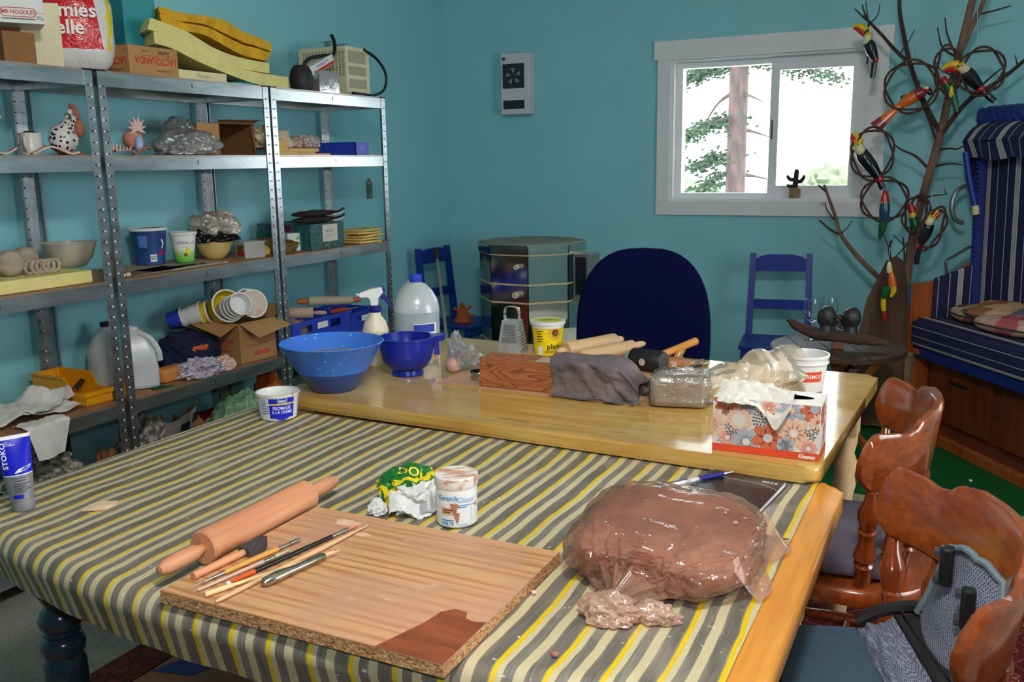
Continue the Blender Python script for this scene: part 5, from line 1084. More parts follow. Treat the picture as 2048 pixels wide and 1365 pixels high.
for i, (x, y, a, L, w, mt, lab) in enumerate(((-.74, 2.86, 1.25, .11, .014, M('dark_tool_steel', S(70, 70, 72), .35, metal=.8), 'dark steel scraper at the back edge of the work board'), (-.70, 2.74, 1.2, .085, .009, M_galv, 'thin steel blade lying near the wrapped clay'), (-.77, 2.88, 1.35, .16, .011, M_orw, 'thin wooden modelling stick beside the dark scraper'), (-1.0, 2.72, .9, .12, .008, M_pw, 'pale wooden modelling tool between rolling pins and mallet'))):
    t = thing('modelling_tool', lab, 'tool', (x, y, BZ), a, 'modelling tools at the back of the board'); G().box(-L/2, L*.1, -w/2, w/2, .001, .008, r=.002).build('handle', mt, t); G().box(L*.1, L/2, -w*.4, w*.4, .002, .0045).build('blade', M_galv, t, smooth=False)
# clay block in a clear bag
t = thing('clay_block', 'grey clay block in clear plastic left of the tissue box', 'clay', (-.675, 2.405, TZ), math.radians(12))
g = G(); g.box(-.072, .072, -.055, .055, 0, .082, r=.014); g.sub(2); g.warp(lambda q: q+q.normalized()*.006*fbm(q, 22, 3)); g.build('clay', M('grey_tan_clay', S(158, 138, 120), .7, var=.1), t, ang=60)
M_bagc = Mfilm('glossy_clear_film', S(226, 222, 214), .12, .08, .9, 34, .9)
g = G(); g.box(-.08, .084, -.064, .064, 0.001, .093, r=.02); g.sub(4); g.warp(lambda q: q+Vector((q.x, q.y, max(0, q.z-.01))).normalized()*.007*fbm(q, 18, 3, 3)); g.build('film', M_bagc, t, ang=30)
M_bagm = Mfilm('milky_thin_film', S(222, 206, 180), .62, .25, .25, 14, .4)
def tail(u, v):
    a = 2*PI*v; k = .25+.75*u; X = .06+.26*u; rz_ = .05*(.6+.8*math.sin(u*PI*.9)); ry = .06+.05*u
    f = 1+.28*fbm((math.cos(a)*1.2, math.sin(a)*1.2, u*4), 1.4, 4, 5)
    return (X+.02*math.sin(a*3), .02+.10*u+math.cos(a)*ry*f, max(.002, .045+.03*u+math.sin(a)*rz_*f*(1+.5*math.sin(u*6+a*2)*u)))
g = G(); g.grid(tail, 40, 48); g.build('loose_bag', M_bagm, t, ang=40)
# white tub
x, y = -.392, 2.70
t = tub('white_pot', 'open white plastic pot with red Foremost label by the tissue box', 'tub', (x, y, TZ), .056, .069, .108, M_wpl, rz=face(x, y))
G().lathe([(.0695, .082), (.0715, .084), (.0705, .092)], 40, cap0=False, cap1=False).build('ridge', M_wpl, t)
cy = lambda a, z: on_cyl(.056, .069, .108, -PI/2+a, z, .001); patch(cy(.42, .05), .062, .03, M('orange_red_print', S(222, 74, 42), .45), t, 'red_label'); text('FOREMOST', .0155, M_wht, t, on_cyl(.056, .069, .108, -PI/2+.42, .05, .0018), bold=.01, sx=.86)
bars(cy(-.55, .066), .034, .0028, 6, .006, M_black, t)
# tissue box
def tissue():
    t = thing('tissue_box', 'floral tissue box with an orange base band on the maple table', 'tissue box', (-.492, 2.036, TZ), math.radians(1.0))
    Wd, D_, H = .238, .118, .128; mw = M('pale_floral_card', S(224, 216, 208), .4, var=.02)
    G().box(0, Wd, 0, D_, 0, H, r=.0015).build('box', mw, t)
    G().box(0.0005, Wd-.0005, -.0006, 0, .0005, .017).build('orange_band', M('orange_red_print', S(222, 74, 42)), t, smooth=False); G().box(Wd, Wd+.0006, .0005, D_-.0005, .0005, .017).build('orange_band', M('orange_red_print', S(222, 74, 42)), t, smooth=False)
    text('Kleenex', .0135, M_wht, t, lambda x, y: (.212+x, -.0014, .0085+y), bold=.03, shear=.15, sx=.8)
    mo, mp_, mg, mk, mgr = M('burnt_orange_print', S(206, 108, 78), .5, var=.2, scale=160), M('peach_print', S(232, 190, 164), .5, var=.08, scale=160), M('grey_blue_print', S(172, 176, 186), .5, var=.08, scale=160), M('coral_print', S(232, 160, 146), .5), M('slate_print', S(92, 98, 108), .5)
    mgw = M('pale_grey_print', S(206, 204, 206), .5)
    lay = [0]
    def pet(cx, cz, r0, r1, n, mat, ph=0, wid=.5, sq=1.0, face_='f'):
        """one flower = one printed mesh of petals clipped to the panel"""
        lay[0] += 1; off = .0007+lay[0]*.00003; g = G()
        def P(x, z):
            if face_ == 'f': return (min(Wd-.001, max(.001, x)), -off, min(H-.001, max(.018, z)))
            return (Wd+off, min(D_-.001, max(.001, x)), min(H-.001, max(.018, z)))
        for i in range(n):
            a = ph+2*PI*i/n; L = r1-r0; k = 8; pts = []
            for j in range(k+1): u = j/k; pts.append((r0+L*u, wid*L*.5*math.sin(PI*min(1, .12+u*.80))**.6))
            poly = [(p, q) for p, q in pts]+[(p, -q) for p, q in reversed(pts)]
            v = [P(cx+p*math.cos(a)-q*math.sin(a), cz+(p*math.sin(a)+q*math.cos(a))*sq) for p, q in poly]; g.add(v, [tuple(range(len(v)))])
        return g.build('flower_print', mat, t, smooth=False)
    def dot(cx, cz, r, mat):
        lay[0] += 1; off = .0007+lay[0]*.00003; disc(lambda x, y: (min(Wd-.001, max(.001, cx+x)), -off, min(H-.001, max(.018, cz+y))), r, mat, t, 'flower_centre', 20)
    pet(.075, .112, .0, .026, 6, mg, .5, .9); pet(.03, .03, 0, .02, 9, mg, 0, .4)
    pet(.035, .118, .006, .034, 9, mo, .2, .55); dot(.035, .119, .009, mg)
    pet(.06, .078, .012, .030, 16, mp_, 0, .55); dot(.06, .078, .023, mp_); dot(.06, .078, .016, mw)
    pet(.0, .064, .004, .036, 12, mp_, .2, .32); dot(.002, .064, .006, mk)
    g_ = 0
    for r_, n_ in ((.006, 6), (.0125, 11), (.019, 16), (.0255, 20)): pet(.118, .082, r_-.003, r_+.0028, n_, mgr, r_*90, .62)
    pet(.125, .112, .003, .018, 12, mk, 0, .4); pet(.175, .108, .005, .033, 9, mg, .3, .42); dot(.175, .112, .007, mp_)
    pet(.035, .034, .003, .019, 11, mk, .2, .45); dot(.035, .034, .006, mw); pet(.078, .028, .006, .036, 12, mg, .1, .38); dot(.078, .028, .0085, mw)
    pet(.126, .042, .007, .036, 6, mo, .35, .85); dot(.126, .042, .0105, mgw); pet(.182, .060, .007, .036, 10, mp_, .15, .55); dot(.182, .060, .011, mk); dot(.182, .060, .009, mw)
    pet(.225, .118, .006, .032, 8, mo, .2, .62); dot(.225, .119, .010, mg); pet(.215, .028, .003, .019, 12, mk, .1, .42); dot(.215, .028, .006, mw)
    pet(.236, .088, .008, .022, 12, mp_, .1, .6); pet(.165, .03, 0, .02, 6, mg, .4, .9)
    for cx, cz in ((.036, .06), (.222, .055), (.05, .05), (.212, .065), (.228, .07), (.04, .046), (.03, .095)): pet(cx, cz, .002, .009, 5, mgr, cx*40, .4)
    for cx, cz in ((.03, .1), (.075, .05), (.06, .10)): pet(cx, cz, .006, .026, 8, mo if cx < .05 else mk, cz*20, .6, face_='s')
    # oval slot and tissue
    G().lathe([(.0, .0007), (1, .0007)], 28, T(Wd/2+.012, D_/2, H) @ Matrix.Diagonal((.085, .022, 1, 1))).build('slot', M('slot_shadow', S(60, 56, 58), .8), t, smooth=False)
    def fn(u, v):
        x = .012+.165*u; s = (v-.5)*2
        y = D_/2+.006-.075*v-.004*math.sin(u*8); fall = max(0, v-.52)/.48
        z = H+.006+.022*math.sin(PI*min(1, v*1.25))*(.55+.45*math.sin(u*3+.4))+.006*fbm((u*5, v*5, 0), 1.4)-fall**1.2*.062*math.exp(-((u-.80)/.17)**2)-.012*fall*(u < .66)+.012*(1-u)*(1-v)
        if fall > 0: y = -.006-.012*fall-.004*math.sin(u*9)*fall if y < .0 else y
        return (x, y, z)
    g = G(); g.sheet(fn, 46, 40, .0008); g.build('tissue', M('tissue_paper', S(222, 218, 208), .95, var=.03, bmp=.2, bscale=120), t, ang=70)
tissue()

# ------------------------------------------------------------------ things on the striped cloth
# hand cream tube
x, y = -1.752, 1.192
t = thing('hand_cream_tube', 'blue and silver hand cream tube standing on its cap at the table edge', 'tube', (x, y, CZ), rot=(0, math.radians(-3), face(x, y)))
M_tb = M('tube_blue', S(24, 32, 196), .28, var=.04); M_ts = M('tube_silver', S(150, 150, 156), .35, metal=.4, var=.05)
G().lathe([(.0215, 0), (.0225, .003), (.0225, .022), (.021, .024)], 32).build('cap', M('grey_cap', S(128, 128, 134), .4), t)
def tube_sec(z):
    k = (z-.026)/.134; return (.0235+.0115*k, .0235*max(0, 1-k)**.75+.0016)
def tsurf(z0, z1, n):
    g = G(); v = []; f = []; m_ = 36
    for j in range(n+1):
        z = z0+(z1-z0)*j/n; a, b = tube_sec(z)
        for i in range(m_): q = 2*PI*i/m_; v.append((a*math.cos(q), b*math.sin(q), z))
    for j in range(n):
        for i in range(m_): f.append((j*m_+i, j*m_+(i+1) % m_, (j+1)*m_+(i+1) % m_, (j+1)*m_+i))
    return g.add(v, f)
G().lathe([(.0225, .024), (.0242, .026)], 32, cap0=False, cap1=False).build('white_ring', M_wht, t); tsurf(.026, .078, 8).build('silver_part', M_ts, t); tsurf(.078, .08, 2).build('white_line', M_wht, t); tsurf(.080, .155, 12).build('blue_part', M_tb, t); tsurf(.155, .162, 2).build('crimp', M_wht, t)
def tf(cx, cz, rot=0):
    def f(X, Y):
        if rot: X, Y = -Y, X
        z = cz+Y; a, b = tube_sec(z); px = cx+X; k = max(0, 1-(px/a)**2); return (px, -b*k**.5-.0008, z)
    return f
text('STOKO', .0135, M_wht, t, tf(-.0195, .122, 1), bold=.02, sx=1.25)
text('Stokoderm aqua', .0052, M_navyp, t, tf(.002, .073)); bars(tf(.002, .067), .022, .0014, 1, .004, M_black, t)
bars(tf(.004, .060), .032, .0014, 5, .0042, M_black, t)
patch(tf(-.006, .034), .018, .008, M_tb, t, 'blue_plate')
for k in range(3): patch(tf(-.012+k*.003, .150-k*.0035), .008+.006*k, .0011, M_wht, t, 'fine_line', 4, 1)
# printed hand
g = G(); f = tf(.010, .090)
for a in ([(-.016, -.006), (-.008, .001), (.004, .006), (.016, .007), (.016, .0045), (.006, .003), (-.002, -.001), (-.009, -.006)], [(-.014, -.007), (.002, -.004), (.014, .001), (.015, .003), (.004, .001), (-.010, -.004)]): g.add([f(p, q) for p, q in a], [tuple(range(len(a)))])
g.build('hand_print', M_wht, t, smooth=False)
# clay chip
g = G().prism([(-.034, -.012), (.012, -.018), (.030, .004), (.032, .016), (-.006, .020), (-.02, .010)], 0, .007); tag(g.build('clay_chip', M('cream_clay_chip', S(226, 196, 162), .8, var=.08, bmp=.3), loc=(-1.602, 1.26, CZ), rot=(.0, .0, .7), smooth=False), 'broken flat chip of pale dry clay on the striped cloth', 'clay piece')
# cream cheese tub
x, y = -1.725, 1.975
t = thing('cream_cheese_tub', 'open white and blue cream cheese tub beside the blue bowl', 'tub', (x, y, CZ), face(x, y))
r0, r1, h = .050, .059, .076
G().lathe([(.046, 0), (r0, .002), (r1, h-.007), (r1+.003, h-.006), (r1+.0035, h), (r1-.001, h), (r1-.003, h-.006), (r0-.002, .004), (0, .003)], 44).build('tub_wall', M_wpl, t)
G().lathe([(r1+.0038, h-.002), (r1+.0034, h+.0006), (r1-.0014, h+.0006)], 44, cap0=False, cap1=False).build('stained_rim', M('brown_stained_rim', S(214, 200, 190), .5, var=.1, scale=60, col2=S(120, 60, 44), lo=.58, hi=.66), t)
cy = lambda a, z, o=.0008: on_cyl(r0, r1, h, -PI/2+a, z, o)
patch(cy(.18, .038), .072, .058, M_tb, t, 'blue_panel', 14); disc(cy(.18, .0135, .0008), .021, M_tb, t, 'panel_foot', 20, 1, .5); patch(cy(.18, .050, .0012), .072, .0042, M('label_yellow', S(238, 206, 60), .4), t, 'yellow_band', 14)
g = G(); f = cy(.2, .060, .0012); pl_ = rrect(-.014, .014, -.0075, .0075, .004); g.add([f(*p) for p in pl_], [tuple(range(len(pl_)))]); g.build('green_logo', M('label_green', S(110, 190, 70), .4), t, smooth=False); text('island', .0085, M_wht, t, cy(.2, .0605, .0018), bold=.02); bars(cy(.2, .0555, .0018), .018, .0014, 1, .003, M_wht, t)
text('FROMAGE', .0135, M_wht, t, cy(.17, .038, .0012), bold=.012, sx=.82); text('À LA CRÈME', .0115, M_wht, t, cy(.18, .026, .0012), bold=.01, sx=.9); text('250 g', .006, M_blueink, t, cy(-.25, .008, .001))
for k in range(6): patch(cy(-.78, .06-k*.0075, .001), .018, .003, M('pale_blue_print', S(84, 122, 190)), t, 'fine_print', 6, 1)
for k in range(4): disc(cy(-.55, .042-k*.006, .001), .0018, M_navyp, t, 'dot', 8)
# green printed bag
def dolbag():
    m, p = base('green_yellow_white_bag'); v = coords(m); s = nod(m, 'ShaderNodeSeparateXYZ'); lnk(m, v, s.inputs[0])
    x = mth(m, 'ADD', s.outputs[0], mth(m, 'MULTIPLY', mth(m, 'SUBTRACT', nz(m, v, 22, 3), .5), .05)); y = mth(m, 'ADD', s.outputs[1], mth(m, 'MULTIPLY', mth(m, 'SUBTRACT', nz(m, v, 17, 3), .5), .03))
    d = mth(m, 'SQRT', mth(m, 'ADD', mth(m, 'POWER', mth(m, 'ABSOLUTE', mth(m, 'ADD', x, .012)), 2), mth(m, 'POWER', mth(m, 'ABSOLUTE', mth(m, 'SUBTRACT', y, .012)), 2)))
    c = ramp(m, d, [(0, S(16, 112, 40)), (.056, S(16, 112, 40)), (.058, S(224, 200, 22)), (.067, S(18, 104, 38)), (.074, S(214, 216, 216))], 'CONSTANT')
    lnk(m, c, p.inputs['Base Color']); p.inputs['Roughness'].default_value = .35; bump(m, p, nz(m, v, 40, 4, .6), .5, .008); return m
t = thing('printed_bag', 'crumpled green, yellow and white plastic bag behind the wooden board', 'plastic bag', (-1.015, 1.555, CZ), face(-1.015, 1.555))
def bagshape(d):
    return 1+.22*fbm(d, 2.0, 4, 91)+.08*abs(fbm(d, 5, 3, 92))
g = G(); g.ball((0, 0, .034), (.063, .07, .045), 5, fn=bagshape); g.warp(lambda q: Vector((q.x, q.y, max(.001, q.z if q.z > .01 else q.z*.3+.002)))); g.build('bag', dolbag(), t, ang=30)
from mathutils.bvhtree import BVHTree
bagtree = BVHTree.FromPolygons([Vector(p) for p in g.v], g.f)
g = G(); g.sheet(lambda u, v: (-.045+.10*u, -.082+.03*v-.012*math.sin(u*PI), .008+.032*v+.01*math.sin(u*7)+.006*fbm((u*5, v*5, 2), 1.5)), 24, 12, .001); g.build('folded_lip', M('white_bag_film', S(224, 226, 228), .4, var=.03), t, ang=60)
g = G(); g.sheet(lambda u, v: (-.03+.075*u, -.088+.03*v, .006+.035*v+.006*math.sin(u*9)), 16, 8, .001); g.build('inner_film', M('grey_bag_film', S(168, 168, 174), .4, var=.05), t, ang=60)
crumple('bag_ear', None, None, (-.068, -.05, 0), (.018, .022, .018), M('white_bag_film', S(224, 226, 228)), 93, .3, 2.4, flat=.4, parent=t)
def btop(cx, cy_):
    def f(X, Y):
        h_ = bagtree.ray_cast(Vector((cx+X, -.5+(cy_+Y)*.6, .45+(cy_+Y)*.8)), Vector((0, .8, -.6)))[0]
        return tuple(h_+Vector((0, -.0012, .0012))) if h_ else (cx+X, cy_+Y, .05)
    return f
text('DOL', .032, M('label_yellow', S(238, 206, 60)), t, lambda X, Y: btop(.005, -.014)(X*.9+Y*.15, Y-X*.25), bold=.02)
# glaze jar
x, y = -.873, 1.505
t = thing('glaze_jar', 'white glaze jar reading Keramik Glasur with brown drips', 'jar', (x, y, CZ), face(x, y))
r, h = .041, .102
G().lathe([(r-.004, 0), (r, .004), (r, h-.022)], 44).build('jar', M('jar_white_plastic', S(236, 238, 240), .32, var=.02), t)
def lidm():
    m, p = base('clay_smeared_lid'); v = coords(m, (.45, 1.6, 1)); f = nz(m, v, 34, 4, .6); lnk(m, ramp(m, f, [(.5, S(232, 228, 222)), (.58, S(206, 160, 136)), (.7, S(186, 128, 102))]), p.inputs['Base Color']); p.inputs['Roughness'].default_value = .45; return m
G().lathe([(r+.0016, h-.022), (r+.0024, h-.020), (r+.0024, h-.002), (r+.0008, h), (r-.004, h-.0005), (0, h-.0005)], 44).build('lid', lidm(), t)
cy = lambda a, z, o=.0008: on_cyl(r, r, h, -PI/2+a, z, o)
M_kb = M('keramik_blue', S(40, 140, 206), .4)
text('Keramik', .0145, M_kb, t, cy(-.46, .062), bold=.02, sx=.88); text('Glasur', .0155, M_kb, t, cy(.46, .058), bold=-.008, shear=.25, sx=.95); bars(cy(.35, .048), .026, .0016, 2, .004, M_kb, t)
patch(cy(-.45, .036), .030, .014, M('jar_tan_label', S(226, 178, 128), .5), t, 'tan_label'); bars(cy(-.45, .0385, .0014), .02, .002, 2, .0045, M_black, t)
text('WELTE', .0085, M_kb, t, cy(-.5, .010), bold=.03, sx=1.0); bars(cy(-.5, .017), .026, .002, 1, .004, M_kb, t); text('Inhalt 200 g', .0045, M_kb, t, cy(.28, .008))
for k in range(9): disc(cy(.72, .050-k*.0052), .0009, M_navyp, t, 'dot', 8)
M_drip = M('rust_drip', S(182, 122, 94), .5, var=.12, scale=60)
for pl_ in ([(-.010, .052), (.004, .053), (.010, .046), (.005, .044), (.002, .049), (-.001, .034), (.009, .033), (.007, .018), (.0035, .010), (.0, .022), (-.003, .030), (-.0035, .046)], [(.042, .047), (.049, .050), (.050, .044), (.046, .041)], [(.036, .047), (.041, .048), (.041, .045)]):
    g = G(); f = cy(-.1, 0, .0016); bm = bmesh.new(); vs2 = [bm.verts.new(f(a, b)) for a, b in pl_]; bm.faces.new(vs2); bmesh.ops.triangulate(bm, faces=bm.faces[:]); g.bm(bm); g.build('glaze_drip', M_drip, t, smooth=False)
# chipboard-cored wooden board
def boardtop():
    m, p = base('oak_veneer_board'); v = coords(m, (.05, 1, 1)); n = nod(m, 'ShaderNodeTexWave', wave_type='BANDS', bands_direction='Y'); n.inputs['Scale'].default_value = 12; n.inputs['Distortion'].default_value = 9; n.inputs['Detail'].default_value = 4; n.inputs['Detail Scale'].default_value = 2.2; lnk(m, v, n.inputs['Vector'])
    c = ramp(m, n.outputs['Fac'], [(.0, S(176, 122, 76)), (.35, S(206, 156, 106)), (1, S(214, 170, 120))])
    fine = nz(m, coords(m, (.02, 1, 1)), 220, 3); c = mixc(m, mth(m, 'MULTIPLY', fine, .35), c, S(168, 104, 60))
    d = ramp(m, nz(m, coords(m), 5.5, 5, .6), [(.42, (0, 0, 0, 1)), (.6, (.75, .75, .75, 1))]); c = mixc(m, d, c, S(196, 146, 120))
    w = ramp(m, nz(m, coords(m, (1, 3, 1)), 12, 5, .7), [(.62, (0, 0, 0, 1)), (.74, (.6, .6, .6, 1))]); c = mixc(m, w, c, S(224, 190, 170))
    lnk(m, c, p.inputs['Base Color']); p.inputs['Roughness'].default_value = .5; return m
def chip():
    m, p = base('chipboard_edge'); v = coords(m, (1, 1, 1.6)); vo = nod(m, 'ShaderNodeTexVoronoi'); vo.inputs['Scale'].default_value = 240; lnk(m, v, vo.inputs[0])
    f = mth(m, 'ADD', mth(m, 'MULTIPLY', vo.outputs['Color'], .5), mth(m, 'MULTIPLY', nz(m, v, 120, 4), .5)); lnk(m, ramp(m, f, [(.25, S(120, 70, 38)), (.5, S(196, 142, 92)), (.75, S(222, 184, 140))]), p.inputs['Base Color']); p.inputs['Roughness'].default_value = .9; bump(m, p, f, .8, .006); return m
t = thing('wooden_board', 'wood veneered chipboard work board with a wet clay stain at its corner', 'board', (-.878, 1.203, CZ)); bw, bd = .27, .205
G().box(-bw, bw, -bd, bd, 0, .0195).build('chipboard_core', chip(), t, smooth=False); G().box(-bw, bw, -bd, bd, .0195, .0215).build('veneer', boardtop(), t, smooth=False)
st_ = [(.27, -.205), (.155, -.205), (.17, -.16), (.185, -.11), (.19, -.075), (.205, -.058), (.228, -.06), (.236, -.078), (.252, -.082), (.27, -.075)]
g = G().prism(st_, .0216, .0219); g.build('wet_clay_stain', M('wet_red_clay', S(142, 74, 44), .35, var=.25, scale=30, stretch=(.4, 1.5, 1)), t, smooth=False)
for (cx, cy2, sc) in ((-.16, .16, 1), (-.10, .125, .6)):
    g = G(); g.add([(cx+.03*sc*math.cos(a/9*2*PI)*(1+.3*math.sin(a*2.3)), cy2+.014*sc*math.sin(a/9*2*PI), .0217) for a in range(9)], [tuple(range(9))]); g.build('dried_smear', M('dried_pale_clay', S(222, 180, 156), .8), t, smooth=False)
KZ = CZ+.0218
# rolling pin
M_rp = Mwood('clay_dusted_wood', S(196, 126, 88), S(218, 158, 118), .6, 'X', 5, 0, .6)
rpin('rolling_pin', 'large clay-dusted wooden rolling pin beside the wooden board', (-1.187, 1.032, CZ+.034), (-1.187, 1.530, CZ+.034), .0325, .295, M_rp, M_rp, .0155)
# tools in a row on the board
def stick(name, lab, cat, a, b, segs, z=None):
    """segs: (u0, u1, r0, r1, mat, partname)"""
    a = Vector((a[0], a[1], KZ+.0)); b = Vector((b[0], b[1], KZ)); t = thing(name, lab, cat, a, math.atan2(b.y-a.y, b.x-a.x)); L = (b-a).length
    rm = max(max(s[2], s[3]) for s in segs)
    for u0, u1, q0, q1, m_, pn_ in segs: G().tube([(L*u0, 0, rm+.0006), (L*(u0+u1)/2, 0, rm+.0006), (L*u1, 0, rm+.0006)], [q0, (q0+q1)/2*1.02, q1], 12).build(pn_, m_, t)
    return t, L
M_pk2 = M('pinkish_dowel', S(222, 150, 112), .6, var=.08)
t, L = stick('foam_brush', 'foam brush with a pink wooden handle and dark grey foam head', 'brush', (-1.126, 1.050), (-1.108, 1.215), [(0, .68, .0068, .0062, M_pk2, 'handle')])
G().prism([(L*.66, -.014), (L*.90, -.015), (L*1.02, .004), (L*1.0, .014), (L*.66, .014)], .001, .016).build('foam_head', M('charcoal_foam', S(74, 66, 66), .95, var=.15, bmp=.6, bscale=300), t)
M_nick = M('nickel_steel', S(176, 174, 168), .25, metal=1, var=.1)
stick('needle_tool', 'yellow handled metal needle tool lying second on the board', 'tool', (-1.103, 1.015), (-1.063, 1.252), [(0, .12, .0006, .001, M_nick, 'needle'), (.12, .30, .0016, .0034, M_nick, 'front_ferrule'), (.30, .78, .0046, .0046, M('ochre_lacquer', S(214, 156, 74), .4, var=.06), 'handle'), (.78, .90, .0036, .0026, M_nick, 'rear_ferrule'), (.90, 1, .0042, .003, M_nick, 'loop_end')])
stick('paint_brush', 'thin pale wooden paint brush with a silver ferrule', 'brush', (-1.085, 1.018), (-1.050, 1.205), [(0, .70, .0022, .0034, M_pinkclay, 'handle'), (.70, .84, .0032, .0034, M_nick, 'ferrule'), (.84, 1, .0034, .0016, M('pale_bristle', S(186, 186, 160), .9), 'bristles')])
stick('paint_brush', 'black paint brush with an orange tip and pink bristles', 'brush', (-1.057, 1.055), (-1.006, 1.352), [(0, .02, .0022, .003, M_wht, 'end_dot'), (.02, .19, .0032, .0042, M('orange_lacquer', S(214, 84, 24), .3), 'orange_tip'), (.19, .78, .0043, .0038, M('black_lacquer', S(20, 20, 24), .25), 'handle'), (.78, .92, .0034, .0032, M_nick, 'ferrule'), (.92, 1, .0034, .0018, M('pink_bristle', S(222, 130, 110), .8), 'bristles')])
stick('chopstick', 'pale bamboo chopstick lying under the knife', 'stick', (-1.061, 1.010), (-.972, 1.235), [(0, .2, .0046, .0042, M('split_bamboo', S(238, 204, 148), .6), 'square_end'), (.2, 1, .0032, .0016, M('split_bamboo', S(238, 204, 148)), 'shaft')])
stick('wooden_skewer', 'long tapered pale wooden stick nearest the board centre', 'stick', (-1.027, .998), (-.986, 1.358), [(0, .04, .002, .0036, M_pw, 'tip'), (.04, .7, .0036, .0046, M_pw, 'shaft'), (.7, 1, .0046, .0012, M_pw, 'point')])
t = thing('knife_handle', 'worn silver knife lying across the chopstick', 'knife', (-.998, 1.075, KZ), math.atan2(.123, .028))
G().tube([(0, 0, .009), (.006, 0, .009), (.03, 0, .010), (.07, 0, .010), (.125, 0, .011), (.13, 0, .011)], [.005, .0095, .0105, .0078, .0072, .006], 16, sq=.8).build('handle', M('tarnished_silver', S(168, 166, 152), .22, metal=1, var=.25, scale=40), t)
G().ball((.032, 0, .0165), (.022, .006, .002), 2).build('handle_boss', M('tarnished_silver', S(168, 166, 152)), t)
G().tube([(.129, 0, .010), (.165, 0, .008)], [.003, .0012], 8).build('tang', M_pw, t)
# big clay lump in a tied clear bag
t = thing('bagged_clay', 'big lump of brown clay in a tied clear plastic bag', 'clay', (-.435, 1.50, CZ), 0)
def lump(q, k=1.0, am=.05, sd=7, fr=2.2):
    d = q.normalized(); sx = math.copysign(abs(d.x)**.62, d.x); sy = math.copysign(abs(d.y)**.62, d.y); sz = math.copysign(abs(d.z)**.55, d.z)
    f = 1+am*fbm(d, fr, 4, sd); X = sx*.15*f; Y = sy*.165*f; Z = .042+sz*.042*f
    X += -.02*(Y/.165)*0; Z *= 1+.10*(Y/.165)-.10*(X/.15)
    return Vector((X*k, Y*k, max(.0012, Z*(1+(k-1)*.6))))
def claym():
    m, p = base('brown_raw_clay'); v = coords(m); f = nz(m, v, 9, 5, .65); c = ramp(m, f, [(.3, S(122, 72, 54)), (.55, S(166, 108, 86)), (.72, S(188, 128, 98))]); lnk(m, c, p.inputs['Base Color']); p.inputs['Roughness'].default_value = .6; bump(m, p, nz(m, v, 30, 4), .5, .01); return m
g = G(); g.ball((0, 0, 0), (1, 1, 1), 5); g.warp(lambda q: lump(q)); g.build('clay', claym(), t, ang=70)
def film2():
    m = Mfilm('tied_bag_film', S(226, 190, 168), .12, .07, .35, 9, .45); return m
def filmw(q):
    p = lump(q, 1.07, .06, 7); d = q.normalized()
    # gathers running to the knot at the near end
    a = math.atan2(p.x+.02, p.y+.27); pull = max(0, 1-((Vector((p.x+.02, p.y+.24))).length/.26)); w = .007*math.sin(a*40+3*fbm(d, 3, 2, 2))*(.25+pull)
    p = p+Vector((d.x*w, d.y*w, abs(w)*.8)); p += d*.006*abs(fbm(d, 2.6, 2, 15))
    return Vector((p.x, p.y, max(.0006, p.z)))
g = G(); g.ball((0, 0, 0), (1, 1, 1), 6); g.warp(filmw); g.build('bag', film2(), t, ang=40)
def skirt(u, v):   # gathered neck from the lump to the knot
    a = -PI*.98+PI*.96*v; s = u
    X0 = .10*math.cos(a+PI/2+PI/2); e = math.cos(PI*(v-.5)); X0 = -.12+.22*v; Y0 = -.125-.03*e; Z0 = .012+.05*e
    X1 = -.022+.03*(v-.5); Y1 = -.222; Z1 = .012+.022*e; w = .006*math.sin(v*40)*(1-s*.6)
    return (X0+(X1-X0)*s, Y0+(Y1-Y0)*s-abs(w), max(.001, Z0+(Z1-Z0)*s+w))
g = G(); g.grid(skirt, 22, 80); g.build('gathered_neck', Mfilm('gathered_film', S(226, 176, 150), .32, .12, .4, 12, .4), t, ang=40)
crumple('knot', None, None, (-.022, -.245, 0), (.045, .032, .026), Mfilm('knot_film', S(230, 190, 166), .5, .12, .5, 14, .4), 95, .4, 1.5, flat=.4, parent=t)
crumple('bag_ear', None, None, (.045, -.222, 0), (.035, .022, .02), Mfilm('knot_film', S(236, 206, 186)), 97, .35, 1.5, flat=.4, parent=t)
def side_fold(u, v):
    return (.13+.05*u+.012*math.sin(v*9), -.10+.26*v, max(.001, .05*(1-u)**1.5+.012*math.sin(v*14+u*3)*(1-u)+.004))
g = G(); g.grid(side_fold, 12, 40); g.build('loose_fold', Mfilm('gathered_film', S(232, 196, 172)), t, ang=40)
# diary
t = thing('diary', 'black spiral-bound 2016 diary on the striped cloth', 'notebook', (-.405, 1.853, CZ), math.radians(-6))
G().box(-.083, .083, -.122, .122, 0, .002).build('back_cover', M('black_cover', S(26, 24, 26), .3, var=.08), t, smooth=False)
g = G()
for i in range(7): g.box(-.079, .0815-.0004*(i % 2), -.1195, .1195, .0022+i*.0014, .0034+i*.0014)
g.build('pages', M('white_pages', S(226, 224, 228), .8, var=.02), t, smooth=False); G().prism(rrect(-.083, .083, -.122, .122, .008), .0124, .0134).build('front_cover', M('black_cover', S(26, 24, 26)), t, smooth=False)
for i in range(22):
    y = -.108+i*.0103; n = 10; G().tube([(-.0815+.0075*math.cos(2*PI*k/n), y, .0075+.0085*math.sin(2*PI*k/n)) for k in range(n+1)], .0008, 6, caps=False).build('spiral_coil', M('silver_wire', S(196, 196, 200), .25, metal=1), t)
text('2016', .014, M_wht, t, lambda X, Y: (.055+X, .094+Y, .0137), bold=.02, sx=1.25)
g = G(); cl = spline([(-.078, .088, 0), (-.03, .080, 0), (.03, .078, 0), (.07, .062, 0), (.083, .050, 0)], 8)
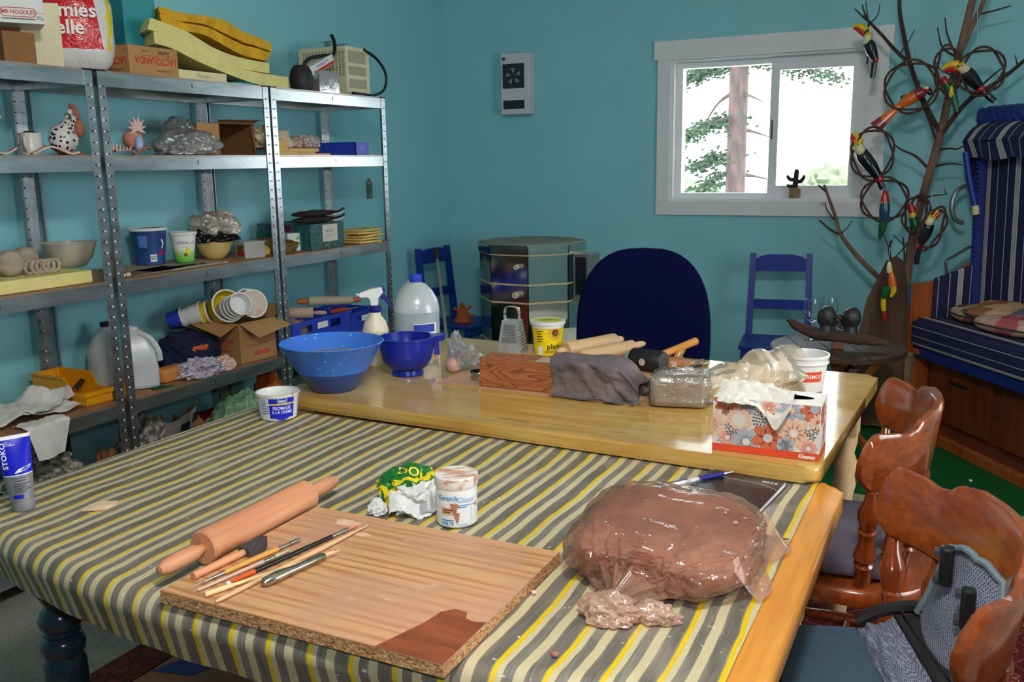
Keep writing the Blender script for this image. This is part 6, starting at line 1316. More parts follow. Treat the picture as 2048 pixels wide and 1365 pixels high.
for a, b in zip(cl, cl[1:]): g.add([(a.x, a.y-.0007, .0137), (b.x, b.y-.0007, .0137), (b.x, b.y+.0007, .0137), (a.x, a.y+.0007, .0137)], [(0, 1, 2, 3)])
g.build('silver_curve', M('silver_ink', S(210, 210, 214), .3), t, smooth=False)
# pens
def pen(lab, a, b, za, zb, segs, clip=None):
    a = Vector((a[0], a[1], za)); b = Vector((b[0], b[1], zb)); L = (b-a).length; q = Vector((1, 0, 0)).rotation_difference((b-a).normalized()); t = thing('ballpoint_pen', lab, 'pen', a, rot=q.to_euler(), group='ballpoint pens')
    for u0, u1, r0_, r1_, m_, n_ in segs: G().tube([(L*u0, 0, 0), (L*u1, 0, 0)], [r0_, r1_], 16).build(n_, m_, t)
    if clip: G().box(L*clip[0], L*clip[1], -.0018, .0018, .0055, .0068).build('clip', M_nick, t, smooth=False)
pen('white and blue ballpoint pen lying across the diary corner', (-.565, 1.826), (-.425, 1.958), CZ+.0055, CZ+.0215, [(0, .05, .003, .003, M_nick, 'push_button'), (.05, .14, .0048, .0052, M_navyp, 'top'), (.14, .56, .0053, .0052, M('pen_white_swirl', S(208, 208, 214), .3, var=.3, scale=60), 'barrel'), (.56, .88, .0054, .005, M_navyp, 'grip'), (.88, 1, .0046, .0009, M_nick, 'tip')], (.12, .42))
pen('black gripped ballpoint pen poking out from under the bagged clay', (-.385, 1.637), (-.252, 1.668), CZ+.006, CZ+.006, [(0, .35, .0046, .0048, M('pen_blue', S(40, 90, 190), .3), 'barrel'), (.35, .40, .005, .005, M_nick, 'ring'), (.40, .84, .0056, .0052, M_blackpl, 'grip'), (.84, 1, .0044, .0008, M_nick, 'tip')])
# crumbs on the cloth
for i, (x, y, s, m_, lab) in enumerate(((-.49, 1.115, .006, M_terra, 'small red clay crumb on the striped cloth near the camera'), (-.60, 1.28, .005, M_pk, 'tiny pink clay crumb beside the board corner'))):
    tag(G().ball((0, 0, s*.7), (s, s*.8, s*.7), 2, fn=lambda d: 1+.3*fbm(d, 2, 2, i)).build('clay_crumb', m_, loc=(x, y, CZ)), lab, 'crumb', 'clay crumbs on the cloth')
# ------------------------------------------------------------------ back of the room
# wall vent heater
t = thing('wall_heater', 'white wall-mounted fan unit with a dark grille on the back wall', 'wall unit', (-2.67, YB, 1.765))
M_enam = M('white_enamel', S(206, 206, 208), .4, var=.02)
G().box(-.12, .085, -.085, 0, 0, .385, r=.006).build('housing', M_enam, t)
G().box(-.105, .05, -.0865, -.085, .165, .32).build('fan_window', M('fan_dark', S(34, 36, 40), .3), t, smooth=False)
for i in range(11): z = .17+i*.0136; G().box(-.103, .048, -.089, -.0868, z, z+.003).build('grille_wire', M('grille_grey', S(74, 76, 80), .4, metal=.5), t, smooth=False)
for i in range(5): a = .4+i*2*PI/5; G().prism([(.012*math.cos(a), .012*math.sin(a)), (.05*math.cos(a-.3), .05*math.sin(a-.3)), (.055*math.cos(a+.25), .055*math.sin(a+.25))], 0, .0012, T(-.026, -.0871, .242) @ R(PI/2, 'X')).build('fan_blade', M('fan_blade_grey', S(150, 154, 156), .4), t, smooth=False)
G().lathe([(.016, 0), (.015, .003), (0, .004)], 18, T(-.026, -.0868, .242) @ R(PI/2, 'X')).build('fan_hub', M('fan_hub_dark', S(40, 44, 46), .4), t)
G().box(-.103, .05, -.0865, -.085, .035, .09).build('outlet_slot', M('fan_dark', S(34, 36, 40)), t, smooth=False)
for i in range(5): z = .038+i*.0105; G().box(-.102, .049, -.0885, -.0866, z, z+.003).build('outlet_louvre', M('grille_grey', S(74, 76, 80)), t, smooth=False)
G().lathe([(.013, 0), (.012, .008), (0, .009)], 18, T(-.095, -.085, .352) @ R(PI/2, 'X')).build('control_knob', M('knob_grey', S(96, 104, 100), .4), t)
# painted blue chairs
M_bluep = M('royal_blue_paint', S(6, 44, 140), .4, var=.10, scale=14)
def bluechair(lab, loc, rz):
    t = thing('blue_chair', lab, 'chair', loc, rz, 'painted blue chairs'); w, d, sh, h = .165, .17, .45, .92
    for s in (-1, 1):
        G().add([(s*w-.018, d-.018, 0), (s*w+.018, d-.018, 0), (s*w+.018, d+.018, 0), (s*w-.018, d+.018, 0), (s*w-.018, d-.018, sh), (s*w+.018, d-.018, sh), (s*w+.018, d+.018, sh), (s*w-.018, d+.018, sh), (s*(w-.01)-.017, d+.03, h), (s*(w-.01)+.017, d+.03, h), (s*(w-.01)+.017, d+.06, h), (s*(w-.01)-.017, d+.06, h)],
                [(0, 1, 5, 4), (1, 2, 6, 5), (2, 3, 7, 6), (3, 0, 4, 7), (4, 5, 9, 8), (5, 6, 10, 9), (6, 7, 11, 10), (7, 4, 8, 11), (8, 9, 10, 11), (3, 2, 1, 0)]).build('back_post', M_bluep, t, smooth=False)
        G().box(s*w-.018, s*w+.018, -d-.018, -d+.018, 0, sh-.02, r=.003).build('front_leg', M_bluep, t)
        G().box(s*w-.009, s*w+.009, -d+.018, d-.018, .14, .165).build('stretcher', M_bluep, t, smooth=False)
    sp = lambda x, z: d+.01+.04*(z-sh)/(h-sh)
    top = [(-w+.01, .82), (w-.01, .82), (w-.01, .875), (w-.05, .905), (.06, .915), (-.06, .915), (-w+.05, .905), (-w+.01, .875)]
    G().prism([(x, z) for x, z in top], -.009, .009, T(0, d+.036, 0) @ R(PI/2, 'X')).build('top_rail', M_bluep, t, smooth=False)
    G().box(-w+.01, w-.01, d+.01, d+.028, .60, .655).build('middle_rail', M_bluep, t, smooth=False)
    G().box(-w-.03, w+.03, -d-.035, d+.01, sh-.022, sh, r=.006).build('seat', M_bluep, t)
    for b in ((-w+.018, w-.018, -d-.006, -d+.010), (-w+.018, w-.018, d-.01, d+.006)): G().box(*b, sh-.075, sh-.022).build('apron', M_bluep, t, smooth=False)
    G().box(-w+.018, w-.018, -d-.006, -d+.008, .19, .215).build('stretcher', M_bluep, t, smooth=False)
bluechair('painted blue wooden chair in the room corner, left of the kiln', (-2.91, 5.14, 0), math.radians(84))
bluechair('painted blue wooden chair under the window', (-.905, 5.19, 0), math.radians(8))
# clay star figure on the chair
t = thing('clay_figure', 'orange clay bell figure with arms on the corner blue chair', 'figurine', (-2.87, 5.09, .4505), face(-2.87, 5.09)); M_oc = M('orange_clay', S(186, 92, 48), .8, var=.1, bmp=.3)
G().lathe([(.056, 0), (.058, .006), (.046, .03), (.036, .06), (.026, .085), (.016, .095), (0, .1)], 24).build('body', M_oc, t); G().ball((0, 0, .108), (.017, .016, .018), 3).build('head', M_oc, t)
G().tube([(-.02, 0, .075), (-.045, -.005, .085), (-.062, -.008, .092)], [.012, .010, .004], 10).build('arm', M_oc, t); G().tube([(.02, 0, .075), (.045, -.005, .095), (.060, -.008, .108)], [.012, .010, .004], 10).build('arm', M_oc, t); G().tube([(.03, -.02, .04), (.06, -.02, .045), (.075, -.015, .04)], [.012, .011, .009], 10).build('spout', M_oc, t)
# broom handle leaning on the chair
t = thing('pole', 'thin pale pole leaning against the corner blue chair', 'pole', (-2.71, 4.62, 0)); PW(t, G().tube([(-2.62, 4.52, .02), (-2.90, 4.90, .56), (-3.07, 5.12, .88)], .010, 10), 'shaft', M('grey_wood_pole', S(150, 146, 136), .6, var=.08)); PW(t, G().tube([(-3.05, 5.10, .845), (-3.085, 5.14, .905)], .014, 10), 'grip', M('dark_grip', S(60, 52, 44), .7))
# kiln
def kiln():
    t = thing('kiln', 'octagonal stainless steel kiln with a flat lid in the corner', 'kiln', (-2.31, 4.96, 0)); n = 8
    ms = M('mirror_stainless', S(196, 190, 182), .1, metal=1, var=.08, scale=5); mb = M('brick_band', S(206, 178, 138), .8, var=.08); r = .315
    a0 = PI/8-math.radians(2)
    def ring(nm, z0, z1, rr, mat, smooth=False):
        # each stainless face is its own panel
        o = bpy.data.objects.new(nm, None); COL.objects.link(o); o.parent = t
        for i in range(n):
            p0, p1 = a0+2*PI*i/n+.012, a0+2*PI*(i+1)/n-.012; v = [(rr*math.cos(p), rr*math.sin(p), z) for z in (z0, z1) for p in (p0, p1)]; w = [(q[0]*.97, q[1]*.97, q[2]) for q in v]
            G().add(v+w, [(0, 1, 3, 2), (5, 4, 6, 7), (0, 4, 5, 1), (2, 3, 7, 6), (0, 2, 6, 4), (1, 5, 7, 3)]).build('steel_panel', mat, o, smooth=False)
        G().lathe([(rr*.972, z0), (rr*.972, z1)], n, a0=a0).build('ring_core', M_blackpl, o, smooth=False)
    for z0, z1 in ((.10, .42), (.43, .66), (.67, .765), (.775, .935)): ring('kiln_ring', z0, z1, r, ms)
    for z in (.42, .66, .765): G().lathe([(r+.004, z), (r+.004, z+.010)], n, a0=a0).build('brick_band', mb, t, smooth=False)
    G().lathe([(r+.004, .935), (r+.004, .943)], n, a0=a0).build('brick_band', mb, t, smooth=False)
    ring('lid_ring', .943, .995, r+.008, ms); G().lathe([(r+.006, .985), (r+.004, 1.0), (0, 1.004)], n, a0=a0).build('lid_top', M('kiln_lid_grey', S(140, 132, 116), .6, var=.12, scale=14), t, smooth=False)
    fa = math.atan2(-4.96, 2.31)
    for da, z, big in ((-.30, .715, 1), (-.28, .875, .8), (-.30, .52, .8)):
        a = fa+da; G().lathe([(.018*big, 0), (.018*big, .035), (.009*big, .037), (.009*big, .02), (0, .02)], 20, T((r-.012)*math.cos(a), (r-.012)*math.sin(a), z) @ R(a, 'Z') @ R(PI/2, 'Y')).build('peephole_plug', M('white_ceramic', S(214, 204, 190), .5), t)
    a = fa+.98; mx = R(a, 'Z'); G().box(.315, .42, -.045, .075, .66, .94, mx, r=.004).build('control_box', M('brushed_grey_box', S(140, 148, 150), .35, metal=.6, var=.05), t)
    G().box(.33, .40, -.048, -.045, .70, .92, mx).build('control_panel', M('panel_black', S(30, 30, 34), .3), t, smooth=False); G().lathe([(.02, 0), (.018, .018), (0, .02)], 18, mx @ T(.365, -.048, .80) @ R(PI/2, 'X')).build('dial', M_blackpl, t)
    for i in range(4): a = PI/4+i*PI/2; G().box(-.015, .015, -.015, .015, 0, .10, T(.22*math.cos(a), .22*math.sin(a), 0)).build('stand_leg', M_blackpl, t, smooth=False)
kiln()
t = thing('metal_drum', 'low stainless drum with a pale lid beside the kiln', 'drum', (-1.83, 4.58, 0)); G().lathe([(.175, .02), (.18, .04), (.18, .48), (.178, .5)], 36).build('drum', M('mirror_stainless', S(150, 146, 140)), t)
for z in (.39, .50): G().lathe([(.183, z), (.187, z+.006), (.183, z+.014)], 36, cap0=False, cap1=False).build('band', M('brick_band', S(206, 178, 138)), t)
G().lathe([(.182, .505), (.186, .515), (.18, .535), (0, .54)], 36).build('lid', M('pale_lid', S(226, 220, 200), .6, var=.05), t); G().lathe([(.15, 0), (.15, .02)], 24).build('base', M_blackpl, t)
# office chair
t = thing('office_chair', 'royal blue upholstered office chair back behind the maple table', 'chair', (-1.08, 3.33, 0), math.radians(14)); M_uph = M('navy_upholstery', S(6, 9, 50), 1.0, var=.08, scale=40, spec=.1)
g = G(); N = 44
prof = []
for i in range(N):
    a = 2*PI*i/N; c, s = math.cos(a), math.sin(a); x = math.copysign(abs(c)**.72, c)*.252; z = .80+(math.copysign(abs(s)**.82, s))*(.335 if s > 0 else .30); prof.append((x, z))
def layer(k, y, cur): return [(x*k, y-.04*((x*k)/.25)**2*cur, .80+(z-.80)*k) for x, z in prof]
L_ = [layer(.90, -.052, 1), layer(.97, -.046, 1), layer(1.0, -.03, 1), layer(1.0, -.008, 1), layer(.97, .006, 1), layer(.9, .012, 1)]
v = [p for l in L_ for p in l]; f = [(j*N+i, j*N+(i+1) % N, (j+1)*N+(i+1) % N, (j+1)*N+i) for j in range(5) for i in range(N)]+[tuple(range(N-1, -1, -1)), tuple(5*N+i for i in range(N))]
g.add(v, f); g.build('backrest', M_uph, t, ang=60)
G().box(-.24, .24, -.50, -.06, .44, .52, r=.03).build('seat', M_uph, t); G().tube([(0, .02, .75), (0, .06, .5), (0, -.1, .42), (0, -.27, .42)], .02, 10).build('spine', M_blackpl, t); G().lathe([(.03, .07), (.028, .43)], 16, T(0, -.27, 0)).build('gas_lift', M_blackpl, t)
for i in range(5):
    a = i*2*PI/5+.3; e = (.27*math.cos(a), -.27+.27*math.sin(a), .075); G().tube([(0, -.27, .10), e], [.024, .016], 8).build('base_arm', M_blackpl, t); G().ball((e[0], e[1], .028), (.026, .02, .0275), 2).build('castor', M_blackpl, t)
# clay cactus in a jar on the sill
t = thing('clay_cactus', 'small dark clay cactus in a patterned jar on the window sill', 'ornament', (-.915, 5.645, wz0+.0185)); G().lathe([(.031, 0), (.033, .003), (.033, .058), (.031, .06), (.029, .058), (0, .05)], 24).build('jar', M('patterned_jar', S(150, 150, 80), .4, var=.4, scale=50, col2=S(190, 130, 120)), t)
M_ck = M('dark_brown_clay', S(52, 40, 36), .8, var=.15)
G().tube([(0, 0, .05), (.002, 0, .10), (.006, 0, .15), (.006, 0, .168)], [.017, .015, .015, .009], 12).build('stem', M_ck, t); G().tube(spline([(.004, 0, .095), (.03, 0, .098), (.045, 0, .115), (.050, 0, .132)], 4), lerps([.012, .012, .011, .007], 13), 10).build('arm', M_ck, t); G().tube(spline([(0, 0, .105), (-.028, 0, .108), (-.042, 0, .122), (-.046, 0, .134)], 4), lerps([.012, .012, .011, .006], 13), 10).build('arm', M_ck, t); G().tube(spline([(0, 0, .07), (-.03, 0, .068), (-.046, 0, .078)], 4), lerps([.011, .011, .007], 9), 10).build('arm', M_ck, t)
# round folding table
def roundtable():
    t = thing('round_table', 'dark round plank-topped folding table by the tree', 'table', (-.49, 4.40, 0)); R_ = .298; md = Mwood('dark_walnut', S(44, 28, 22), S(84, 54, 40), .4, 'Y', 7, .12, .6); mx_ = [-.298, -.178, -.06, .06, .178, .298]
    for i in range(5):
        x0, x1 = mx_[i]+.002, mx_[i+1]-.002; pts = []
        for k in range(9): x = x0+(x1-x0)*k/8; pts.append((x, -math.sqrt(max(0, R_**2-x*x))))
        pts += [(x, -y) for x, y in reversed(pts)]; pts = [p for j, p in enumerate(pts) if j == 0 or (Vector(p)-Vector(pts[j-1])).length > 1e-4]
        G().prism(pts, .578, .60, R(math.radians(22))).build('plank', md, t, smooth=False)
    G().lathe([(R_-.012, .574), (R_+.002, .576), (R_+.003, .592), (R_-.002, .594)], 48, cap0=False, cap1=False).build('rim', md, t)
    mo = Mwood('orange_brown_leg', S(140, 78, 36), S(176, 106, 56), .4, 'Z', 6, .3, .5)
    for a in (0.4, 0.4+PI/2):
        for s in (-1, 1):
            mx = R(a, 'Z'); G().tube([(s*.24, .03*s, .012), (-s*.22, .03*s, .572)], .018, 4, mx=mx).build('leg', mo, t, smooth=False)
    G().box(-.25, .25, -.02, .02, .548, .574, R(.4)).build('batten', md, t, smooth=False); G().box(-.25, .25, -.02, .02, .52, .546, R(.4+PI/2)).build('batten', md, t, smooth=False)
roundtable()
# driftwood with two clay heads
t = thing('driftwood_sculpture', 'driftwood branch carrying two dark clay heads face to face', 'sculpture', (-.49, 4.33, .6015), math.radians(6)); M_dw = M('driftwood_brown', S(74, 50, 38), .85, var=.35, scale=14, bmp=.8, bscale=22, stretch=(.25, 1, 1)); M_hd = M('graphite_clay', S(46, 44, 46), .45, var=.15, scale=30)
sp = spline([(-.215, .03, .118), (-.17, .02, .09), (-.08, 0, .062), (.0, -.005, .058), (.09, -.01, .052), (.16, -.015, .044), (.215, -.02, .036)], 6); g = G(); g.tube(sp, lerps([.016, .028, .036, .034, .033, .028, .012], len(sp)), 16, sq=.8); g.warp(lambda q: q+Vector((0, 1, .6))*.006*fbm(q, 18, 3)); g.build('branch', M_dw, t, ang=60)
G().box(-.02, .03, -.03, .03, 0, .035, r=.003).build('foot', M('brown_foot', S(110, 64, 40), .6), t)
def head(x, dirn, tilt):
    mx = T(x, 0, .142) @ R(tilt, 'Y')
    o = G().ball((-dirn*.004, 0, 0), (.042, .038, .052), 4, mx, fn=lambda d: 1+.10*max(0, -d.z)*max(0, d.x*dirn)-.06*max(0, d.z)*max(0, d.x*dirn)).build('head', M_hd, t)
    G().ball((dirn*.045, 0, -.006), (.020, .011, .017), 3, mx).build('nose', M_hd, o); G().ball((dirn*.040, 0, -.029), (.013, .013, .007), 2, mx).build('lips', M_hd, o); G().ball((dirn*.030, 0, -.045), (.016, .016, .011), 2, mx).build('chin', M_hd, o); G().ball((dirn*.032, -.018, .010), (.010, .010, .005), 2, mx).build('brow', M_hd, o); G().ball((dirn*.0, -.040, -.004), (.008, .004, .013), 2, mx).build('ear', M_hd, o)
    G().tube([(x-dirn*.004, 0, .11), (x-dirn*.004, 0, .07)], [.026, .032], 14).build('neck', M_hd, t)
head(-.042, 1, .15); head(.056, -1, .1)
# wine glasses
def wglass(): 
    m, p = base('clear_glass'); p.inputs['Base Color'].default_value = (1, 1, 1, 1); p.inputs['Roughness'].default_value = .02; p.inputs['Transmission Weight'].default_value = 1; p.inputs['IOR'].default_value = 1.18; p.inputs['Coat Weight'].default_value = .6; v = coords(m); bump(m, p, nz(m, v, 8), .02, .001); return m
M_wg = wglass()
for i, (x, y, lab) in enumerate(((-.625, 4.50, 'left of the two clear wine glasses behind the clay heads'), (-.555, 4.56, 'right of the two clear wine glasses behind the clay heads'))):
    t = thing('wine_glass', lab, 'wine glass', (x, y, .6015), 0, 'wine glasses'); G().lathe([(.034, 0), (.034, .002), (.006, .006), (.0045, .02)], 28, cap1=False).build('foot', M_wg, t); G().tube([(0, 0, .02), (0, 0, .085)], .0042, 12).build('stem', M_wg, t)
    G().lathe([(.0042, .083), (.016, .089), (.032, .106), (.040, .132), (.039, .16), (.033, .20), (.0318, .20), (.0376, .16), (.0386, .132), (.031, .1075), (.0, .090)], 36, cap0=False).build('bowl', M_wg, t)

# ------------------------------------------------------------------ branch tree with painted birds
M_brk = M('brown_bark', S(122, 92, 76), .9, var=.3, scale=24, bmp=.6, bscale=50, stretch=(1, 1, .3)); M_twig = M('dark_twig', S(66, 50, 42), .9, var=.3, scale=30)
TY = 5.30
t = thing('branch_tree', 'bare branching tree limb standing in a pot, hung with painted birds', 'tree', (-.27, TY, 0))
def limb(pts, r0, r1, nm='branch', m_=None, y0=TY, y1=None, parent=t):
    n = len(pts); y1 = y0 if y1 is None else y1
    P = spline([(x, y0+(y1-y0)*i/(n-1)+.008*math.sin(i*2.3), z) for i, (x, z) in enumerate(pts)], 5); g = G(); g.tube(P, lerps([r0, r1], len(P)), 9); return PW(parent, g, nm, m_ or M_twig)
limb([(-.275, .20), (-.273, .45), (-.268, .62), (-.258, .862), (-.236, 1.101), (-.192, 1.335), (-.148, 1.563), (-.109, 1.834), (-.069, 2.073), (-.033, 2.30)], .026, .017, 'trunk', M_brk)
limb([(-.080, 1.978), (-.046, 2.071), (-.008, 2.163), (.03, 2.30)], .016, .010, m_=M_brk)
limb([(-.151, 1.58), (-.208, 1.678), (-.262, 1.793), (-.314, 1.933), (-.357, 2.096), (-.378, 2.196), (-.385, 2.32)], .014, .009)
limb([(-.165, 1.54), (-.20, 1.63), (-.245, 1.73), (-.268, 1.80)], .008, .004)
limb([(-.331, 1.941), (-.39, 2.0), (-.454, 2.074), (-.514, 2.138), (-.545, 2.173)], .010, .006, y1=5.24)
limb([(-.52, 2.14), (-.558, 2.177), (-.589, 2.209)], .005, .003, y0=5.25); limb([(-.52, 2.14), (-.545, 2.196), (-.554, 2.226)], .005, .003, y0=5.25); limb([(-.512, 2.132), (-.478, 2.171), (-.469, 2.224)], .004, .002, y0=5.25); limb([(-.522, 2.14), (-.53, 2.19), (-.538, 2.24)], .004, .002, y0=5.25)
limb([(-.516, 2.138), (-.522, 2.08), (-.508, 2.02), (-.515, 1.93)], .006, .004, y0=5.245, y1=5.235)
limb([(-.139, 1.57), (-.074, 1.673), (-.011, 1.744), (.074, 1.80), (.147, 1.857), (.203, 1.908), (.26, 1.96)], .013, .008); limb([(.176, 1.89), (.162, 1.939)], .004, .002); limb([(-.06, 1.69), (.0, 1.77), (.06, 1.83), (.105, 1.87)], .006, .004, y0=5.27, y1=5.2)
limb([(-.166, 1.488), (-.096, 1.494), (-.062, 1.491), (-.006, 1.522)], .006, .003); limb([(-.168, 1.404), (-.091, 1.416), (-.033, 1.41)], .006, .003)
limb([(-.197, 1.40), (-.259, 1.459), (-.334, 1.496), (-.37, 1.53)], .008, .003); limb([(-.21, 1.245), (-.127, 1.258), (-.092, 1.263)], .005, .002); limb([(-.1, 1.262), (-.108, 1.29)], .003, .0015)
limb([(-.101, 1.955), (-.147, 2.055), (-.164, 2.14)], .006, .003); limb([(-.095, 1.942), (-.165, 1.995), (-.195, 2.094)], .006, .003); limb([(-.029, 2.141), (.047, 2.154), (.126, 2.171)], .006, .003); limb([(-.12, 1.86), (-.17, 1.89), (-.2, 1.94)], .004, .002)
limb([(-.363, 1.98), (-.33, 2.03), (-.30, 2.09)], .004, .002); limb([(-.255, 1.76), (-.262, 1.84)], .003, .002)
limb([(-.272, .70), (-.361, .783), (-.428, .848), (-.508, .926), (-.562, .992), (-.604, 1.059), (-.635, 1.152), (-.664, 1.232), (-.694, 1.313)], .016, .007, m_=M_brk, y1=5.22); limb([(-.609, 1.05), (-.657, 1.076), (-.711, 1.124)], .007, .005, y0=5.235); limb([(-.633, 1.125), (-.675, 1.179), (-.684, 1.219)], .004, .002, y0=5.23); limb([(-.596, 1.053), (-.567, 1.086), (-.544, 1.127)], .004, .002, y0=5.235); limb([(-.68, 1.275), (-.71, 1.30), (-.722, 1.31)], .006, .004, y0=5.22)
limb([(-.243, 1.024), (-.288, .97), (-.323, .929)], .004, .003); limb([(-.275, .90), (-.279, .943), (-.289, 1.023), (-.295, 1.036)], .005, .003); limb([(-.29, 1.0), (-.342, 1.048)], .003, .002); limb([(-.284, .99), (-.25, 1.03)], .003, .002)
limb([(-.30, .80), (-.33, .90), (-.345, .98), (-.335, 1.03)], .009, .006, y0=5.2, y1=5.12)
limb([(-.345, .99), (-.37, 1.05), (-.40, 1.10)], .003, .002, y0=5.12)
p_ = thing('tree_pot', 'tall tan pot holding the branch tree beside the beach chair', 'pot', (-.30, 5.24, .0145)); G().lathe([(.09, 0), (.10, .01), (.125, .40), (.13, .405), (.13, .43), (.12, .43), (.118, .40), (0, .38)], 36).build('pot', M('tan_stoneware', S(150, 128, 98), .7, var=.08), p_); G().lathe([(.1301, .405), (.134, .41), (.134, .425), (.1301, .43)], 36, cap0=False, cap1=False).build('rim', M('tan_stoneware', S(150, 128, 98)), p_)
# driftwood slab standing behind the arm of the beach chair
g = G(); g.prism([(-.46, .02), (-.449, .495), (-.411, .713), (-.366, .822), (-.334, .905), (-.285, .935), (-.245, .90), (-.225, .78), (-.215, .62), (-.21, .45), (-.21, .02)], -.03, .03, T(0, 5.13, 0) @ R(PI/2, 'X')); g.sub(3); g.warp(lambda q: q+Vector((.4, 1, .2))*.012*fbm(q, 9, 4)); g.warp(lambda q: q-Vector((-.33, 5.13, -.002)))
tag(g.build('driftwood_slab', M('dark_driftwood', S(86, 62, 46), .9, var=.4, scale=10, bmp=.8, bscale=30, stretch=(1, 1, .2)), loc=(-.352, 5.13, 0.016), ang=60), 'upright dark driftwood slab beside the beach chair arm', 'driftwood')
# birds -----------------------------------------------------------
BC = {k: M('bird_'+k, c, .25, var=.06, coat=.4) for k, c in dict(black=S(24, 24, 34), yellow=S(232, 192, 24), red=S(190, 30, 36), cream=S(226, 214, 170), orange=S(222, 104, 24), green=S(20, 92, 50), blue=S(26, 70, 104), crimson=S(140, 24, 44)).items()}
M_vine = M('vine_brown', S(78, 54, 42), .8, var=.3, scale=40); M_str = M('white_string', S(214, 210, 200), .9)
def hoop(t, c, rx, rz_, tilt=0, tw=3, rr=.006, thick=2):
    n = 60
    for s in range(thick):
        pts = []
        for k in range(n+1):
            a = 2*PI*k/n; e = .010*math.sin(tw*a+s*PI); x = (rx+e)*math.cos(a); z = (rz_+e)*math.sin(a); y = .009*math.cos(tw*a+s*PI)
            pts.append((c[0]+x*math.cos(tilt)-z*math.sin(tilt), c[1]+y, c[2]+x*math.sin(tilt)+z*math.cos(tilt)))
        g = G(); g.tube(pts, rr, 8, caps=False); PW(t, g, 'vine_strand', M_vine)
def seg(t, nm, pts, rad, col, sq=1, y=None, up=None, n=14):
    P = spline([(x, y, z) for x, z in pts] if y is not None else pts, 5); g = G(); g.tube(P, lerps(rad, len(P)), n, sq=sq, up=up); return PW(t, g, nm, BC[col])
def string(t, pts): PW(t, G().tube([Vector(p) for p in pts], .0016, 6), 'hanging_string', M_str)
def toucan(lab, y, body, tail, head_, beak, hoopc=None, s=1.0, bib=True, tailcol='black', strg=None, beakr=.022, flip=1):
    """body: pts throat->rump; tail: rump->tip; head_: centre; beak: pts head->tip (centre line)"""
    t = thing('toucan_ornament', lab, 'bird ornament', (body[0][0], y, body[0][1]), 0, 'painted birds on the branch tree')
    if hoopc: hoop(t, (hoopc[0], y-.005, hoopc[1]), hoopc[2], hoopc[3], hoopc[4] if len(hoopc) > 4 else 0)
    k = [.020*s, .028*s, .026*s, .016*s]; seg(t, 'body', body, k, 'black', 1, y)
    seg(t, 'tail', tail, [.014*s, .013*s, .013*s, .011*s], tailcol, .45, y, up=(0, 1, 0))
    hx, hz = head_; PW(t, G().ball((hx, y, hz), (.021*s,)*3, 3), 'head', BC['yellow'])
    # upper and lower beak, offset across the beak direction
    d = Vector((beak[-1][0]-beak[0][0], beak[-1][1]-beak[0][1])).normalized(); nrm = Vector((-d.y, d.x))*flip
    up_ = [(x+nrm.x*.008*s, z+nrm.y*.008*s) for x, z in beak]; lo_ = [(x-nrm.x*.009*s, z-nrm.y*.009*s) for x, z in beak[:-1]]+[(beak[-1][0]-d.x*.006-nrm.x*.004, beak[-1][1]-d.y*.006-nrm.y*.004)]
    seg(t, 'upper_beak', up_, [beakr*.72, beakr*.66, beakr*.4, .003], 'yellow', .7, y, up=(0, 1, 0)); seg(t, 'lower_beak', lo_, [beakr*.66, beakr*.6, beakr*.35, .003], 'red', .7, y-.001, up=(0, 1, 0))
    PW(t, G().tube([(beak[0][0]+nrm.x*.019*s, y, beak[0][1]+nrm.y*.019*s), (beak[0][0], y-.018*s, beak[0][1]), (beak[0][0]-nrm.x*.019*s, y, beak[0][1]-nrm.y*.019*s)], .0035*s, 8), 'beak_line', BC['black'])
    if bib:
        b0 = Vector((body[0][0], body[0][1])); b1 = Vector((body[1][0], body[1][1])); c = b0.lerp(b1, .25); dd = (b1-b0).normalized(); nn = Vector((-dd.y, dd.x)); c2 = c
        PW(t, G().tube(spline([(hx, y-.006*s, hz), (c.x, y-.010*s, c.y), (b0.lerp(b1, .75).x, y-.012*s, b0.lerp(b1, .75).y)], 4), lerps([.017*s, .021*s, .010*s], 9), 12), 'cream_bib', BC['cream'])
    PW(t, G().ball((hx-d.x*.002, y-.019*s, hz+.004*s), (.0055*s, .004*s, .0055*s), 2), 'eye_ring', BC['cream']); PW(t, G().ball((hx-d.x*.002, y-.0225*s, hz+.004*s), (.003*s,)*3, 2), 'pupil', BC['black'])
    PW(t, G().ball((body[-1][0], y-.006*s, body[-1][1]), (.015*s, .012*s, .014*s), 3), 'red_rump', BC['red'])
    for q in (body[1], body[2]): PW(t, G().tube([(q[0], y-.016*s, q[1]), (tail[0][0], y-.018*s, tail[0][1])], [.014*s, .007*s], 8, sq=.5), 'wing', BC['black'])
    if strg: string(t, strg)
    return t
toucan('toucan with red and yellow beak perched at the upper left twig', 5.21, [(-.520, 2.045), (-.505, 2.02), (-.490, 1.985), (-.472, 1.945)], [(-.475, 1.94), (-.477, 1.91), (-.480, 1.88), (-.483, 1.855)], (-.513, 2.068), [(-.525, 2.085), (-.548, 2.102), (-.572, 2.115), (-.594, 2.112)], s=1.05, beakr=.026, flip=-1)
toucan('large toucan with gaping beak on the double hoop high at the right', 5.13, [(-.055, 1.870), (-.035, 1.842), (-.012, 1.812), (.022, 1.775)], [(.02, 1.778), (.045, 1.752), (.065, 1.732), (.088, 1.712)], (-.07, 1.88), [(-.082, 1.882), (-.108, 1.885), (-.134, 1.88), (-.158, 1.862)], (.02, 1.855, .095, .105), 1.25, beakr=.03, flip=-1)
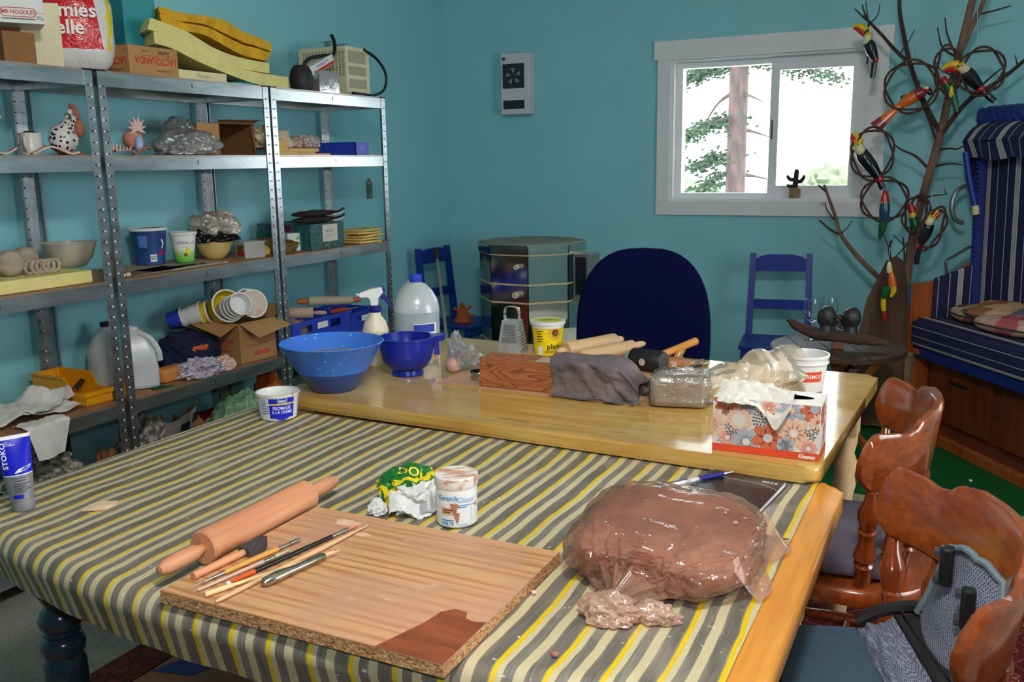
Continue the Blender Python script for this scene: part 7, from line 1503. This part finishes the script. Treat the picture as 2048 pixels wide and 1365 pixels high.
toucan('toucan with a cream breast on the hoop in front of the window', 5.12, [(-.515, 1.498), (-.490, 1.455), (-.455, 1.41), (-.41, 1.345)], [(-.415, 1.35), (-.405, 1.325), (-.398, 1.308), (-.393, 1.293)], (-.522, 1.515), [(-.524, 1.525), (-.535, 1.548), (-.545, 1.566), (-.553, 1.585)], (-.452, 1.473, .098, .125), 1.3, beakr=.026, flip=-1, strg=[(-.365, 1.50, 5.13), (-.36, 1.44, 5.13)] and [(-.368, 5.13, 1.535), (-.366, 5.13, 1.44)])
toucan('toucan facing right on the small hoop by the trunk', 5.13, [(-.162, 1.130), (-.168, 1.10), (-.18, 1.06), (-.205, 1.005)], [(-.20, 1.0), (-.206, .965), (-.208, .935), (-.208, .91)], (-.154, 1.148), [(-.148, 1.155), (-.136, 1.17), (-.124, 1.182), (-.112, 1.19)], (-.148, 1.095, .048, .108, -.35), 1.05, beakr=.022, strg=[(-.16, 5.13, 1.28), (-.162, 5.13, 1.205)])
def parrot(lab, y, sgs, hoopc=None, strg=None, extra=()):
    t = thing('parrot_ornament', lab, 'bird ornament', (sgs[0][1][0][0], y, sgs[0][1][0][1]), 0, 'painted birds on the branch tree')
    if hoopc: hoop(t, (hoopc[0], y-.005, hoopc[1]), hoopc[2], hoopc[3], hoopc[4] if len(hoopc) > 4 else 0)
    for i, (nm, pts, rad, col, sq) in enumerate(sgs): seg(t, nm, pts, rad, col, sq, y-.001*i, up=(0, 1, 0))
    for nm, c, r, col in extra: PW(t, G().ball((c[0], y+c[2], c[1]), r, 3), nm, BC[col])
    if strg: string(t, strg)
    return t
parrot('orange and red bird with a fanned tail perched inside the largest hoop', 5.20, [('breast', [(-.232, 1.778), (-.258, 1.765), (-.285, 1.752)], [.026, .030, .029], 'crimson', .9), ('body', [(-.27, 1.758), (-.305, 1.737), (-.340, 1.712)], [.030, .030, .020], 'orange', .9), ('tail', [(-.335, 1.717), (-.375, 1.68), (-.412, 1.645), (-.446, 1.612)], [.016, .020, .026, .034], 'orange', .3), ('tail_tip', [(-.415, 1.642), (-.435, 1.622), (-.455, 1.604)], [.0265, .030, .034], 'crimson', .32)], (-.294, 1.803, .122, .122), extra=(('head', (-.220, 1.783, 0), (.021, .02, .019), 'crimson'), ('crown', (-.222, 1.793, -.006), (.014, .016, .010), 'cream'), ('beak', (-.205, 1.772, -.006), (.012, .012, .016), 'black'), ('wing', (-.305, 1.752, .012), (.04, .012, .018), 'green')), strg=[(-.30, 5.2, 1.99), (-.295, 5.2, 1.92)])
parrot('parrot with red head, blue back and green tail hanging head up in a hoop', 5.15, [('red_head', [(-.386, 1.288), (-.383, 1.265), (-.380, 1.225)], [.010, .018, .024], 'red', .9), ('blue_back', [(-.380, 1.225), (-.379, 1.18), (-.380, 1.13)], [.024, .027, .022], 'blue', .8), ('green_tail', [(-.380, 1.13), (-.386, 1.08), (-.394, 1.035)], [.022, .018, .008], 'green', .45)], (-.383, 1.24, .110, .105), extra=(('collar', (-.380, 1.224, -.003), (.0245, .0225, .003), 'yellow'),))
parrot('green and red parrot mostly hidden behind the toucan by the trunk', 5.24, [('head', [(-.262, 1.215), (-.255, 1.19), (-.25, 1.165)], [.012, .018, .019], 'red', .9), ('yellow_neck', [(-.252, 1.168), (-.245, 1.145)], [.019, .02], 'yellow', .9), ('body', [(-.245, 1.145), (-.23, 1.10), (-.21, 1.06)], [.021, .025, .016], 'green', .8), ('tail', [(-.212, 1.065), (-.2, 1.03), (-.195, 1.0)], [.012, .01, .006], 'yellow', .5)], (-.232, 1.165, .055, .09, -.25))
parrot('dark green bird beneath the large toucan, tail down', 5.20, [('red_head', [(-.15, 1.845), (-.142, 1.825), (-.132, 1.805)], [.012, .018, .018], 'red', .9), ('back', [(-.135, 1.81), (-.11, 1.775), (-.095, 1.735)], [.02, .026, .02], 'green', .8), ('tail', [(-.096, 1.74), (-.085, 1.71), (-.078, 1.672)], [.017, .016, .010], 'green', .4)], (-.13, 1.875, .055, .112, .1), extra=(('yellow_wing', (-.108, 1.77, -.016), (.011, .007, .03), 'yellow'),), strg=[(-.02, 5.2, 2.16), (-.004, 5.2, 1.965)])
parrot('small green, yellow and red bird hanging lowest by the driftwood', 5.07, [('white_head', [(-.335, .925), (-.334, .90), (-.330, .87)], [.008, .014, .015], 'cream', .8), ('orange_back', [(-.325, .88), (-.318, .84), (-.312, .80)], [.012, .019, .021], 'orange', .8), ('green_body', [(-.335, .80), (-.345, .765), (-.355, .735)], [.02, .022, .014], 'green', .7), ('yellow_tail', [(-.352, .745), (-.350, .70), (-.345, .66)], [.013, .013, .010], 'yellow', .5), ('red_tip', [(-.346, .67), (-.340, .635), (-.336, .605)], [.010, .009, .003], 'red', .5), ('yellow_wing', [(-.310, .805), (-.306, .775), (-.318, .745)], [.016, .014, .006], 'yellow', .5)], strg=[(-.34, 5.09, 1.0), (-.338, 5.075, .92)])
string(t, [(-.005, 5.22, 2.26), (-.001, 5.2, 2.06), (-.012, 5.19, 1.955)]) if False else None
# ------------------------------------------------------------------ beach basket chair
BA = math.atan2(-.822, .569)     # width direction (along the front)
def stripe_mat(name, axis, base_c, k=5.2):
    m, p = base(name); v = coords(m); s = nod(m, 'ShaderNodeSeparateXYZ'); lnk(m, v, s.inputs[0]); o = s.outputs[{'X': 0, 'Y': 1, 'Z': 2}[axis]]
    f = mth(m, 'FRACT', mth(m, 'MULTIPLY', mth(m, 'ADD', o, 10.03), k)); nv = base_c; cr = S(206, 200, 190); gr = S(150, 148, 156)
    c = ramp(m, f, [(0, nv), (.20, cr), (.225, nv), (.46, cr), (.50, gr), (.53, cr), (.555, gr), (.59, cr), (.63, nv), (.86, cr), (.88, nv)], 'CONSTANT')
    lnk(m, c, p.inputs['Base Color']); p.inputs['Roughness'].default_value = .85; bump(m, p, nz(m, v, 320, 2), .25, .003); return m
NV = S(34, 34, 84)
M_sx = stripe_mat('navy_striped_canvas_x', 'X', NV, 4.6); M_sy = stripe_mat('navy_striped_canvas_y', 'Y', NV, 5.5); M_sz = stripe_mat('navy_striped_canvas_z', 'Z', NV, 7)
M_teak = Mwood('teak_varnish', S(146, 66, 26), S(186, 98, 46), .35, 'Z', 5, .4, .5); M_teakd = Mwood('dark_teak', S(86, 40, 20), S(116, 58, 30), .4, 'X', 6, .3, .5)
M_wick = M('blue_wicker', S(20, 46, 136), .4, var=.2, scale=120, bmp=.6, bscale=180)
def strandkorb():
    # local x along the front (left to right seen from the room), y into the depth
    t = thing('beach_basket_chair', 'blue and white striped roofed beach chair with a teak drawer base', 'beach chair', (-.24, 5.2, .0145), BA); Wd = 1.22
    for x0 in (0, Wd-.035):
        pf = [(-.005, .02), (-.005, .77), (.01, .79), (.10, .795), (.18, .81), (.26, .85), (.36, .915), (.50, .97), (.50, .02)]
        G().prism(pf, x0, x0+.035, Matrix(((0, 0, 1, 0), (1, 0, 0, 0), (0, 1, 0, 0), (0, 0, 0, 1)))).build('side_panel', M_teak, t, smooth=False)
        G().box(x0-.002, x0+.037, -.009, -.004, .68, .79).build('metal_corner', M('aluminium_trim', S(150, 156, 160), .35, metal=.8), t, smooth=False)
        G().tube(spline([(x0+.018, .20, .82), (x0+.018, .19, .90), (x0+.018, .23, .925), (x0+.018, .33, .975), (x0+.018, .36, .945), (x0+.018, .35, .91)], 5), .008, 8).build('grab_handle', M('grey_handle', S(96, 104, 112), .4, metal=.6), t)
    G().box(.035, Wd-.035, .0, .06, .0, .055, r=.004).build('plinth', M_teak, t); G().box(.035, Wd-.035, .03, .12, .055, .075).build('plinth_ledge', M_teakd, t, smooth=False)
    G().box(.035, Wd-.035, .12, .48, .0, .40).build('base_body', M_teakd, t, smooth=False)
    for i in range(2):
        x0 = .10+i*.55; d_ = G().box(x0, x0+.47, .10, .121, .09, .385, r=.003).build('drawer_front', Mwood('drawer_teak', S(96, 44, 20), S(128, 64, 32), .4, 'Z', 5, .3, .5), t); G().box(x0+.15, x0+.30, .098, .101, .30, .318).build('hand_slot', M_slot, d_, smooth=False)
    G().box(-.02, .10, .01, .08, .425, .452, r=.004).build('arm_ledge', M_teak, t)
    G().box(.036, Wd-.036, .02, .5, .41, .465, r=.004).build('seat_rail', M_wick, t)
    g = G(); g.box(.04, Wd-.04, -.005, .47, .468, .605, r=.025); g.build('seat_cushion', M_sz, t)
    g = G(); g.box(.05, Wd-.05, .03, .46, .606, .612); g.build('cushion_top', M_sy, t)
    g = G(); g.box(.037, .06, .11, .50, .47, .82, r=.01); g.warp(lambda q: Vector((q.x, q.y, q.z+.12*max(0, (q.y-.2)/.3)**1.5 if q.z > .6 else q.z))); g.build('side_pad', M_sy, t)
    # backrest leaning back and hooded roof
    G().grid(lambda u, v: (.07+(Wd-.14)*u, .365-.03*v, .56+1.0*v), 40, 12).build('backrest', M_sx, t)
    G().box(.07, Wd-.07, .40, .50, .0, 1.55).build('back_shell', M_wick, t, smooth=False)
    for x in (.048, Wd-.048):
        n = 46
        pts = [(x, .352-.03*k/n, .50+1.08*k/n) for k in range(n+1)]; G().tube(pts, .026, 10, sq=1.3).build('wicker_edge', M_wick, t)
        o = None; g = G()
        for k in range(n): g.tube([(x-.03, .35-.03*k/n, .505+1.08*k/n), (x, .325-.03*k/n, .515+1.08*k/n), (x+.03, .35-.03*k/n, .505+1.08*k/n)], .009, 6)
        o = g.build('wicker_weave', M_wick, t); o['kind'] = 'stuff'
    # roof: curved canvas from the top of the back to the front edge, hanging valance
    roof = [(.50, 1.52), (.44, 1.585), (.37, 1.61), (.31, 1.60), (.26, 1.57), (.22, 1.515)]
    P = spline([(0, a, b) for a, b in roof], 6)
    def rf(u, v): k = v*(len(P)-1); i = min(int(k), len(P)-2); q = P[i].lerp(P[i+1], k-i); return (.03+(Wd-.06)*u, q.y, q.z)
    G().grid(rf, 30, 24).build('roof_canvas', M_sx, t, ang=60)
    G().grid(lambda u, v: (.03+(Wd-.06)*u,   .22+.012*math.sin(u*30)*v+.03*v, 1.515-.09*v+.008*math.sin(u*26)), 60, 8).build('valance', M_sx, t, ang=60)
    for x in (.03, Wd-.03):
        v = [(x, q.y, q.z) for q in P]+[(x, .50, 1.45), (x, .35, 1.12), (x+(.01 if x < 1 else -.01), .27, 1.33)]; G().add(v, [tuple(range(len(v)))]).build('roof_side', M_sy, t, smooth=False)
    # braided roll along the roof top
    for s in range(3):
        g = G(); n = 120; g.tube([(.0+(Wd)*k/n, .36+.035*math.cos(k*.42+s*2.094), 1.635+.028*math.sin(k*.42+s*2.094)) for k in range(n+1)], .026, 8); g.build('braid_strand', M_wick, t)
    g = G(); g.tube(spline([(0, .36, 1.635), (-.012, .38, 1.59), (-.005, .39, 1.52)], 5), .045, 10); g.build('braid_end', M_wick, t)
    # blue canopy stay with cream tip, round side handle
    G().tube([(.05, .23, 1.46), (.07, .25, 1.32), (.095, .275, 1.19)], .017, 10).build('canopy_stay', M('stay_blue', S(20, 52, 150), .4), t); G().tube([(.095, .275, 1.19), (.102, .28, 1.145)], .0175, 10).build('stay_tip', M('cream_tip', S(226, 216, 170), .5), t)
    n = 20; G().tube([(-.03-.0*k, .30+.045*math.cos(PI*k/n-PI/2+PI)*1.6, 1.19+.095*math.sin(PI*k/n-PI/2)) for k in range(n+1)], .012, 8).build('side_handle', M('pale_metal', S(150, 156, 154), .35, metal=.7), t)
strandkorb()
# cushions lying on the seat
def cushion(lab, lx, ly, z, rz, sx, sy, sz, mat, tilt=0):
    c, s = math.cos(BA), math.sin(BA); t = thing('throw_cushion', lab, 'cushion', (-.24+lx*c-ly*s, 5.2+lx*s+ly*c, z), rot=(tilt, 0, BA+rz), group='throw cushions'); g = G(); g.ball((0, 0, 0), (1, 1, 1), 4)
    def w(q): d = q.normalized(); x = math.copysign(abs(d.x)**.5, d.x); y = math.copysign(abs(d.y)**.5, d.y); k = max(abs(x), abs(y)); return Vector((x*sx, y*sy, d.z*sz*(1+.1*fbm(d, 3, 3, lx))+sz))
    g.warp(w); g.build('cushion', mat, t, ang=60); pts = [(sx*math.copysign(abs(math.cos(a))**.5, math.cos(a)), sy*math.copysign(abs(math.sin(a))**.5, math.sin(a)), sz) for a in [2*PI*i/40 for i in range(41)]]; G().tube(pts, .005, 6, caps=False).build('piping', M('dark_piping', S(70, 66, 60), .8), t)
def patchy(name, cols, sc=9):
    m, p = base(name); v = coords(m); vo = nod(m, 'ShaderNodeTexVoronoi'); vo.inputs['Scale'].default_value = sc; lnk(m, v, vo.inputs[0]); s = nod(m, 'ShaderNodeSeparateColor'); lnk(m, vo.outputs['Color'], s.inputs[0])
    lnk(m, ramp(m, s.outputs[0], [(i/len(cols), c) for i, c in enumerate(cols)], 'CONSTANT'), p.inputs['Base Color']); p.inputs['Roughness'].default_value = .95; bump(m, p, nz(m, v, 200, 2), .4, .004); return m
M_q1 = patchy('tan_pictorial_weave', [S(200, 162, 120), S(212, 178, 140), S(160, 100, 70), S(204, 168, 128), S(96, 100, 130)], 16); M_q2 = patchy('pink_patch_weave', [S(214, 178, 156), S(196, 96, 104), S(206, 160, 150), S(150, 60, 76), S(214, 186, 160)], 11); M_q3 = patchy('maroon_olive_weave', [S(140, 60, 66), S(206, 170, 140), S(104, 104, 70), S(150, 70, 76)], 14)
cushion('tan pictorial cushion leaning on the pile at the back of the beach chair', .38, .28, .665, .5, .16, .13, .035, M_q1, .12); cushion('pink and red patchwork cushion lying front right on the beach chair', .58, .20, .628, .15, .19, .12, .04, M_q2); cushion('maroon and olive cushion lowest at the left of the pile', .24, .22, .63, -.2, .11, .10, .04, M_q3)

# ------------------------------------------------------------------ captain's chairs
M_pine2 = Mwood('chestnut_varnish', S(112, 48, 16), S(150, 72, 28), .2, 'Y', 10, .5, .25); M_chz = Mwood('chestnut_spindle', S(100, 40, 12), S(136, 60, 22), .18, 'Z', 12, .5, .3)
def captain(lab, loc, rz, cush=False):
    # local: chair faces -x, back towards +x
    t = thing('captains_chair', lab, 'chair', loc, rz, 'turned wooden captain\'s chairs')
    # seat: thick rounded shell
    pts = [(-.23+.46*0, 0)]
    poly = []
    for i in range(40): a = 2*PI*i/40; c, s = math.cos(a), math.sin(a); poly.append((math.copysign(abs(c)**.75, c)*.215, math.copysign(abs(s)**.75, s)*.225))
    N = 40; Ls = [(.86, .395), (.97, .402), (1, .418), (1, .434), (.97, .444), (.9, .446), (.5, .436)]; v = [(x*k, y*k, z) for k, z in Ls for x, y in poly]; g = G(); g.add(v, [(j*N+i, j*N+(i+1) % N, (j+1)*N+(i+1) % N, (j+1)*N+i) for j in range(len(Ls)-1) for i in range(N)]+[tuple(range(N-1, -1, -1)), tuple((len(Ls)-1)*N+i for i in range(N))]); g.build('seat', M_pine2, t)
    # back rail: horseshoe, tall in the middle with a wavy crest
    def rail(a): # a: -1..1 along the horseshoe
        th = a*1.12; return Vector((-.07+.245*math.cos(th), .335*math.sin(th), 0))
    n = 72; g = G(); v = []; f = []
    for i in range(n+1):
        a = -1+2*i/n; p = rail(a); q = rail(min(1, a+.02))-rail(max(-1, a-.02)); q.normalize(); nr = Vector((q.y, -q.x, 0)); aa = abs(a)
        endk = min(1, (1-aa)/.09)**.5; K = ((0, .876), (.3, .872), (.47, .862), (.54, .843), (.62, .839), (.74, .847), (.88, .851), (1, .847)); j_ = max(i2 for i2 in range(len(K)-1) if K[i2][0] <= aa); w_ = (aa-K[j_][0])/(K[j_+1][0]-K[j_][0]); w_ = w_*w_*(3-2*w_)
        zt = K[j_][1]+(K[j_+1][1]-K[j_][1])*w_-(1-endk)*.055; zb = .715-.01*math.cos(aa*PI/2)+(1-endk)*.045; th = .0125
        lean = .035
        for (dx, z) in ((-th, zb+.008), (-th, zt-.012), (-th*.5, zt), (th*.5, zt), (th, zt-.012), (th, zb+.008), (th*.4, zb), (-th*.4, zb)):
            w = p+nr*(dx+lean*(z-.75)/.1*.35); v.append((w.x, w.y, z))
    m8 = 8
    hole = [i for i in range(n) if abs((-1+2*(i+.5)/n)) < .085]
    for i in range(n):
        for j in range(m8):
            f.append((i*m8+j, i*m8+(j+1) % m8, (i+1)*m8+(j+1) % m8, (i+1)*m8+j))
    f.append(tuple(range(m8-1, -1, -1))); f.append(tuple(n*m8+j for j in range(m8))); g.add(v, f); r_ = g.build('back_rail', M_pine2, t, ang=50)
    # oval hand hole through the middle of the rail
    bm_ = G(); bm_.lathe([(1, -.1), (1, .1)], 24, T(.185, 0, .79) @ R(PI/2, 'Y') @ Matrix.Diagonal((.022, .048, 1, 1))); cut = bm_.build('cutter', M_pine2)
    mo = r_.modifiers.new('hole', 'BOOLEAN'); mo.object = cut; mo.operation = 'DIFFERENCE'; mo.solver = 'EXACT'
    dg = bpy.context.evaluated_depsgraph_get(); me = bpy.data.meshes.new_from_object(r_.evaluated_get(dg)); r_.modifiers.clear(); old = r_.data; r_.data = me; bpy.data.objects.remove(cut)
    me.polygons.foreach_set('use_smooth', [True]*len(me.polygons)); me.set_sharp_from_angle(angle=math.radians(40))
    # turned spindles
    pr = [(.012, 0), (.018, .06), (.020, .12), (.018, .20), (.0225, .27), (.016, .29), (.0165, .30), (.026, .35), (.024, .40), (.017, .50), (.020, .60), (.021, .615), (.017, .635), (.024, .74), (.0245, .80), (.014, .90), (.011, 1)]
    for a in (-.88, -.55, -.24, .24, .55, .88):
        p = rail(a); b = Vector((p.x*.78, p.y*.66, .436)); tp = Vector((p.x, p.y, .715)); d = tp-b; L = d.length; q = Vector((0, 0, 1)).rotation_difference(d.normalized()).to_matrix().to_4x4(); G().lathe([(r, z*L) for r, z in pr], 18, Matrix.Translation(b) @ q).build('spindle', M_chz, t)
    lp = [(.012, 0), (.014, .04), (.019, .16), (.021, .26), (.017, .30), (.022, .32), (.017, .34), (.026, .46), (.027, .62), (.02, .72), (.023, .74), (.02, .76), (.024, .9), (.018, 1)]
    feet = {}
    for sx in (-1, 1):
        for sy in (-1, 1):
            a, b = Vector((sx*.205, sy*.205, 0)), Vector((sx*.14, sy*.15, .40)); d = b-a; q = Vector((0, 0, 1)).rotation_difference(d.normalized()).to_matrix().to_4x4(); G().lathe([(r, z*d.length) for r, z in lp], 18, Matrix.Translation(a) @ q).build('leg', M_chz, t); feet[(sx, sy)] = a.lerp(b, .42)
    for sy in (-1, 1): G().tube(lerpv(feet[(-1, sy)], feet[(1, sy)], 7), [.009, .012, .016, .018, .016, .012, .009], 12).build('stretcher', M_chz, t)
    m1, m2 = feet[(-1, -1)].lerp(feet[(1, -1)], .5), feet[(-1, 1)].lerp(feet[(1, 1)], .5); G().tube(lerpv(m1, m2, 7), [.009, .012, .016, .018, .016, .012, .009], 12).build('stretcher', M_chz, t)
    return t
def lerpv(a, b, n): return [a.lerp(b, i/(n-1)) for i in range(n)]
captain('chestnut turned wooden chair with a grey seat cushion, farther from the camera', (-.215, 2.365, .0115), math.radians(1))
captain('chestnut turned wooden chair with a backpack on it, nearest the camera', (-.078, 1.56, .0115), math.radians(14))
g = G(); g.box(-.20, .17, -.20, .20, 0, .055, r=.02); g.sub(2); g.warp(lambda q: q+Vector((0, 0, .012*fbm(q, 6, 3)+.018*(1-(q.x/.2)**2)*(1-(q.y/.2)**2)) if q.z > .02 else (0, 0, 0))); tag(g.build('seat_cushion_pad', M('grey_mauve_cotton', S(88, 80, 92), .95, var=.1, scale=12, bmp=.25, bscale=30), loc=(-.285, 2.39, .4585), rot=(0, 0, .1), ang=60), 'grey mauve cushion on the farther chestnut chair', 'seat cushion')
# open backpack lying on the nearest chair
def mesh_mat():
    m, p = base('grey_honeycomb_mesh'); v = coords(m); vo = nod(m, 'ShaderNodeTexVoronoi'); vo.inputs['Scale'].default_value = 330; vo.inputs['Randomness'].default_value = .2; lnk(m, v, vo.inputs[0]); lnk(m, ramp(m, vo.outputs['Distance'], [(.28, S(26, 30, 48)), (.55, S(128, 134, 156))]), p.inputs['Base Color']); p.inputs['Roughness'].default_value = .8; bump(m, p, vo.outputs['Distance'], .5, .003); return m
M_mesh = mesh_mat(); M_slate = M('slate_blue_nylon', S(52, 76, 92), .75, var=.06, scale=60); M_bn = M('black_nylon', S(18, 18, 22), .6, var=.2); M_trim = M('slate_trim', S(104, 122, 130), .7, var=.05)
bp = thing('backpack', 'open black and slate blue backpack with grey mesh padding on the nearest chair', 'backpack', (-.16, 1.32, .47))
def quad(a, b, c, d, nu, nv, bulge=0, rip=0, seed=0):
    a, b, c, d = map(Vector, (a, b, c, d)); nrm = (b-a).cross(d-a).normalized()
    nrm = nrm if nrm.z > 0 else -nrm
    def f(u, v):
        p = a.lerp(b, u).lerp(d.lerp(c, u), v); return p+nrm*(bulge*math.sin(PI*u)*math.sin(PI*v)+rip*fbm((u*4, v*4, seed), 1.3, 3))
    return f
def pad(name, mat, a, b, c, d, th=.018, bulge=.012, rip=.006, seed=0):
    f = quad(a, b, c, d, 0, 0, bulge, rip, seed); g = G(); g.sheet(f, 18, 22, th); return PW(bp, g, name, mat, ang=60)
pad('slate_flap', M_slate, (-.245, 1.655, .595), (-.128, 1.655, .615), (-.030, 1.435, .60), (-.215, 1.36, .56), .02, .012, .002)
pad('mesh_back_panel', M_mesh, (-.124, 1.65, .618), (-.058, 1.645, .655), (.055, 1.40, .61), (-.026, 1.40, .60), .02, .02, .010, 3)
pad('zip_band', M_bn, (-.064, 1.642, .66), (-.020, 1.632, .675), (.098, 1.42, .63), (.050, 1.40, .614), .014, .006, .002)
G_ = G().tube(spline([(-.052, 1.64, .672), (.005, 1.53, .652), (.074, 1.41, .632)], 8), .0025, 6); PW(bp, G_, 'zip_teeth', M('zip_metal', S(70, 70, 76), .3, metal=.8))
G_ = G().tube(spline([(-.124, 1.652, .63), (-.09, 1.655, .655), (-.045, 1.65, .675), (-.015, 1.635, .685)], 6), .012, 8); PW(bp, G_, 'rolled_edge', M_bn)
# upright padded strap panel leaning inside the rail
def upr(u, v):
    # v up, u left to right
    L = Vector((-.022, 1.632, .672)).lerp(Vector((.022, 1.612, .812)), v); Rr = Vector((.098, 1.43, .62)).lerp(Vector((.098, 1.530, .80)), v)
    k = .10*max(0, .5-v)*u; p = L.lerp(Rr, u); top = .02*math.sin(PI*u)*v
    p += Vector((-.012*math.sin(PI*u), 0, top+.006*fbm((u*4, v*4, 9), 1.4, 3))); p.x -= .02*math.sin(u*PI)*(1-v)
    return p
g = G(); g.sheet(lambda u, v: tuple(upr(u, v)), 24, 24, .012); PW(bp, g, 'mesh_strap_panel', M_mesh, ang=60)
edge = [upr(0, i/12) for i in range(13)]+[upr(i/14, 1) for i in range(1, 15)]+[upr(1, 1-i/10) for i in range(1, 11)]
PW(bp, G().tube([p+Vector((-.004, 0, .002)) for p in edge], .0065, 8, sq=1.0), 'grey_binding', M_trim)
for u, v in ((.38, .80), (.78, .62)):
    p = upr(u, v)+Vector((-.018, -.004, .008)); g = G(); g.box(-.011, .011, -.012, .012, -.034, .034, r=.006); g.warp(lambda q: q+p); b_ = PW(bp, g, 'strap_buckle', M_blackpl)
    for dz in (-.022, .022): q = p+Vector((-.013, 0, dz))-bp.location; G().box(-.006, .004, -.008, .008, -.006, .006, T(*q), r=.002).build('ladder_lock', M('buckle_grey', S(64, 64, 70), .3), b_)
g = G(); g.box(-.27, .02, 1.36, 1.64, .463, .555, r=.04); g.sub(2); g.warp(lambda q: q+Vector((1, 1, .4))*.012*fbm(q, 9, 3)); PW(bp, g, 'bag_body', M_bn, ang=60)
crumple('loose_strap_cloth', None, None, (-.115, .06, .04), (.06, .10, .05), M_bn, 111, .3, 2.2, flat=.4, parent=bp)
# worn wooden sandal-like offcut on the turf
g = G(); g.box(-.06, .06, -.025, .025, 0, .03, r=.008); g.sub(2); g.warp(lambda q: q+q.normalized()*.014*fbm(q, 20, 3)); tag(g.build('bark_piece', M('dark_bark_chunk', S(84, 62, 48), .9, var=.3), loc=(-.385, 4.31, .0145), rot=(0, 0, .3), ang=50), 'small dark chunk of bark on the green turf', 'bark')
g = G(); g.ball((0, 0, .006), (.008, .008, .006), 2); tag(g.build('pebble', M('white_pebble', S(226, 226, 222), .7), loc=(.105, 4.42, .0145)), 'single white speck lying on the green turf', 'pebble')
